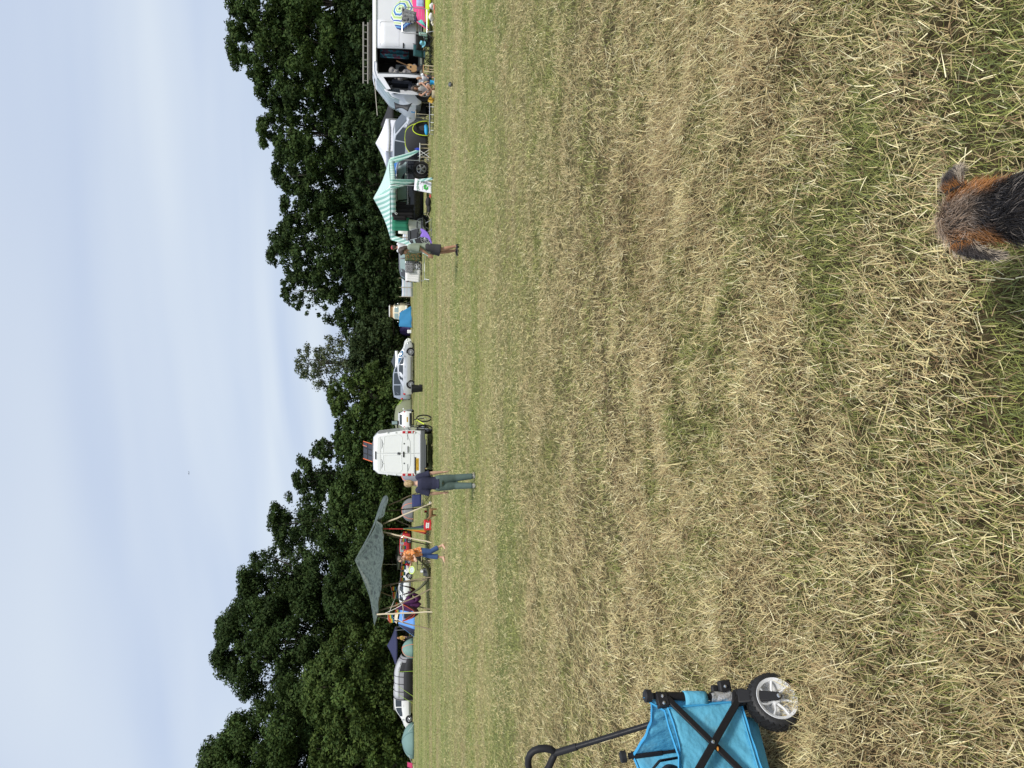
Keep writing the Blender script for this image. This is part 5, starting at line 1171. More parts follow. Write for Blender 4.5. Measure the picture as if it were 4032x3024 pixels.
    if hairstyle == 'short':
        q.ell(hp(0, -.012, .022), (.054 * H, .064 * H, .062 * H), 16, 10, HR); q.ell(hp(0, -.034, -.004), (.049 * H, .040 * H, .052 * H), 14, 8, HR)
    elif hairstyle == 'long':
        q.ell(hp(0, -.010, .022), (.056 * H, .066 * H, .064 * H), 16, 10, HR); q.ell(hp(0, -.036, -.03), (.054 * H, .042 * H, .072 * H), 14, 8, HR)
        for s_ in (1, -1): q.tube([hp(s_ * .046, .0, .03), hp(s_ * .054, -.012, -.02), hp(s_ * .046, -.02, -.07)], [.02 * H, .022 * H, .014 * H], 8)
        q.tube([hp(0, .05, .06), hp(.03, .055, .035)], [.02 * H, .008 * H], 8)
    elif hairstyle == 'verylong':
        q.ell(hp(0, -.010, .022), (.056 * H, .064 * H, .062 * H), 16, 10, HR); q.ell(hp(0, -.036, -.04), (.058 * H, .042 * H, .085 * H), 14, 8, HR)
        for s_ in (1, -1): q.tube([hp(s_ * .044, .01, .03), hp(s_ * .056, .01, -.03), hp(s_ * .064, .03, -.11), hp(s_ * .055, .045, -.2)], [.02 * H, .024 * H, .024 * H, .01 * H], 8)
    else:
        q.ell(hp(0, -.014, .020), (.052 * H, .060 * H, .060 * H), 16, 10, HR); q.ell(hp(0, -.066, .035), (.026 * H,) * 3, 10, 8)
    q.obj('hair', hair, t, remesh=vox, soft=2)
    if glasses:
        q = MB()
        for s_ in (1, -1): q.ell(hp(s_ * .021, .056, .006), (.019 * H, .006 * H, .014 * H), 10, 6, HR)
        q.tube([hp(-.048, .0, .008), hp(-.04, .05, .008), hp(0, .062, .008), hp(.04, .05, .008), hp(.048, 0, .008)], .004 * H, 5); q.obj('sunglasses', M_PLAST, t)
    if shoes:
        for an, ft in ((v['anR'], j['fR']), (v['anL'], j['fL'])):
            fd = Vector(ft).normalized(); q = MB()
            q.tube([an - fd * .03 * H + Vector((0, 0, -.016 * H)), an + fd * .02 * H + Vector((0, 0, -.02 * H)), an + fd * .08 * H + Vector((0, 0, -.03 * H)), an + fd * .125 * H + Vector((0, 0, -.034 * H))], [.031 * H, .032 * H, .026 * H, .013 * H], 10); q.obj('shoe', shoes, t, remesh=.01)
    if extra: extra(t, v, H, hp)
    return t
def hairm(name, c): return blotch(name, [tuple(x * .55 for x in c), c, tuple(min(1, x * 1.3) for x in c), tuple(x * .8 for x in c)], 14, .6, stretch=(2.4, 2.4, .5))
# blond walker in navy, back to us
p = G(1873, 1899); navy = mat('navy_cotton', (.018, .020, .05), .85, var=.2, scale=9, bump=.35, bscale=14); sage = mat('green_jersey', (.078, .118, .108), .85, var=.18, scale=8, bump=.4, bscale=12)
person('blond short haired person in a navy t-shirt and green trousers walking away', p, -.06, 1.40, dict(elR=(.142, -.005, .64), wrR=(.148, .03, .475), elL=(-.145, -.01, .64), wrL=(-.150, .035, .475), knR=(.062, .035, .285), anR=(.085, .02, .045), knL=(-.048, .02, .285), anL=(-.036, -.05, .05), fR=(.25, 1, 0), fL=(-.1, 1, -.1), shw=.092, hd=(-.12, 1, -.12)),
       M_SKIN, navy, sage, hairm('blond_hair', (.36, .255, .13)), shoes=mat('pale_trainer', (.30, .30, .28), .7), sleeve=.95, leglen=1.0, hem=-.04, lb=.015, tb=.012, hairstyle='short', group='people walking on the field')
# dark haired walker in olive, side on
p = G(1806, 982); olive = mat('sage_cotton', (.215, .255, .195), .85, var=.12, scale=7, bump=.35, bscale=12); shrt = mat('charcoal_jersey', (.035, .033, .038), .85, var=.15, bump=.2)
def redflash(t, v, H, hp):
    pass
person('dark haired person in a sage t-shirt and charcoal shorts walking past the striped gazebo', p, PI / 2, 1.50, dict(pelvis=(0, -.01, .53), neck=(0, .005, .825), head=(0, .05, .925), elL=(-.12, .03, .65), wrL=(-.10, .115, .52), elR=(.12, -.03, .65), wrR=(.10, .04, .5), knL=(-.05, .015, .285), anL=(-.05, -.045, .048), knR=(.05, .045, .285), anR=(.05, .01, .045), hd=(-.1, 1, -.28), fL=(0, 1, -.06), fR=(0, 1, 0)),
       M_SKIN2, olive, shrt, hairm('dark_brown_hair', (.045, .03, .022)), shoes=M_PLAST, sleeve=.98, leglen=.46, hem=-.18, lb=.026, tb=.022, legtaper=1.5, hairstyle='long', group='people walking on the field')
# woman in orange blouse with a flying ring
p = G(1752, 2172); orange = blotch('orange_print', [(.12, .11, .08), (.62, .16, .03), (.68, .24, .06), (.62, .42, .26)], 20, .85, (0, .40, .47, .60)); denim = mat('blue_denim', (.035, .075, .20), .85, var=.2, bump=.3)
tw_ = person('barefoot person in an orange printed blouse and cropped jeans holding a lime ring', p, 2.10, 1.58, dict(pelvis=(0, -.02, .53), neck=(0, .055, .81), head=(0, .13, .885), elR=(.135, .05, .66), wrR=(.13, .20, .70), elL=(-.15, .02, .66), wrL=(-.13, .135, .62), knR=(.05, .07, .29), anR=(.05, .10, .045), knL=(-.05, -.0, .29), anL=(-.06, -.12, .055), hd=(-.15, .9, -.25), fL=(0, 1, -.4), twist=.1),
       M_SKIN, orange, denim, hairm('grey_brown_hair', (.14, .11, .09)), sleeve=1.55, leglen=.80, hem=-.16, tb=.026, lb=.015, legtaper=1.8, hairstyle='bun', female=True, glasses=True, group='people walking on the field')
fr_ = thing('throwing_ring', 'flat lime rimmed throwing disc held out by the person in orange', 'flying disc', Q(7, 1070, 640, 22.3), 0)
M_LR = mat('lime_rubber', (.55, .70, .14), .5)
q = MB(); ax_ = Vector((.25, -.75, .75)).normalized(); q.lathe([(.098, -.01), (.118, -.01), (.118, .012), (.098, .012)], (0, 0, 0), ax_, 28, closed=True); q.obj('rim', M_LR, fr_)
q = MB(); q.lathe([(.001, .0), (.1, 0)], (0, 0, 0), ax_, 24); q.obj('disc', mat('pale_mesh', (.45, .50, .50), .7), fr_, solid=.003)
# woman seated on the ground before the van, child beside her, figure in the far right
p = at(345, 30.8)
person('long haired person in a pale vest sitting by the open cab of the white van', p, 2.75, 1.62, dict(pelvis=(0, 0, .16), neck=(0, .09, .43), head=(0, .13, .52), elR=(.15, .13, .33), wrR=(.05, .26, .22), elL=(-.15, .12, .33), wrL=(-.05, .27, .21), knR=(.11, .27, .18), anR=(-.02, .22, .05), knL=(-.11, .27, .18), anL=(.03, .26, .05), fR=(-.8, .5, 0), fL=(.8, .5, 0), hd=(-.2, 1, -.35)),
       M_SKIN2, mat('pale_vest', (.42, .41, .40), .85, var=.15), mat('faded_shorts', (.34, .35, .37), .85), hairm('chestnut_hair', (.06, .04, .03)), sleeve=.15, leglen=.45, tb=.010, vox=.013, hairstyle='verylong', female=True, group='people sitting by the open white van')
p = at(300, 31.6)
person('person in a white top with a patterned headscarf sitting low beside the wooden stool', p, 2.6, 1.25, dict(pelvis=(0, 0, .14), neck=(0, .08, .41), head=(0, .12, .50), elR=(.14, .12, .30), wrR=(.08, .25, .22), elL=(-.14, .1, .30), wrL=(-.08, .25, .22), knR=(.10, .26, .2), anR=(.08, .32, .045), knL=(-.10, .26, .2), anL=(-.08, .32, .045), hd=(-.1, 1, -.4)),
       M_SKIN2, mat('white_top', (.66, .67, .70), .85), mat('dark_leggings', (.03, .03, .04), .85), blotch('scarf_print', [(.35, .04, .03), (.60, .36, .08), (.62, .50, .30), (.10, .05, .05)], 16), sleeve=.6, leglen=.9, vox=.014, hairstyle='bun', group='people sitting by the open white van')
p = at(974, 38)
def cap_(t, v, H, hp):
    q = MB(); q.ell(hp(0, 0, .045), (.060 * H, .068 * H, .042 * H), 12, 8); q.tube([hp(0, .04, .03), hp(0, .11, .02)], [.045 * H, .03 * H], 8, flat=.3); q.obj('cap', M_REDP, t)
person('distant person in a white top and red cap behind the striped gazebo', p, .3, 1.82, dict(elR=(.15, .02, .65), wrR=(.13, .08, .52)), M_SKIN2, mat('white_top', (.66, .67, .70), .85), mat('dark_leggings', (.03, .03, .04), .85), hairm('dark_brown_hair', (.045, .03, .022)), shoes=M_PLAST, vox=.016, extra=cap_)
p = at(2512, 70)
person('distant person in yellow and dark clothes standing under the navy gazebo', p, 2.4, 1.5, dict(elR=(.14, .06, .65), wrR=(.06, .14, .6)), M_SKIN2, mat('ochre_top', (.45, .30, .07), .85), mat('dark_leggings', (.03, .03, .04), .85), hairm('ginger_hair', (.32, .16, .06)), shoes=M_PLAST, vox=.02)

# ================================================================ FOREGROUND: THE FOLDING WAGON
M_BLUE = bpy.data.materials.new('sky_blue_canvas'); M_BLUE.use_nodes = True
nn_ = M_BLUE.node_tree.nodes; ll_ = M_BLUE.node_tree.links; bb = nn_['Principled BSDF']; bb.inputs['Roughness'].default_value = .8
tcn = nn_.new('ShaderNodeTexCoord'); n1 = nn_.new('ShaderNodeTexNoise'); n1.inputs['Scale'].default_value = 5.5; n1.inputs['Detail'].default_value = 5; ll_.new(tcn.outputs['Object'], n1.inputs[0])
r1 = nn_.new('ShaderNodeMapRange'); r1.inputs[1].default_value = .58; r1.inputs[2].default_value = .78; r1.inputs[4].default_value = .6; ll_.new(n1.outputs[0], r1.inputs[0])
n2 = nn_.new('ShaderNodeTexNoise'); n2.inputs['Scale'].default_value = 2.2; n2.inputs['Detail'].default_value = 3; ll_.new(tcn.outputs['Object'], n2.inputs[0])
m1 = nn_.new('ShaderNodeMix'); m1.data_type = 'RGBA'; m1.inputs[6].default_value = (.085, .37, .56, 1); m1.inputs[7].default_value = (.13, .44, .61, 1); ll_.new(n2.outputs[0], m1.inputs[0])
m2 = nn_.new('ShaderNodeMix'); m2.data_type = 'RGBA'; m2.inputs[7].default_value = (.20, .30, .28, 1); ll_.new(r1.outputs[0], m2.inputs[0]); ll_.new(m1.outputs[2], m2.inputs[6]); ll_.new(m2.outputs[2], bb.inputs['Base Color'])
wv_ = nn_.new('ShaderNodeTexNoise'); wv_.inputs['Scale'].default_value = 240; bp_ = nn_.new('ShaderNodeBump'); bp_.inputs['Strength'].default_value = .25; bp_.inputs['Distance'].default_value = .004
n3 = nn_.new('ShaderNodeTexNoise'); n3.inputs['Scale'].default_value = 9; n3.inputs['Detail'].default_value = 3; bp2 = nn_.new('ShaderNodeBump'); bp2.inputs['Strength'].default_value = .8; bp2.inputs['Distance'].default_value = .035
for q_ in (wv_, n3): ll_.new(tcn.outputs['Object'], q_.inputs[0])
ll_.new(wv_.outputs[0], bp_.inputs['Height']); ll_.new(n3.outputs[0], bp2.inputs['Height']); ll_.new(bp2.outputs[0], bp_.inputs['Normal']); ll_.new(bp_.outputs[0], bb.inputs['Normal'])
M_TRIM = mat('blue_binding', (.04, .30, .56), .75, var=.1, scale=8)
M_BLKT = mat('scuffed_black_tube', (.014, .014, .016), .42, var=.3, scale=9, bump=.08, bscale=60)
M_BLKT.node_tree.nodes['Principled BSDF'].inputs['Specular IOR Level'].default_value = .22
Ap = W(2560, 2729, 2.76)                     # top of the near right corner post
Abase = Vector((Ap.x, Ap.y, 0))
wg = thing('folding_wagon', 'sky blue folding wagon with black frame and silver front wheel', 'wagon', Abase, 0)
o = wg.location
A_t = W(2590, 2741, 2.755); A_b = W(2902, 2745, 2.755)
B_t = W(2492, 2975, 3.06); B_b = Vector((B_t.x + .03, B_t.y - .03, A_b.z))
M_ = W(2797, 2936, 2.62)
C_t = M_ + (M_ - A_b) * 1.05; C_b = M_ + (M_ - A_t) * 1.0; C_t = C_t; D_t = C_t + (B_t - A_t); D_b = C_b + (B_b - A_b)
dn = Vector((0, 0, 1))
# posts
for nme, pt, pb in (('a', A_t, A_b), ('b', B_t, B_b), ('c', C_t, C_b), ('d', D_t, D_b)):
    up_ = (pt - pb).normalized(); top = pt + up_ * .035
    q = MB(o); q.tube([pb, pt + up_ * .02], .0125, 12); po = q.obj('frame_post', M_BLKT, wg)
    q = MB(o); q.tube([pb.lerp(pt, .62), pt + up_ * .005], .0165, 12); q.obj('sleeve_tube', M_BLKT, po)
    q = MB(o); q.tube([top - up_ * .005, top + up_ * .016, top + up_ * .021], [.024, .024, .018], 16); q.obj('post_cap', M_PLAST, po)
side = (C_t - A_t).normalized(); outn = side.cross(dn).normalized()
if outn.y > 0: outn = -outn
def brk(c, name='bracket', wd=.05, hh=.045):
    q = MB(o); ang = math.atan2(side.y, side.x); q.box(c, (wd, .030, hh), rz=ang); b = q.obj(name, M_PLAST, wg, bevel=.004)
    return b
for c in (A_t + side * .022 - dn * .012 + outn * .006, A_b + side * .012 + outn * .008):
    b = brk(c)
    for k in ((-.012,), (.014,)) if c.z > .4 else ((.006,),):
        q = MB(o); q.lathe([(.001, .006), (.0045, .005), (.007, 0)], c + outn * .016 + side * k[0], outn, 12); q.obj('rivet', M_CHROME, b)
# crossed braces on the near side
def bar(p0, p1, off, wd=.024, th=.011, m=M_BLKT, name='brace'):
    ax = (p1 - p0).normalized(); nn = outn; sd_ = ax.cross(nn).normalized(); q = MB(o); vs = []
    for p in (p0, p1):
        for a_, b in ((-1, -1), (1, -1), (1, 1), (-1, 1)): vs.append(p + nn * (off + b * th / 2) + sd_ * a_ * wd / 2)
    q.add(vs, [(0, 1, 2, 3), (7, 6, 5, 4), (0, 4, 5, 1), (1, 5, 6, 2), (2, 6, 7, 3), (3, 7, 4, 0)]); return q.obj(name, m, wg, bevel=.003)
b1 = bar(A_t + side * .015 - dn * .03, C_b, .014); b2 = bar(A_b + side * .012, C_t, .028, wd=.027)
q = MB(o); q.lathe([(.001, .006), (.005, .005), (.0075, 0)], M_ + outn * .036, outn, 12); q.obj('rivet', M_CHROME, b2)
q = MB(o); mm_ = M_.lerp(C_b, .10); q.ell(mm_ + outn * .021, (.009, .009, .005), 8, 5); q.obj('rust_patch', mat('orange_rust', (.50, .20, .03), .8), b1)
# cloth: near side, far end, far side, back, floor
def sheet(name, p00, p10, p01, p11, bulge, nu=18, nv=12, trims=(), seed=0):
    """p00-p10 top edge, p01-p11 bottom edge; bulge moves the middle along a vector; trims list edges to bind"""
    def f(u, v_):
        p = p00.lerp(p10, u).lerp(p01.lerp(p11, u), v_); k = math.sin(PI * u) * math.sin(PI * (.15 + .7 * v_))
        return p + Vector(bulge) * k + Vector((0, 0, -.030 * math.sin(PI * u) * (1 - v_))) + Vector((0, .0045, 0)) * math.sin(u * 23 + v_ * 11 + seed) * math.sin(PI * u)
    q = MB(o); q.grid(f, nu, nv); c = q.obj(name, M_BLUE, wg, solid=.003, smooth=70)
    for e in trims:
        pts = [f(k, 0) if e == 't' else f(k, 1) if e == 'b' else f(0, k) if e == 'l' else f(1, k) for k in np.linspace(0, 1, 20)]
        q = MB(o); q.tube(pts, .0075, 6, flat=.55); q.obj('binding', M_TRIM, c)
    return f
inn = -outn
sA, sB = A_t + side * .02 + dn * .012, A_b + side * .055 + dn * .0
f_side = sheet('side_panel', A_t + side * .048 - dn * .03, C_t - side * .01, A_b + side * .015 - dn * .01, C_b - dn * .02, inn * .02, trims=('t', 'b', 'l'), seed=1)
# loose top edge that stands up to the post cap and falls along the rim
q = MB(o); rim = [A_t + dn * .055, A_t + side * .02 + dn * .03 + inn * .008, A_t + side * .055 - dn * .02 + inn * .01, A_t + side * .12 - dn * .02, A_t.lerp(C_t, .6) - dn * .035, C_t]
q.tube(rim, .009, 6, flat=.5); q.obj('rim_binding', M_TRIM, wg)
f_end = sheet('end_panel', A_t + inn * .03 + dn * .02, B_t + dn * .0, A_b + inn * .04, B_b, (.03, -.02, 0), trims=('t',), seed=2)
sheet('far_side_panel', B_t, D_t, B_b, D_b, outn * .02, trims=('t',), seed=3)
sheet('back_panel', C_t, D_t, C_b, D_b, side * .02, trims=('t',), seed=4)
sheet('floor_panel', A_b, B_b, C_b, D_b, (0, 0, -.05), trims=(), seed=5)
# belly of cloth hanging under the frame
q = MB(o); bl0, bl1 = A_b + side * .06 - dn * .02 - outn * .05, C_b - outn * .05
q.grid(lambda u, v_: bl0.lerp(bl1, u) - outn * (.05 * v_) - dn * (.05 * math.sin(PI * v_) + .02), 8, 5); q.obj('floor_sag', M_BLUE, wg, solid=.003)
# pocket loop on the post and silver tape
up_ = (A_t - A_b).normalized(); lf = -outn
q = MB(o); pc0, pc1 = A_b.lerp(A_t, .40), A_b.lerp(A_t, .68)
q.grid(lambda u, v_: pc0.lerp(pc1, u) + (Vector((math.cos(v_ * PI * 1.35 - .9), math.sin(v_ * PI * 1.35 - .9) * -.8, 0)) * .022 + side * (.02 * v_)), 5, 10); q.obj('post_sleeve', M_BLUE, wg, solid=.003)
q = MB(o); q.grid(lambda u, v_: A_b.lerp(A_t, .08 + .26 * u) + Vector((math.cos(v_ * 2 * PI), math.sin(v_ * 2 * PI), 0)) * (.0205 - .003 * u + .0025 * math.sin(v_ * 21 + u * 9)), 8, 16); q.obj('silver_tape', mat('silver_tape', (.50, .51, .53), .3, metal=.5, var=.25, scale=30, bump=.5, bscale=60), wg)
# lower rail and second bracket behind the post
q = MB(o); q.tube([A_b + dn * .01, B_b + dn * .01], .011, 8); q.obj('lower_rail', M_BLKT, wg)
q = MB(o); c = A_b + Vector((.022, .05, .03)); q.box(c, (.05, .03, .05), rz=.5); q.box(c + Vector((-.03, .02, .03)), (.06, .02, .03), rz=.4); bk = q.obj('bracket', M_PLAST, wg, bevel=.008)
q = MB(o); q.lathe([(.001, .006), (.0045, .005), (.007, 0)], c + Vector((.01, -.02, .005)), (.3, -.95, 0), 10); q.obj('rivet', M_CHROME, bk)
# castor fork and front wheel
wc = W(3048, 2764, 2.70); ax_ = Vector((.70, -.71, .06)).normalized(); wr_ = .105
hub_t = A_b - up_ * .012
q = MB(o); q.tube([hub_t + dn * .022, hub_t - dn * .02], [.03, .033], 16); q.obj('fork_hub', M_PLAST, wg, bevel=.004)
fo_ = wc + ax_ * .052
q = MB(o); p0 = hub_t + ax_ * .025 + dn * .02; p0b = hub_t + ax_ * .03 - dn * .03
dd = (fo_ - p0).normalized(); sd_ = dd.cross(ax_).normalized()
q.poly([p0 + sd_ * .035 , p0 - sd_ * .022, fo_ - sd_ * .016, fo_ + dd * .016, fo_ + sd_ * .016], ax_ * .012); fk = q.obj('fork', M_PLAST, wg, bevel=.005)
q = MB(o); q.poly([hub_t - ax_ * .04 + dn * .015 + sd_ * .03, hub_t - ax_ * .04 - sd_ * .02 + dn * .01, wc - ax_ * .052 - sd_ * .016, wc - ax_ * .052 + sd_ * .016], -ax_ * .012); q.obj('fork', M_PLAST, wg, bevel=.005)
q = MB(o); q.poly([p0 + sd_ * .03, hub_t - ax_ * .04 + dn * .015 + sd_ * .03, hub_t - ax_ * .04 + dn * .02 - sd_ * .018, p0 - sd_ * .018], dn * .02); q.obj('fork_crown', M_PLAST, wg, bevel=.005)
q = MB(o); q.lathe([(.001, .006), (.006, .005), (.009, 0)], fo_ + ax_ * .012, ax_, 12); q.obj('axle_bolt', M_CHROME, fk)
q = MB(o); hw_ = .040
q.lathe([(.076, -hw_), (.092, -hw_), (.100, -hw_ * .8), (wr_, -hw_ * .35), (wr_, hw_ * .35), (.100, hw_ * .8), (.092, hw_), (.076, hw_)], wc, ax_, 48, closed=True)
whl = q.obj('wheel', mat('soft_black_tyre', (.013, .013, .014), .6, bump=.15, bscale=60), wg, smooth=50)
a1 = ax_.cross(dn).normalized(); a2 = ax_.cross(a1)
q = MB(o)
for i in range(30):       # tread blocks, slanted
    for s_ in (-1, 1):
        th = 2 * PI * (i + (.5 if s_ > 0 else 0)) / 30; r0 = a1 * math.cos(th) + a2 * math.sin(th); tq = -a1 * math.sin(th) + a2 * math.cos(th)
        c = wc + r0 * (wr_ - .004) + ax_ * s_ * .018; dgn = (ax_ * .8 * s_ + tq * .5).normalized(); nrm = r0; sdd = dgn.cross(nrm)
        vs = [c + dgn * x * .017 + sdd * y * .0065 + nrm * (z - (.006 if x * s_ != 0 and (x > 0) else 0)) for z in (-.006, .007) for x, y in ((-1, -1), (1, -1), (1, 1), (-1, 1))]
        q.add(vs, [(3, 2, 1, 0), (4, 5, 6, 7), (0, 1, 5, 4), (1, 2, 6, 5), (2, 3, 7, 6), (3, 0, 4, 7)])
tag(q.obj('tread', M_TYRE, whl), kind='stuff')
M_WR = mat('silver_grey_plastic', (.70, .71, .73), .4, var=.05)
q = MB(o); q.lathe([(.068, hw_ - .004), (.079, hw_ + .003), (.081, hw_ - .002), (.074, hw_ - .03), (.060, -hw_ * .2), (.058, -hw_ * .2), (.066, hw_ - .03)], wc, ax_, 40, closed=True); q.lathe([(.001, -.010), (.062, -.010)], wc, ax_, 30); rm = q.obj('rim', M_WR, whl, smooth=40)
for i in range(7):
    th = 2 * PI * i / 7 + .4; r0 = a1 * math.cos(th) + a2 * math.sin(th); tq = -a1 * math.sin(th) + a2 * math.cos(th)
    q = MB(o); q.tube([wc + ax_ * .014 + r0 * .012, wc + ax_ * .020 + r0 * .04 + tq * .006, wc + ax_ * (hw_ - .008) + r0 * .072], [.006, .0045, .005], 6); q.obj('spoke', M_WR, rm)
q = MB(o); q.lathe([(.001, .03), (.014, .03), (.017, .0)], wc, ax_, 16); q.obj('hub_cap', M_WR, rm)
# far front wheel seen below the cloth
wc2 = Vector((B_b.x - .03, B_b.y + .05, .105))
q = MB(o); q.lathe([(.07, -.035), (.095, -.035), (.108, -.015), (.108, .015), (.095, .035), (.07, .035)], wc2, ax_, 28, closed=True); w2 = q.obj('wheel', M_TYRE, wg); q = MB(o); q.lathe([(.001, .02), (.072, .03)], wc2, ax_, 24); q.obj('rim', M_WR, w2)
q = MB(o); q.tube([B_b, wc2 + dn * .02], .018, 8); q.obj('fork', M_PLAST, wg)
# pull handle with its closed grip
h0, h1 = W(2640, 2828, 3.13), W(2185, 2966, 3.42)
q = MB(o); q.tube([h0, h1], .0132, 12); hs = q.obj('handle_shaft', M_BLKT, wg)
q = MB(o); q.tube([h0.lerp(h1, .80), h1.lerp(h0, -.01)], .0165, 12); q.obj('handle_collar', M_PLAST, hs)
g0, g1, g2, g3 = W(2178, 2968, 3.42), W(2090, 2952, 3.45), W(2075, 3040, 3.45), W(2150, 3052, 3.42)
lp = []
for p_, q_, r_ in ((g0, g1, None),): pass
ctrl = [W(2188, 2966, 3.42), W(2172, 2948, 3.42), W(2120, 2944, 3.43), W(2082, 2966, 3.44), W(2076, 3010, 3.45), W(2090, 3050, 3.45), W(2135, 3058, 3.44), W(2162, 3022, 3.43), W(2176, 2985, 3.42), W(2188, 2966, 3.42)]
q = MB(o); q.tube(ctrl, [.017, .019, .019, .018, .018, .018, .018, .017, .017, .017], 12); gr = q.obj('handle_grip', M_PLAST, hs, sub=1)
# black bag lying in the wagon
bg_ = thing('black_bag', 'black cloth bag lying inside the blue wagon', 'bag', A_b.lerp(C_b, .50).lerp(D_b, .42) + dn * .05, 0)
q = MB(); rr_ = np.random.default_rng(8)
for i in range(6): q.ell((rr_.normal(0, .03), rr_.normal(0, .03), .06 + .04 * i), (.085 - .007 * i, .075, .055), 10, 6)
q.obj('cloth', mat('black_nylon', (.010, .011, .013), .7, bump=.4, bscale=20), bg_, remesh=.014, soft=4)
q = MB(); q.tube([(.03, -.05, .3), (.10, -.05, .36), (.12, .02, .28), (.1, .08, .12)], .012, 6, flat=.4); q.obj('strap', M_PLAST, bg_)

# ================================================================ FOREGROUND: THE DOG
hc = Vector((.352, 1.375, .365))                # head centre
dg = thing('dog', 'small scruffy black and tan dog seen from behind, looking up the field', 'dog', Vector((.31, 1.0, 0)), 0)
o = dg.location
fwd_ = Vector((-.06, 1, -.12)).normalized()
q = MB(o)
HRm = Matrix((Vector((1, 0, 0)), fwd_, Vector((0, .12, 1)))).transposed()
q.ell(hc, (.058, .064, .052), 20, 12, HRm)
q.ell(hc + fwd_ * .07 - dn * .018, (.028, .05, .026), 14, 8, HRm)                    # muzzle
q.ell(hc + fwd_ * .118 - dn * .016, (.012, .010, .010), 8, 6)                        # nose
nk, shd, wst, rmp = Vector((.345, 1.29, .345)), Vector((.325, 1.14, .285)), Vector((.30, .93, .27)), Vector((.285, .74, .285))
q.tube([hc - fwd_ * .02 - dn * .005, nk, shd.lerp(nk, .45), shd], [.050, .056, .070, .092], 16)
q.tube([shd + Vector((0, .05, 0)), shd, wst, rmp, rmp - Vector((0, .06, .02))], [.06, .096, .085, .082, .04], 18)
for sx__ in (-1, 1):
    q.tube([shd + Vector((sx__ * .055, .01, -.02)), Vector((shd.x + sx__ * .06, 1.12, .16)), Vector((shd.x + sx__ * .058, 1.135, .09)), Vector((shd.x + sx__ * .058, 1.14, .03))], [.042, .027, .019, .018], 10)
    q.ell(Vector((shd.x + sx__ * .058, 1.165, .018)), (.022, .036, .018), 10, 6)
    q.tube([rmp + Vector((sx__ * .05, .02, -.02)), Vector((rmp.x + sx__ * .06, .80, .16)), Vector((rmp.x + sx__ * .06, .70, .105)), Vector((rmp.x + sx__ * .06, .725, .03))], [.055, .036, .019, .017], 10)
    q.ell(Vector((rmp.x + sx__ * .06, .75, .018)), (.021, .036, .017), 10, 6)
q.tube([rmp - Vector((0, .05, -.02)), rmp + Vector((0, -.12, .10)), rmp + Vector((.02, -.15, .19))], [.022, .018, .010], 10)
body_faces = (list(q.v), list(q.f))
M_COAT = vcol('dog_undercoat', .85)
M_UND = mat('dog_skin', (.035, .028, .024), .9)
q.obj('body', M_UND, dg, remesh=.008, soft=3)
# ears: folded triangular leathers
ears = []
for nm, b0, b1, tip, foldp in (('ear', Vector((.052, -.026, .030)), Vector((.050, .030, .034)), Vector((.088, .000, .028)), Vector((.076, .002, .046))), ('ear', Vector((-.052, -.028, .020)), Vector((-.052, .030, .026)), Vector((-.096, -.056, -.012)), Vector((-.084, -.018, .020)))):
    P0, P1, PT, PF = [hc + HRm @ x for x in (b0, b1, tip, foldp)]
    def ef(u, v_, P0=P0, P1=P1, PT=PT, PF=PF):
        base_ = P0.lerp(P1, u); mid_ = PF + (P1 - P0) * (u - .5) * 1.05; e_ = PT + (P1 - P0) * (u - .5) * .28
        a_ = base_.lerp(mid_, v_); b = mid_.lerp(e_, v_); return a_.lerp(b, v_) + Vector((0, 0, .010 * math.sin(PI * u)))
    qe = MB(o); qe.grid(ef, 8, 8); qe.obj('ear', M_UND, dg, solid=.006, smooth=60); ears.append(ef)
# coat of single hairs, coloured by where they grow
def surf_points(vs, fs, n, rs):
    V = np.array(vs); T = []
    for f in fs:
        for i in range(1, len(f) - 1): T.append((f[0], f[i], f[i + 1]))
    T = np.array(T); a_, b, c = V[T[:, 0]], V[T[:, 1]], V[T[:, 2]]; nn = np.cross(b - a_, c - a_); ar = np.linalg.norm(nn, axis=1); nn = nn / (ar[:, None] + 1e-12)
    cen = (a_ + b + c) / 3
    pr = ar / ar.sum(); idx = rs.choice(len(T), n, p=pr); u = rs.random((n, 1)); w_ = rs.random((n, 1)); fl_ = (u + w_) > 1; u = np.where(fl_, 1 - u, u); w_ = np.where(fl_, 1 - w_, w_)
    return a_[idx] + (b - a_)[idx] * u + (c - a_)[idx] * w_, nn[idx], T[idx]
rs = np.random.default_rng(17)
P, Nn, _ = surf_points(body_faces[0], body_faces[1], 98000, rs)
Pw = P + np.array(o)
keep_ = (Pw[:, 1] > 1.02) | (rs.random(len(P)) < .2); P, Nn, Pw = P[keep_], Nn[keep_], Pw[keep_]
# orient normals away from the local spine
spn = np.array([list(hc + fwd_ * .07), list(hc), list(nk), list(shd), list(wst), list(rmp)]); dist = np.linalg.norm(Pw[:, None] - spn[None], axis=2)
ref = spn[dist.argmin(1)]; flip = np.sum(Nn * (Pw - ref), axis=1) < 0; Nn[flip] *= -1
hcn = np.array(hc); rel = Pw - hcn
d_head = np.linalg.norm(rel / np.array([1, 1.15, 1]), axis=1); onhead = d_head < .082
def sm(x, a_, b): return np.clip((x - a_) / (b - a_), 0, 1)
blk = np.array([.022, .020, .021]); gry = np.array([.16, .135, .115]); tan = np.array([.38, .165, .05]); crm = np.array([.52, .42, .29]); grt = np.array([.33, .235, .165])
k_head = sm(rel[:, 1], -.055, -.005)[:, None]                      # 0 on the neck, 1 on the crown
col = blk * (1 - k_head) + grt * k_head
sidev = sm(np.abs(rel[:, 0] + .004), .022, .040)[:, None] * sm(rel[:, 1], -.075, -.045)[:, None] * sm(rel[:, 2], -.09, -.03)[:, None]
col = col * (1 - sidev) + tan * sidev
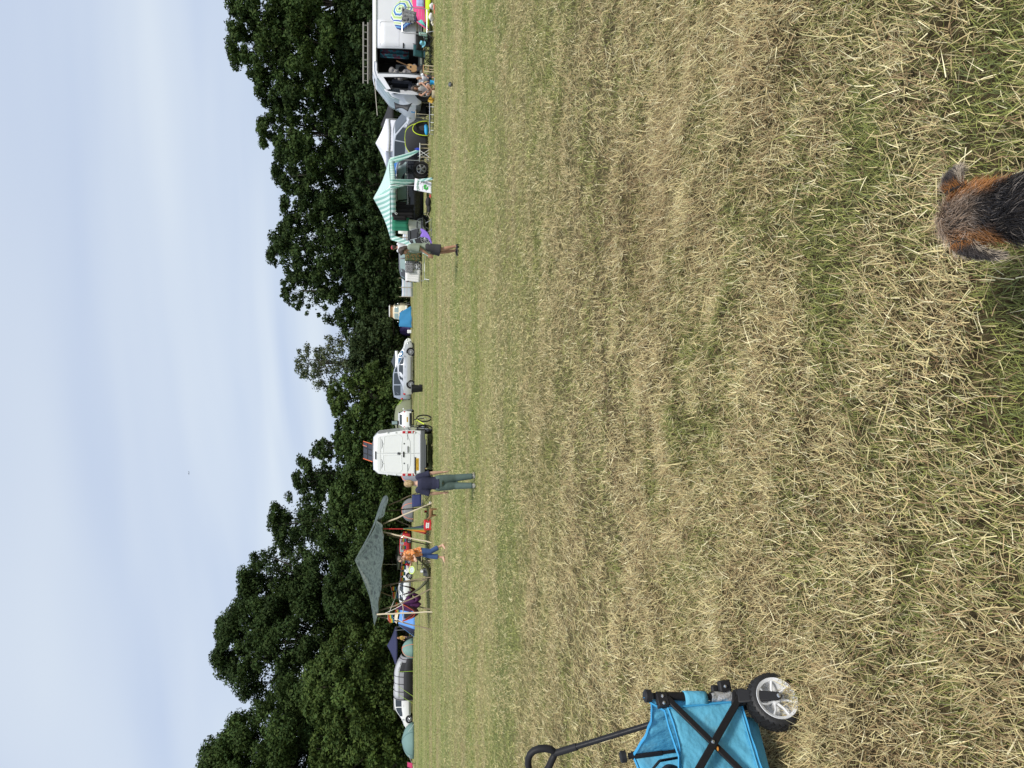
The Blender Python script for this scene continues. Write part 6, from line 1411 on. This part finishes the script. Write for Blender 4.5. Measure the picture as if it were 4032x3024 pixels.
muz = sm(rel[:, 1], .022, .055)[:, None] * sm(-rel[:, 2] + np.abs(rel[:, 0]) * 1.4, -.012, .03)[:, None]; col = col * (1 - muz) + crm * muz
legs = sm(-Pw[:, 2], -.17, -.10)[:, None]; col = col * (1 - legs) + tan * legs
grey = (rs.random((len(P), 1)) < (.10 + .25 * k_head)); col = np.where(grey, col * .5 + gry * 1.1, col)
col = col * (.65 + .7 * rs.random((len(P), 1)))
flow = np.zeros_like(P); flow[:, 1] = -1; flow[:, 2] = -.15
swirl = np.stack([np.sin(Pw[:, 1] * 60 + Pw[:, 0] * 40), np.zeros(len(P)), np.zeros(len(P))], 1)
flow = flow + swirl * .55 + np.stack([rel[:, 0] * 7, np.zeros(len(P)), np.zeros(len(P))], 1) * onhead[:, None]
flow -= Nn * np.sum(flow * Nn, axis=1)[:, None]; flow /= np.linalg.norm(flow, axis=1)[:, None] + 1e-9
Ln = np.where(onhead, .031, .037) * (.6 + .8 * rs.random(len(P))); Ln = np.where(Pw[:, 2] < .15, Ln * .55, Ln)
def hairs(P, Nn, flow, Ln, col, rs, lift=.45, wd=.00065):
    n = len(P); jit = rs.normal(0, .22, (n, 3)); d1 = Nn * lift + flow + jit; d1 /= np.linalg.norm(d1, axis=1)[:, None]; d2 = flow * 1.0 + Nn * .05 + jit * 1.3 + np.array([0, 0, -.12]); d2 /= np.linalg.norm(d2, axis=1)[:, None]
    sdv = np.cross(d1, rs.normal(size=(n, 3))); sdv /= np.linalg.norm(sdv, axis=1)[:, None] + 1e-9; L = Ln[:, None]
    p0 = P - Nn * .002; p1 = P + d1 * L * .5; p2 = p1 + d2 * L * .5
    V = np.stack([p0 - sdv * wd, p0 + sdv * wd, p1 - sdv * wd * .8, p1 + sdv * wd * .8, p2], 1).reshape(-1, 3)
    tri = np.array([(0, 1, 3), (0, 3, 2), (2, 3, 4)]); F = (tri[None] + (np.arange(n) * 5)[:, None, None]).reshape(-1, 3)
    cc = np.repeat(col, 5, axis=0).reshape(n, 5, 3); cc[:, 2:4] *= 1.05; cc[:, 4] *= 1.2
    return V, F, cc.reshape(-1, 3)
outs = [hairs(P, Nn, flow, Ln, col, rs)]
for ei, ef in enumerate(ears):
    n = 8000; u = rs.random(n); v_ = rs.random(n) ** .9
    pts = np.array([list(ef(a_, b) - o) for a_, b in zip(u, v_)]); e2 = np.array([list(ef(a_, min(1, b + .03)) - o) for a_, b in zip(u, v_)]); fl_ = e2 - pts; fl_ /= np.linalg.norm(fl_, axis=1)[:, None] + 1e-9
    e3 = np.array([list(ef(min(1, a_ + .03), b) - o) for a_, b in zip(u, v_)]) - pts; nn = np.cross(e3, fl_); nn /= np.linalg.norm(nn, axis=1)[:, None] + 1e-9; nn[nn[:, 2] < 0] *= -1
    sgn = np.where(rs.random(n) < .72, 1, -1)[:, None]; nn = nn * sgn
    cc = np.array([.05, .042, .040]) * (.6 + .9 * rs.random((n, 1))); root = sm(-v_, -.24, -.02)[:, None] * (rs.random((n, 1)) < .75); cc = cc * (1 - root) + tan * root * (.7 + .6 * rs.random((n, 1)))
    edge = ((np.abs(u - .5) > .40) | (v_ > .93))[:, None] & (rs.random((n, 1)) < (.5 if ei == 0 else .28)); cc = np.where(edge, np.array([.36, .30, .23]), cc)
    outs.append(hairs(pts, nn, fl_, np.where(edge[:, 0], .024, .016) * (.6 + .8 * rs.random(n)), cc, rs, lift=.4))
off = 0; Vs, Fs, Cs = [], [], []
for V, F, c in outs: Vs.append(V); Fs.append(F + off); Cs.append(c); off += len(V)
fur = link_mesh('fur', np_mesh('fur', np.concatenate(Vs), np.concatenate(Fs), vcol('dog_hair', .5, .0, .35), np.concatenate(Cs)), dg)
fur['kind'] = 'stuff'
q = MB(o)
for sx__ in (-1, 1): q.ell(hc + HRm @ Vector((sx__ * .030, .052, .012)), (.008, .006, .008), 8, 6)
q.obj('eyes', mat('eye', (.02, .015, .01), .3), dg)
# ================================================================ CAMP FURNITURE AND SMALL THINGS
def folding_chair(label, loc, rz, m, group='folding camp chairs', s=1.0, back=.42, reclined=False):
    t = thing('camp_chair', label, 'camp chair', loc, rz, group); t.scale = (s,) * 3
    q = MB(); q.grid(lambda u, v_: ((u - .5) * .50, -.22 + .42 * v_, .42 - .03 * math.sin(PI * u) - .03 * v_), 6, 4); q.obj('seat', m, t, solid=.012)
    q = MB(); q.grid(lambda u, v_: ((u - .5) * .54, .20 + .13 * v_ + .03 * math.sin(PI * u), .44 + back * v_), 6, 4); q.obj('backrest', m, t, solid=.012)
    for sx__ in (-1, 1):
        for y0, y1 in ((-.24, .22), (.22, -.24)):
            q = MB(); q.tube([(sx__ * .27, y0, .0), (sx__ * .25, y1, .42)], .011, 5); q.obj('leg', M_PLAST, t)
        q = MB(); q.tube([(sx__ * .27, .20, 0.02), (sx__ * .28, .24, .45), (sx__ * .28, .36, .46 + back)], .011, 5); q.obj('back_post', M_PLAST, t)
        q = MB(); q.tube([(sx__ * .29, .22, .62), (sx__ * .29, -.24, .60), (sx__ * .27, -.24, .42)], .014, 5); q.obj('armrest', m, t)
    for y in (-.24, .22):
        q = MB(); q.tube([(-.27, y, .0), (.27, y, .40)], .010, 5); q.tube([(.27, y, 0), (-.27, y, .40)], .010, 5); q.obj('cross_strut', M_PLAST, t)
    return t
def table(label, loc, rz, sx__, sy__, h, m, legm, cat='table', th=.03):
    t = thing('camp_table', label, cat, loc, rz, 'low camp tables')
    q = MB(); q.box((0, 0, h - th / 2), (sx__, sy__, th)); q.obj('tabletop', m, t, bevel=.006)
    for a_ in (-1, 1):
        for b in (-1, 1):
            q = MB(); q.tube([(a_ * (sx__ / 2 - .04), b * (sy__ / 2 - .04), 0), (a_ * (sx__ / 2 - .05), b * (sy__ / 2 - .04), h - th)], .018, 6); q.obj('leg', legm, t)
    return t
folding_chair('dark blue camp chair under the right tip of the camouflage tarp', at(1968, 33.6), .35, cloth('royal_blue_cloth', (.015, .025, .10)))
folding_chair('black camp chair behind the person in orange under the tarp', at(2218, 34.2), -.9, DKG)
folding_chair('teal green camp chair standing in front of the open van door', at(211, 31.6), PI + .15, cloth('petrol_cloth', (.015, .075, .085)))
folding_chair('black camp chair under the pale blue sun hat', at(166, 31.4), PI - .3, cloth('black_chair_cloth', (.014, .014, .016)), back=.3)
folding_chair('black camp chair lying close to the teal camp chair', at(236, 32.0), .9, cloth('black_chair_cloth', (.014, .014, .016)), back=.25)
# reclining chair with padded arms
t = thing('reclining_chair', 'padded black reclining chair with steel tubes and a purple cloth by the gazebo', 'camp chair', at(898, 33.4), .5, 'folding camp chairs')
pad = mat('black_pad', (.016, .018, .022), .7, bump=.3)
for nm, c, d, rx_ in (('headrest', (.02, .50, .98), (.5, .10, .16), .5), ('backrest', (0, .36, .72), (.5, .08, .40), .45), ('seat', (0, 0, .44), (.5, .46, .07), .05), ('footrest', (.0, -.40, .36), (.46, .30, .06), .4)):
    q = MB(); q.box(c, d, rx=-rx_); q.obj(nm, pad, t, bevel=.03)
for sx__ in (-1, 1):
    q = MB(); q.box((sx__ * .30, .08, .64), (.06, .42, .05)); q.obj('armrest', pad, t, bevel=.02)
    q = MB(); q.tube([(sx__ * .29, .42, 0), (sx__ * .29, -.1, .62)], .016, 6); q.tube([(sx__ * .29, -.32, 0), (sx__ * .29, .30, .62), (sx__ * .27, .46, .95)], .016, 6); q.tube([(sx__ * .29, -.4, .02), (sx__ * .29, .45, .02)], .014, 6); q.obj('frame', M_STEEL, t)
t = thing('purple_cloth', 'lilac purple cloth draped from the reclining chair to the grass', 'cloth', at(915, 33.1), 0); 
q = MB(); q.grid(lambda u, v_: ((u - .5) * (.40 - .25 * v_) - .5 * v_ ** 2.2, -.05 - .18 * v_, .46 * (1 - v_) ** 1.3 + .02 + .03 * math.sin(u * 9)), 10, 8); q.obj('cloth', cloth('lilac_cloth', (.22, .13, .52)), t, solid=.008)
b_ = at(952, 35.2); t = thing('child_trailer', 'black bicycle trailer with a red base beside the reclining chair', 'trailer', b_, .1)
q = MB(); q.loft([[(-.42, -.3, .25), (.42, -.3, .25), (.42, .3, .25), (-.42, .3, .25)], [(-.40, -.26, .55), (.34, -.26, .60), (.34, .26, .60), (-.40, .26, .55)], [(-.36, -.2, .62), (.1, -.2, .86), (.1, .2, .86), (-.36, .2, .62)]]); q.obj('canopy', DKG, t)
q = MB(); q.box((0, 0, .22), (.9, .62, .06)); q.obj('base', M_REDP, t, bevel=.01)
q = MB(); q.grid(lambda u, v_: (-.36 + .42 * u, -.27 + .05 * v_, .58 + .14 * u + .1 * v_), 3, 3); q.obj('window', M_GLASSL, t)
for s_ in (-1, 1): wheel(t, .05, s_ * .36, .24, .05, s_, 9, rr=.85)
# tables with white legs, camp bed frame
t = table('white plastic table beside the striped gazebo curtain', at(596, 34.2), .1, .70, .5, .52, M_WHITE, M_WOODL)
t = table('white framed low table by the nose of the silver people carrier', at(428, 33.6), .05, .62, .45, .72, M_WOODL, M_WOODL)
q = MB(); q.box((0, 0, .40), (.5, .35, .3)); tag(q.obj('black_crate', M_PLAST, None, bevel=.02), 'black crate standing inside the white framed table', 'crate').location = at(428, 33.7)
t = thing('drinks_box', 'light blue box on the white framed table', 'box', at(432, 33.7, .72), 0); q = MB(); q.box((0, 0, .09), (.16, .12, .18)); q.obj('carton', mat('sky_blue_box', (.08, .32, .62), .6), t, bevel=.01)
t = thing('camp_bed', 'low camp bed frame with white feet in front of the silver people carrier', 'camp bed', at(452, 31.6), 0)
q = MB(); q.box((0, 0, .16), (1.34, .5, .02)); q.obj('bed_cloth', blotch('worn_print', [(.45, .45, .46), (.6, .6, .6), (.12, .2, .35), (.2, .2, .2)], 7), t)
for i in range(5):
    for s_ in (-1, 1):
        q = MB(); q.tube([(-.66 + .33 * i, s_ * .24, 0), (-.66 + .33 * i, s_ * .24, .15)], .016, 5); q.obj('leg', M_WHITE, t)
for s_ in (-1, 1):
    q = MB(); q.tube([(-.7, s_ * .25, .16), (.7, s_ * .25, .16)], .014, 5); q.obj('rail', M_PLAST, t)
bb_ = at(506, 36.0, .02); t = thing('blue_bag', 'bright blue bag lying against the black and lime tent', 'bag', bb_, 0)
q = MB(); q.ell((0, 0, .10), (.26, .14, .11), 12, 8); q.ell((.15, 0, .13), (.13, .12, .09), 10, 6); q.obj('cloth', mat('bright_blue_plastic', (.02, .34, .66), .5), t, remesh=.02, soft=2)
t = thing('folding_stool', 'white tubed folding stool against the silver people carrier tail', 'stool', at(604, 35.8), .2)
for s_ in (-1, 1):
    q = MB(); q.tube([(-.2, s_ * .15, 0), (.2, s_ * .15, .55)], .014, 5); q.obj('leg', M_WHITE, t); q = MB(); q.tube([(.2, s_ * .15, 0), (-.2, s_ * .15, .55)], .014, 5); q.obj('leg', M_WHITE, t)
q = MB(); q.grid(lambda u, v_: (-.2 + .4 * u, -.15 + .3 * v_, .55 - .05 * math.sin(PI * u)), 5, 2); q.obj('seat', NAVY, t, solid=.01)
t = thing('blue_bottle', 'small blue bottle standing on the white plastic table', 'bottle', at(583, 34.2, .52), 0); q = MB(); q.lathe([(.001, 0), (.06, 0), (.06, .12), (.02, .18), (.02, .22), (.001, .22)], (0, 0, 0), (0, 0, 1), 14); q.obj('glass', mat('cobalt', (.02, .04, .35), .2), t)
# drying racks
def rack(label, Yr, Yl, d, z1, z0, m, rot=0):
    xr, xl = at(Yr, d).x, at(Yl, d).x; t = thing('drying_rack', label, 'drying rack', Vector(((xr + xl) / 2, d, 0)), rot, 'tubular drying racks'); hw = (xr - xl) / 2; r_ = .08
    q = MB(); q.tube([(-hw + r_, 0, z0), (hw - r_, 0, z0), (hw - .02, 0, z0 + .02), (hw, 0, z0 + r_), (hw, 0, z1 - r_), (hw - .02, 0, z1 - .02), (hw - r_, 0, z1), (-hw + r_, 0, z1), (-hw + .02, 0, z1 - .02), (-hw, 0, z1 - r_), (-hw, 0, z0 + r_), (-hw + .02, 0, z0 + .02), (-hw + r_, 0, z0)], .017, 6); q.obj('frame', m, t)
    for i in range(8):
        z = z0 + (z1 - z0) * (i + 1) / 9; q = MB(); q.tube([(-hw, .01, z), (hw, .01, z)], .005, 4); q.obj('line', m, t)
    for s_ in (-1, 1):
        q = MB(); q.tube([(s_ * (hw - .1), 0, z0), (s_ * (hw - .02), -.32, 0)], .015, 5); q.obj('leg', m, t); q = MB(); q.tube([(s_ * (hw - .1), 0, z0), (s_ * (hw - .02), .35, 0)], .015, 5); q.obj('leg', m, t)
    return t
rack('steel drying rack standing in front of the pink and lime shelter', 25, 128, 31.6, 1.32, .28, M_STEEL)
rack('white drying rack carrying a white sheet left of the sage shirted walker', 968, 1104, 36.2, 1.12, .22, M_WHITE)
t = thing('grey_laundry', 'striped grey laundry folded over the steel drying rack', 'laundry', at(57, 31.5), 0)
LD = blotch('grey_laundry_print', [(.03, .03, .035), (.16, .16, .17), (.30, .30, .31), (.10, .10, .11)], 7, stretch=(1, 1, 3))
q = MB(); q.grid(lambda u, v_: (.28 - .62 * u * (1 - .25 * v_) - .16 * v_, -.05 - .03 * math.sin(u * 20), 1.34 - .62 * v_ + .1 * u * v_), 14, 8); q.obj('cloth', LD, t, solid=.02)
t = thing('white_sheet', 'white ribbed sheet spread over the white drying rack', 'sheet', at(1078, 36.1), 0)
q = MB(); q.grid(lambda u, v_: (-.34 + .62 * u - .06 * v_, -.04 - .015 * math.sin(u * 30), 1.14 - .70 * v_ - .06 * u * v_), 16, 6); q.obj('cloth', cloth('ribbed_white', (.70, .69, .69), var=.04), t, solid=.01)
t = thing('striped_shirt', 'black and white patterned shirt hanging over the white sheet', 'shirt', at(1053, 36.0), 0)
q = MB(); q.grid(lambda u, v_: (-.24 + .45 * u, -.06 - .03 * math.sin(u * 14), 1.15 - .42 * v_ + .03 * math.sin(u * 9) * v_), 10, 5); q.obj('cloth', blotch('monochrome_print', [(.03, .03, .035), (.3, .3, .31), (.05, .05, .06), (.45, .45, .46)], 24, stretch=(1, 1, 2.5)), t, solid=.015)
t = thing('floral_throw', 'dark green throw with orange flowers hanging behind the sage shirted walker', 'throw', at(1003, 36.1), 0)
q = MB(); q.grid(lambda u, v_: (-.30 + .55 * u, -.05 - .02 * math.sin(u * 18), 1.16 - .82 * v_), 10, 5); q.obj('cloth', blotch('floral_print', [(.035, .055, .025), (.05, .09, .035), (.36, .13, .03), (.07, .05, .03)], 22, cuts=(0, .45, .58, .66)), t, solid=.015)
# around the open van
t = thing('mint_bag', 'mint cool bag with slanting dark stripes between drying rack and chairs', 'cool bag', at(138, 32.2), .1)
q = MB(); q.box((0, 0, .42), (.34, .22, .36)); q.obj('bag', stripes('mint_bag_stripe', 0, .075, [(.42, .70, .60), (.42, .70, .60), (.06, .15, .14)]), t, bevel=.03)
q = MB(); q.box((0, .18, .42), (.62, .1, .62)); q.obj('backboard', M_PLAST, t)
q = MB(); q.tube([(-.1, -.12, .56), (0, -.14, .48), (.1, -.12, .56)], .008, 4); q.obj('strap', M_PLAST, t)
t = thing('sun_hat', 'pale blue sun hat resting on a camp chair', 'hat', at(165, 31.2, .50), 0); t.rotation_euler = (1.0, .3, 0)
q = MB(); q.lathe([(.001, .13), (.06, .125), (.085, .08), (.09, .0), (.15, -.03), (.155, -.04)], (0, 0, 0), (0, 0, 1), 20); q.obj('felt', mat('aqua_hat', (.20, .52, .66), .8), t, solid=.006)
t = thing('wooden_stool', 'light wooden stool beside the sitting people', 'stool', at(270, 31.4), .2)
for nm, c, d in (('seat', (0, 0, .44), (.34, .30, .03)), ('shelf', (0, 0, .24), (.30, .26, .025))):
    q = MB(); q.box(c, d); q.obj(nm, M_PLY, t, bevel=.005)
for a_ in (-1, 1):
    for b in (-1, 1):
        q = MB(); q.box((a_ * .14, b * .12, .21), (.035, .035, .42)); q.obj('leg', M_WOODL, t)
t = thing('blue_bucket', 'small bright blue bucket on the grass by the sitting people', 'bucket', at(316, 30.9), 0)
q = MB(); q.lathe([(.001, .0), (.07, .0), (.10, .18), (.092, .18), (.065, .01)], (0, 0, 0), (0, 0, 1), 18); q.obj('bucket', mat('bright_blue_plastic', (.02, .34, .66), .5), t)
q = MB(); q.ell((.0, -.12, .01), (.2, .07, .015), 10, 5); q.obj('lid', mat('pale_blue_lid', (.35, .50, .56), .6), t)
t = thing('straw_basket', 'cream straw basket in front of the long haired sitting person', 'basket', at(362, 30.2), 0)
q = MB(); q.lathe([(.001, .0), (.13, .0), (.15, .05), (.15, .13), (.14, .13), (.12, .02)], (0, 0, 0), (0, 0, 1), 20); q.obj('basket', mat('straw_weave', (.55, .48, .33), .8, bump=.5, bscale=60), t)
t = thing('yellow_box', 'yellow and orange carton lying beside the straw basket', 'box', at(384, 30.9), .4); q = MB(); q.box((0, 0, .12), (.26, .12, .2), ry=.5); q.obj('carton', mat('yellow_card', (.70, .42, .05), .6), t)
for lb, Y, d, s_, c_ in (('crumpled white carrier bag on the grass beside the steel rack', 55, 31.0, .17, (.68, .68, .68)), ('small cream paper packet under the steel rack', 82, 31.0, .10, (.62, .58, .46)), ('white carrier bag hanging low by the lime shelter', 17, 30.8, .15, (.66, .67, .68))):
    t = thing('carrier_bag', lb, 'bag', at(Y, d), 0); q = MB(); r_ = random.Random(Y)
    for i in range(4): q.ell((r_.uniform(-.5, .5) * s_, r_.uniform(-.3, .3) * s_, s_ * (.5 + .3 * i * .5)), (s_ * .7, s_ * .5, s_ * .5), 8, 5)
    q.obj('plastic', mat('bag_' + str(Y), c_, .5, bump=.5, bscale=20), t, remesh=s_ * .12)
t = thing('blue_notice', 'pale blue cloth square hanging at the right edge beside the lime shelter', 'cloth', at(4, 31.0), 0); q = MB(); q.grid(lambda u, v_: ((u - .5) * .3, .02 * math.sin(u * 9), .42 + .32 * v_), 5, 3); q.obj('cloth', cloth('pale_blue_cloth', (.36, .44, .66)), t, solid=.008)
t = thing('coral_toy', 'coral coloured plastic scoop on the grass at the right edge', 'toy', at(17, 30.2), 0); q = MB(); q.ell((0, 0, .05), (.13, .05, .03), 10, 6); q.tube([(-.1, 0, .04), (-.26, 0, .03)], .015, 5); q.obj('scoop', mat('coral_plastic', (.70, .18, .12), .5), t)
# black tarp over the van mirror
t = thing('black_jacket', 'black waterproof sheet hung over the bonnet of the open white van', 'sheet', W(1590, 416, 31.4), 0); o = t.location
a_, b, c, d = W(1551, 402, 31.7), W(1556, 432, 31.5), W(1624, 405, 31.4), W(1606, 440, 31.2)
q = MB(o); q.grid(lambda u, v_: a_.lerp(b, u).lerp(c.lerp(d, u), v_) + Vector((.22 * math.sin(PI * v_) * (u - .5), -.12 * math.sin(PI * u), 0)), 10, 8); q.obj('cloth', mat('black_nylon_sheet', (.014, .015, .02), .6, bump=.4, bscale=8), t, solid=.01)
# things lying in the field
p = G(1781, 330); t = thing('black_shoe', 'black shoe left on the open grass before the white van', 'shoe', p, 1.2)
q = MB(); q.tube([(-.14, 0, .05), (-.04, 0, .06), (.08, 0, .045), (.16, 0, .03)], [.045, .05, .045, .025], 10); q.obj('upper', M_PLAST, t); q = MB(); q.ell((-.24, .03, .07), (.12, .06, .06), 10, 6); q.obj('tongue', M_DGREY, t)
p = G(1720, 775); t = thing('black_rucksack', 'black rucksack with a red bottle lying beside the painted sign', 'rucksack', at(795, 33.6), 0)
q = MB(); q.ell((.05, 0, .14), (.24, .16, .13), 12, 8); q.ell((-.22, .03, .10), (.22, .12, .09), 12, 8); q.obj('pack', mat('black_pack', (.014, .013, .014), .8, bump=.4), t, remesh=.025, soft=2)
q = MB(); q.tube([(.20, -.18, .05), (.34, -.18, .05)], .045, 10); q.obj('bottle', mat('red_bottle', (.45, .03, .03), .4), t)
q = MB(); q.tube([(-.3, 0, .1), (-.5, .05, .18), (-.7, -.02, .05)], .012, 5); q.obj('strap', M_WOODL, t)
p = at(1530, 45); t = thing('refuse_bin', 'black open plastic bin standing near the tail of the silver saloon', 'bin', p, .1)
q = MB(); q.loft([ring((0, 0, 0.0), (0, 0, 1), (1, 0, 0), .19, .18, 4), ring((0, 0, .02), (0, 0, 1), (1, 0, 0), .2, .19, 4), ring((0, 0, .66), (0, 0, 1), (1, 0, 0), .26, .25, 4)]); q.obj('tub', M_PLAST, t, bevel=.015)
q = MB(); q.box((0, 0, .67), (.42, .40, .04), rz=0); q.obj('rim', M_DGREY, t, bevel=.01); q = MB(); q.box((.16, -.02, .12), (.16, .2, .2), ry=.3); q.obj('handle', M_PLAST, t, bevel=.02)
p = G(1723, 2018); t = thing('brown_dog', 'small brown dog standing on the grass near the camp chair', 'dog', p, 2.9)
M_DB = mat('brown_coat', (.20, .105, .045), .9, var=.3, scale=20)
q = MB(); q.tube([(-.16, 0, .24), (-.08, 0, .25), (.08, 0, .25), (.16, 0, .27), (.22, 0, .33)], [.05, .075, .08, .06, .045], 10); q.ell((.27, 0, .36), (.06, .045, .045), 10, 8); q.ell((.33, 0, .345), (.04, .024, .022), 8, 6)
for x in (-.13, .12):
    for y in (-.045, .045): q.tube([(x, y, .22), (x - .015, y, .11), (x, y, .015)], [.035, .02, .014], 8)
q.tube([(-.18, 0, .27), (-.27, 0, .33)], [.018, .01], 6)
for y in (-.035, .035): q.tube([(.25, y, .39), (.235, y * 1.4, .43)], [.018, .006], 6)
q.obj('body', M_DB, t, remesh=.011, soft=2)
p = at(2070, 33.6); t = thing('cool_bag', 'bright red cool bag with a white printed emblem below the rainbow hammock', 'cool bag', p, 0)
q = MB(); q.box((0, 0, .17), (.46, .28, .34)); q.obj('bag', mat('red_vinyl', (.50, .015, .02), .5), t, bevel=.03)
q = MB(); q.poly([(-.13, -.148, .12), (.13, -.148, .10), (.10, -.148, .17), (.14, -.148, .24), (-.02, -.148, .26), (-.14, -.148, .25), (-.10, -.148, .18)], (0, -.003, 0)); em = q.obj('emblem', M_WHITE, t)
q = MB(); q.tube([(-.08, -.153, .15), (-.02, -.153, .21), (.02, -.153, .15), (.08, -.153, .21)], .008, 4); q.obj('emblem_lettering', NAVY, em)
q = MB(); q.tube([(-.15, 0, .34), (-.1, 0, .42), (.1, 0, .42), (.15, 0, .34)], .012, 5); q.obj('handle', M_PLAST, t)
t = thing('red_cup', 'small red cup on the grass behind the camp chair', 'cup', at(2017, 38.5), 0); q = MB(); q.lathe([(.001, 0), (.05, 0), (.07, .14), (.062, .14), (.045, .01)], (0, 0, 0), (0, 0, 1), 14); q.obj('cup', M_REDP, t)
for lb, Y, d in (('white mug on the ground at the foot of the pale pole', 1985, 33.4), ('white mug standing on the log box under the hammock', 2254, 34)):
    t = thing('white_mug', lb, 'mug', at(Y, d, .0 if Y < 2000 else .36), 0); q = MB(); q.lathe([(.001, 0), (.05, 0), (.055, .12), (.048, .12), (.045, .01)], (0, 0, 0), (0, 0, 1), 14); q.obj('cup', M_WHITE, t); q = MB(); q.tube([(.05, 0, .1), (.09, 0, .08), (.09, 0, .04), (.05, 0, .03)], .008, 5); q.obj('handle', M_WHITE, t)
t = thing('log_box', 'low dark box with wooden uprights under the olive hammock', 'box', at(2256, 34.2), 0)
q = MB(); q.box((0, 0, .18), (.34, .26, .34)); q.obj('box', M_DGREY, t, bevel=.02)
for x, h in ((.42, .42), (.50, .45), (-.35, .40)):
    q = MB(); q.tube([(x, 0, 0), (x, 0, h)], .03, 6); q.obj('upright', M_WOODL, t)
# mountain bike behind the van
t = thing('mountain_bike', 'black mountain bike with lime details leaning by the white van', 'bicycle', at(1668, 32.9), 1.15)
for x in (-.5, .5):
    q = MB(); q.lathe([(.30, -.025), (.345, -.018), (.345, .018), (.30, .025)], (x, 0, .345), (0, 1, 0), 28, closed=True); w_ = q.obj('wheel', M_TYRE, t)
    q = MB()
    for i in range(10):
        a_ = PI * 2 * i / 10; q.tube([(x, 0, .345), (x + .3 * math.cos(a_), 0, .345 + .3 * math.sin(a_))], .003, 4)
    q.obj('spokes', M_CHROME, w_)
M_LB = mat('lime_paint', (.55, .68, .05), .4)
for nm, pts, r_, m_ in (('frame', [(-.5, 0, .345), (-.12, 0, .32), (.34, 0, .62), (-.2, 0, .72), (-.12, 0, .32)], .02, M_PLAST), ('down_tube', [(-.10, 0, .34), (.34, 0, .66)], .026, M_LB), ('fork', [(.5, 0, .345), (.38, 0, .80)], .022, M_PLAST), ('seat_post', [(-.2, 0, .70), (-.24, 0, .92)], .015, M_CHROME), ('handlebar', [(.36, -.32, .92), (.37, 0, .88), (.36, .32, .92)], .015, M_PLAST), ('chain_stay', [(-.5, .05, .345), (-.12, .05, .32)], .012, M_PLAST)):
    q = MB(); q.tube(pts, r_, 6); q.obj(nm, m_, t)
q = MB(); q.ell((-.24, 0, .94), (.13, .06, .03), 10, 6); q.obj('saddle', M_PLAST, t); q = MB(); q.lathe([(.001, .03), (.09, .03), (.09, .05)], (-.12, 0, .32), (0, 1, 0), 16); q.obj('crank', M_PLAST, t)
# blue tent seen under the gazebo roof
dome('bright blue dome tent glimpsed behind the black off road car', at(672, 43), 0, 1.0, .9, 1.95, cloth('blue_dome_cloth', (.02, .14, .42)), pole=M_PLAST, power=.6, group='tents near the gazebo')
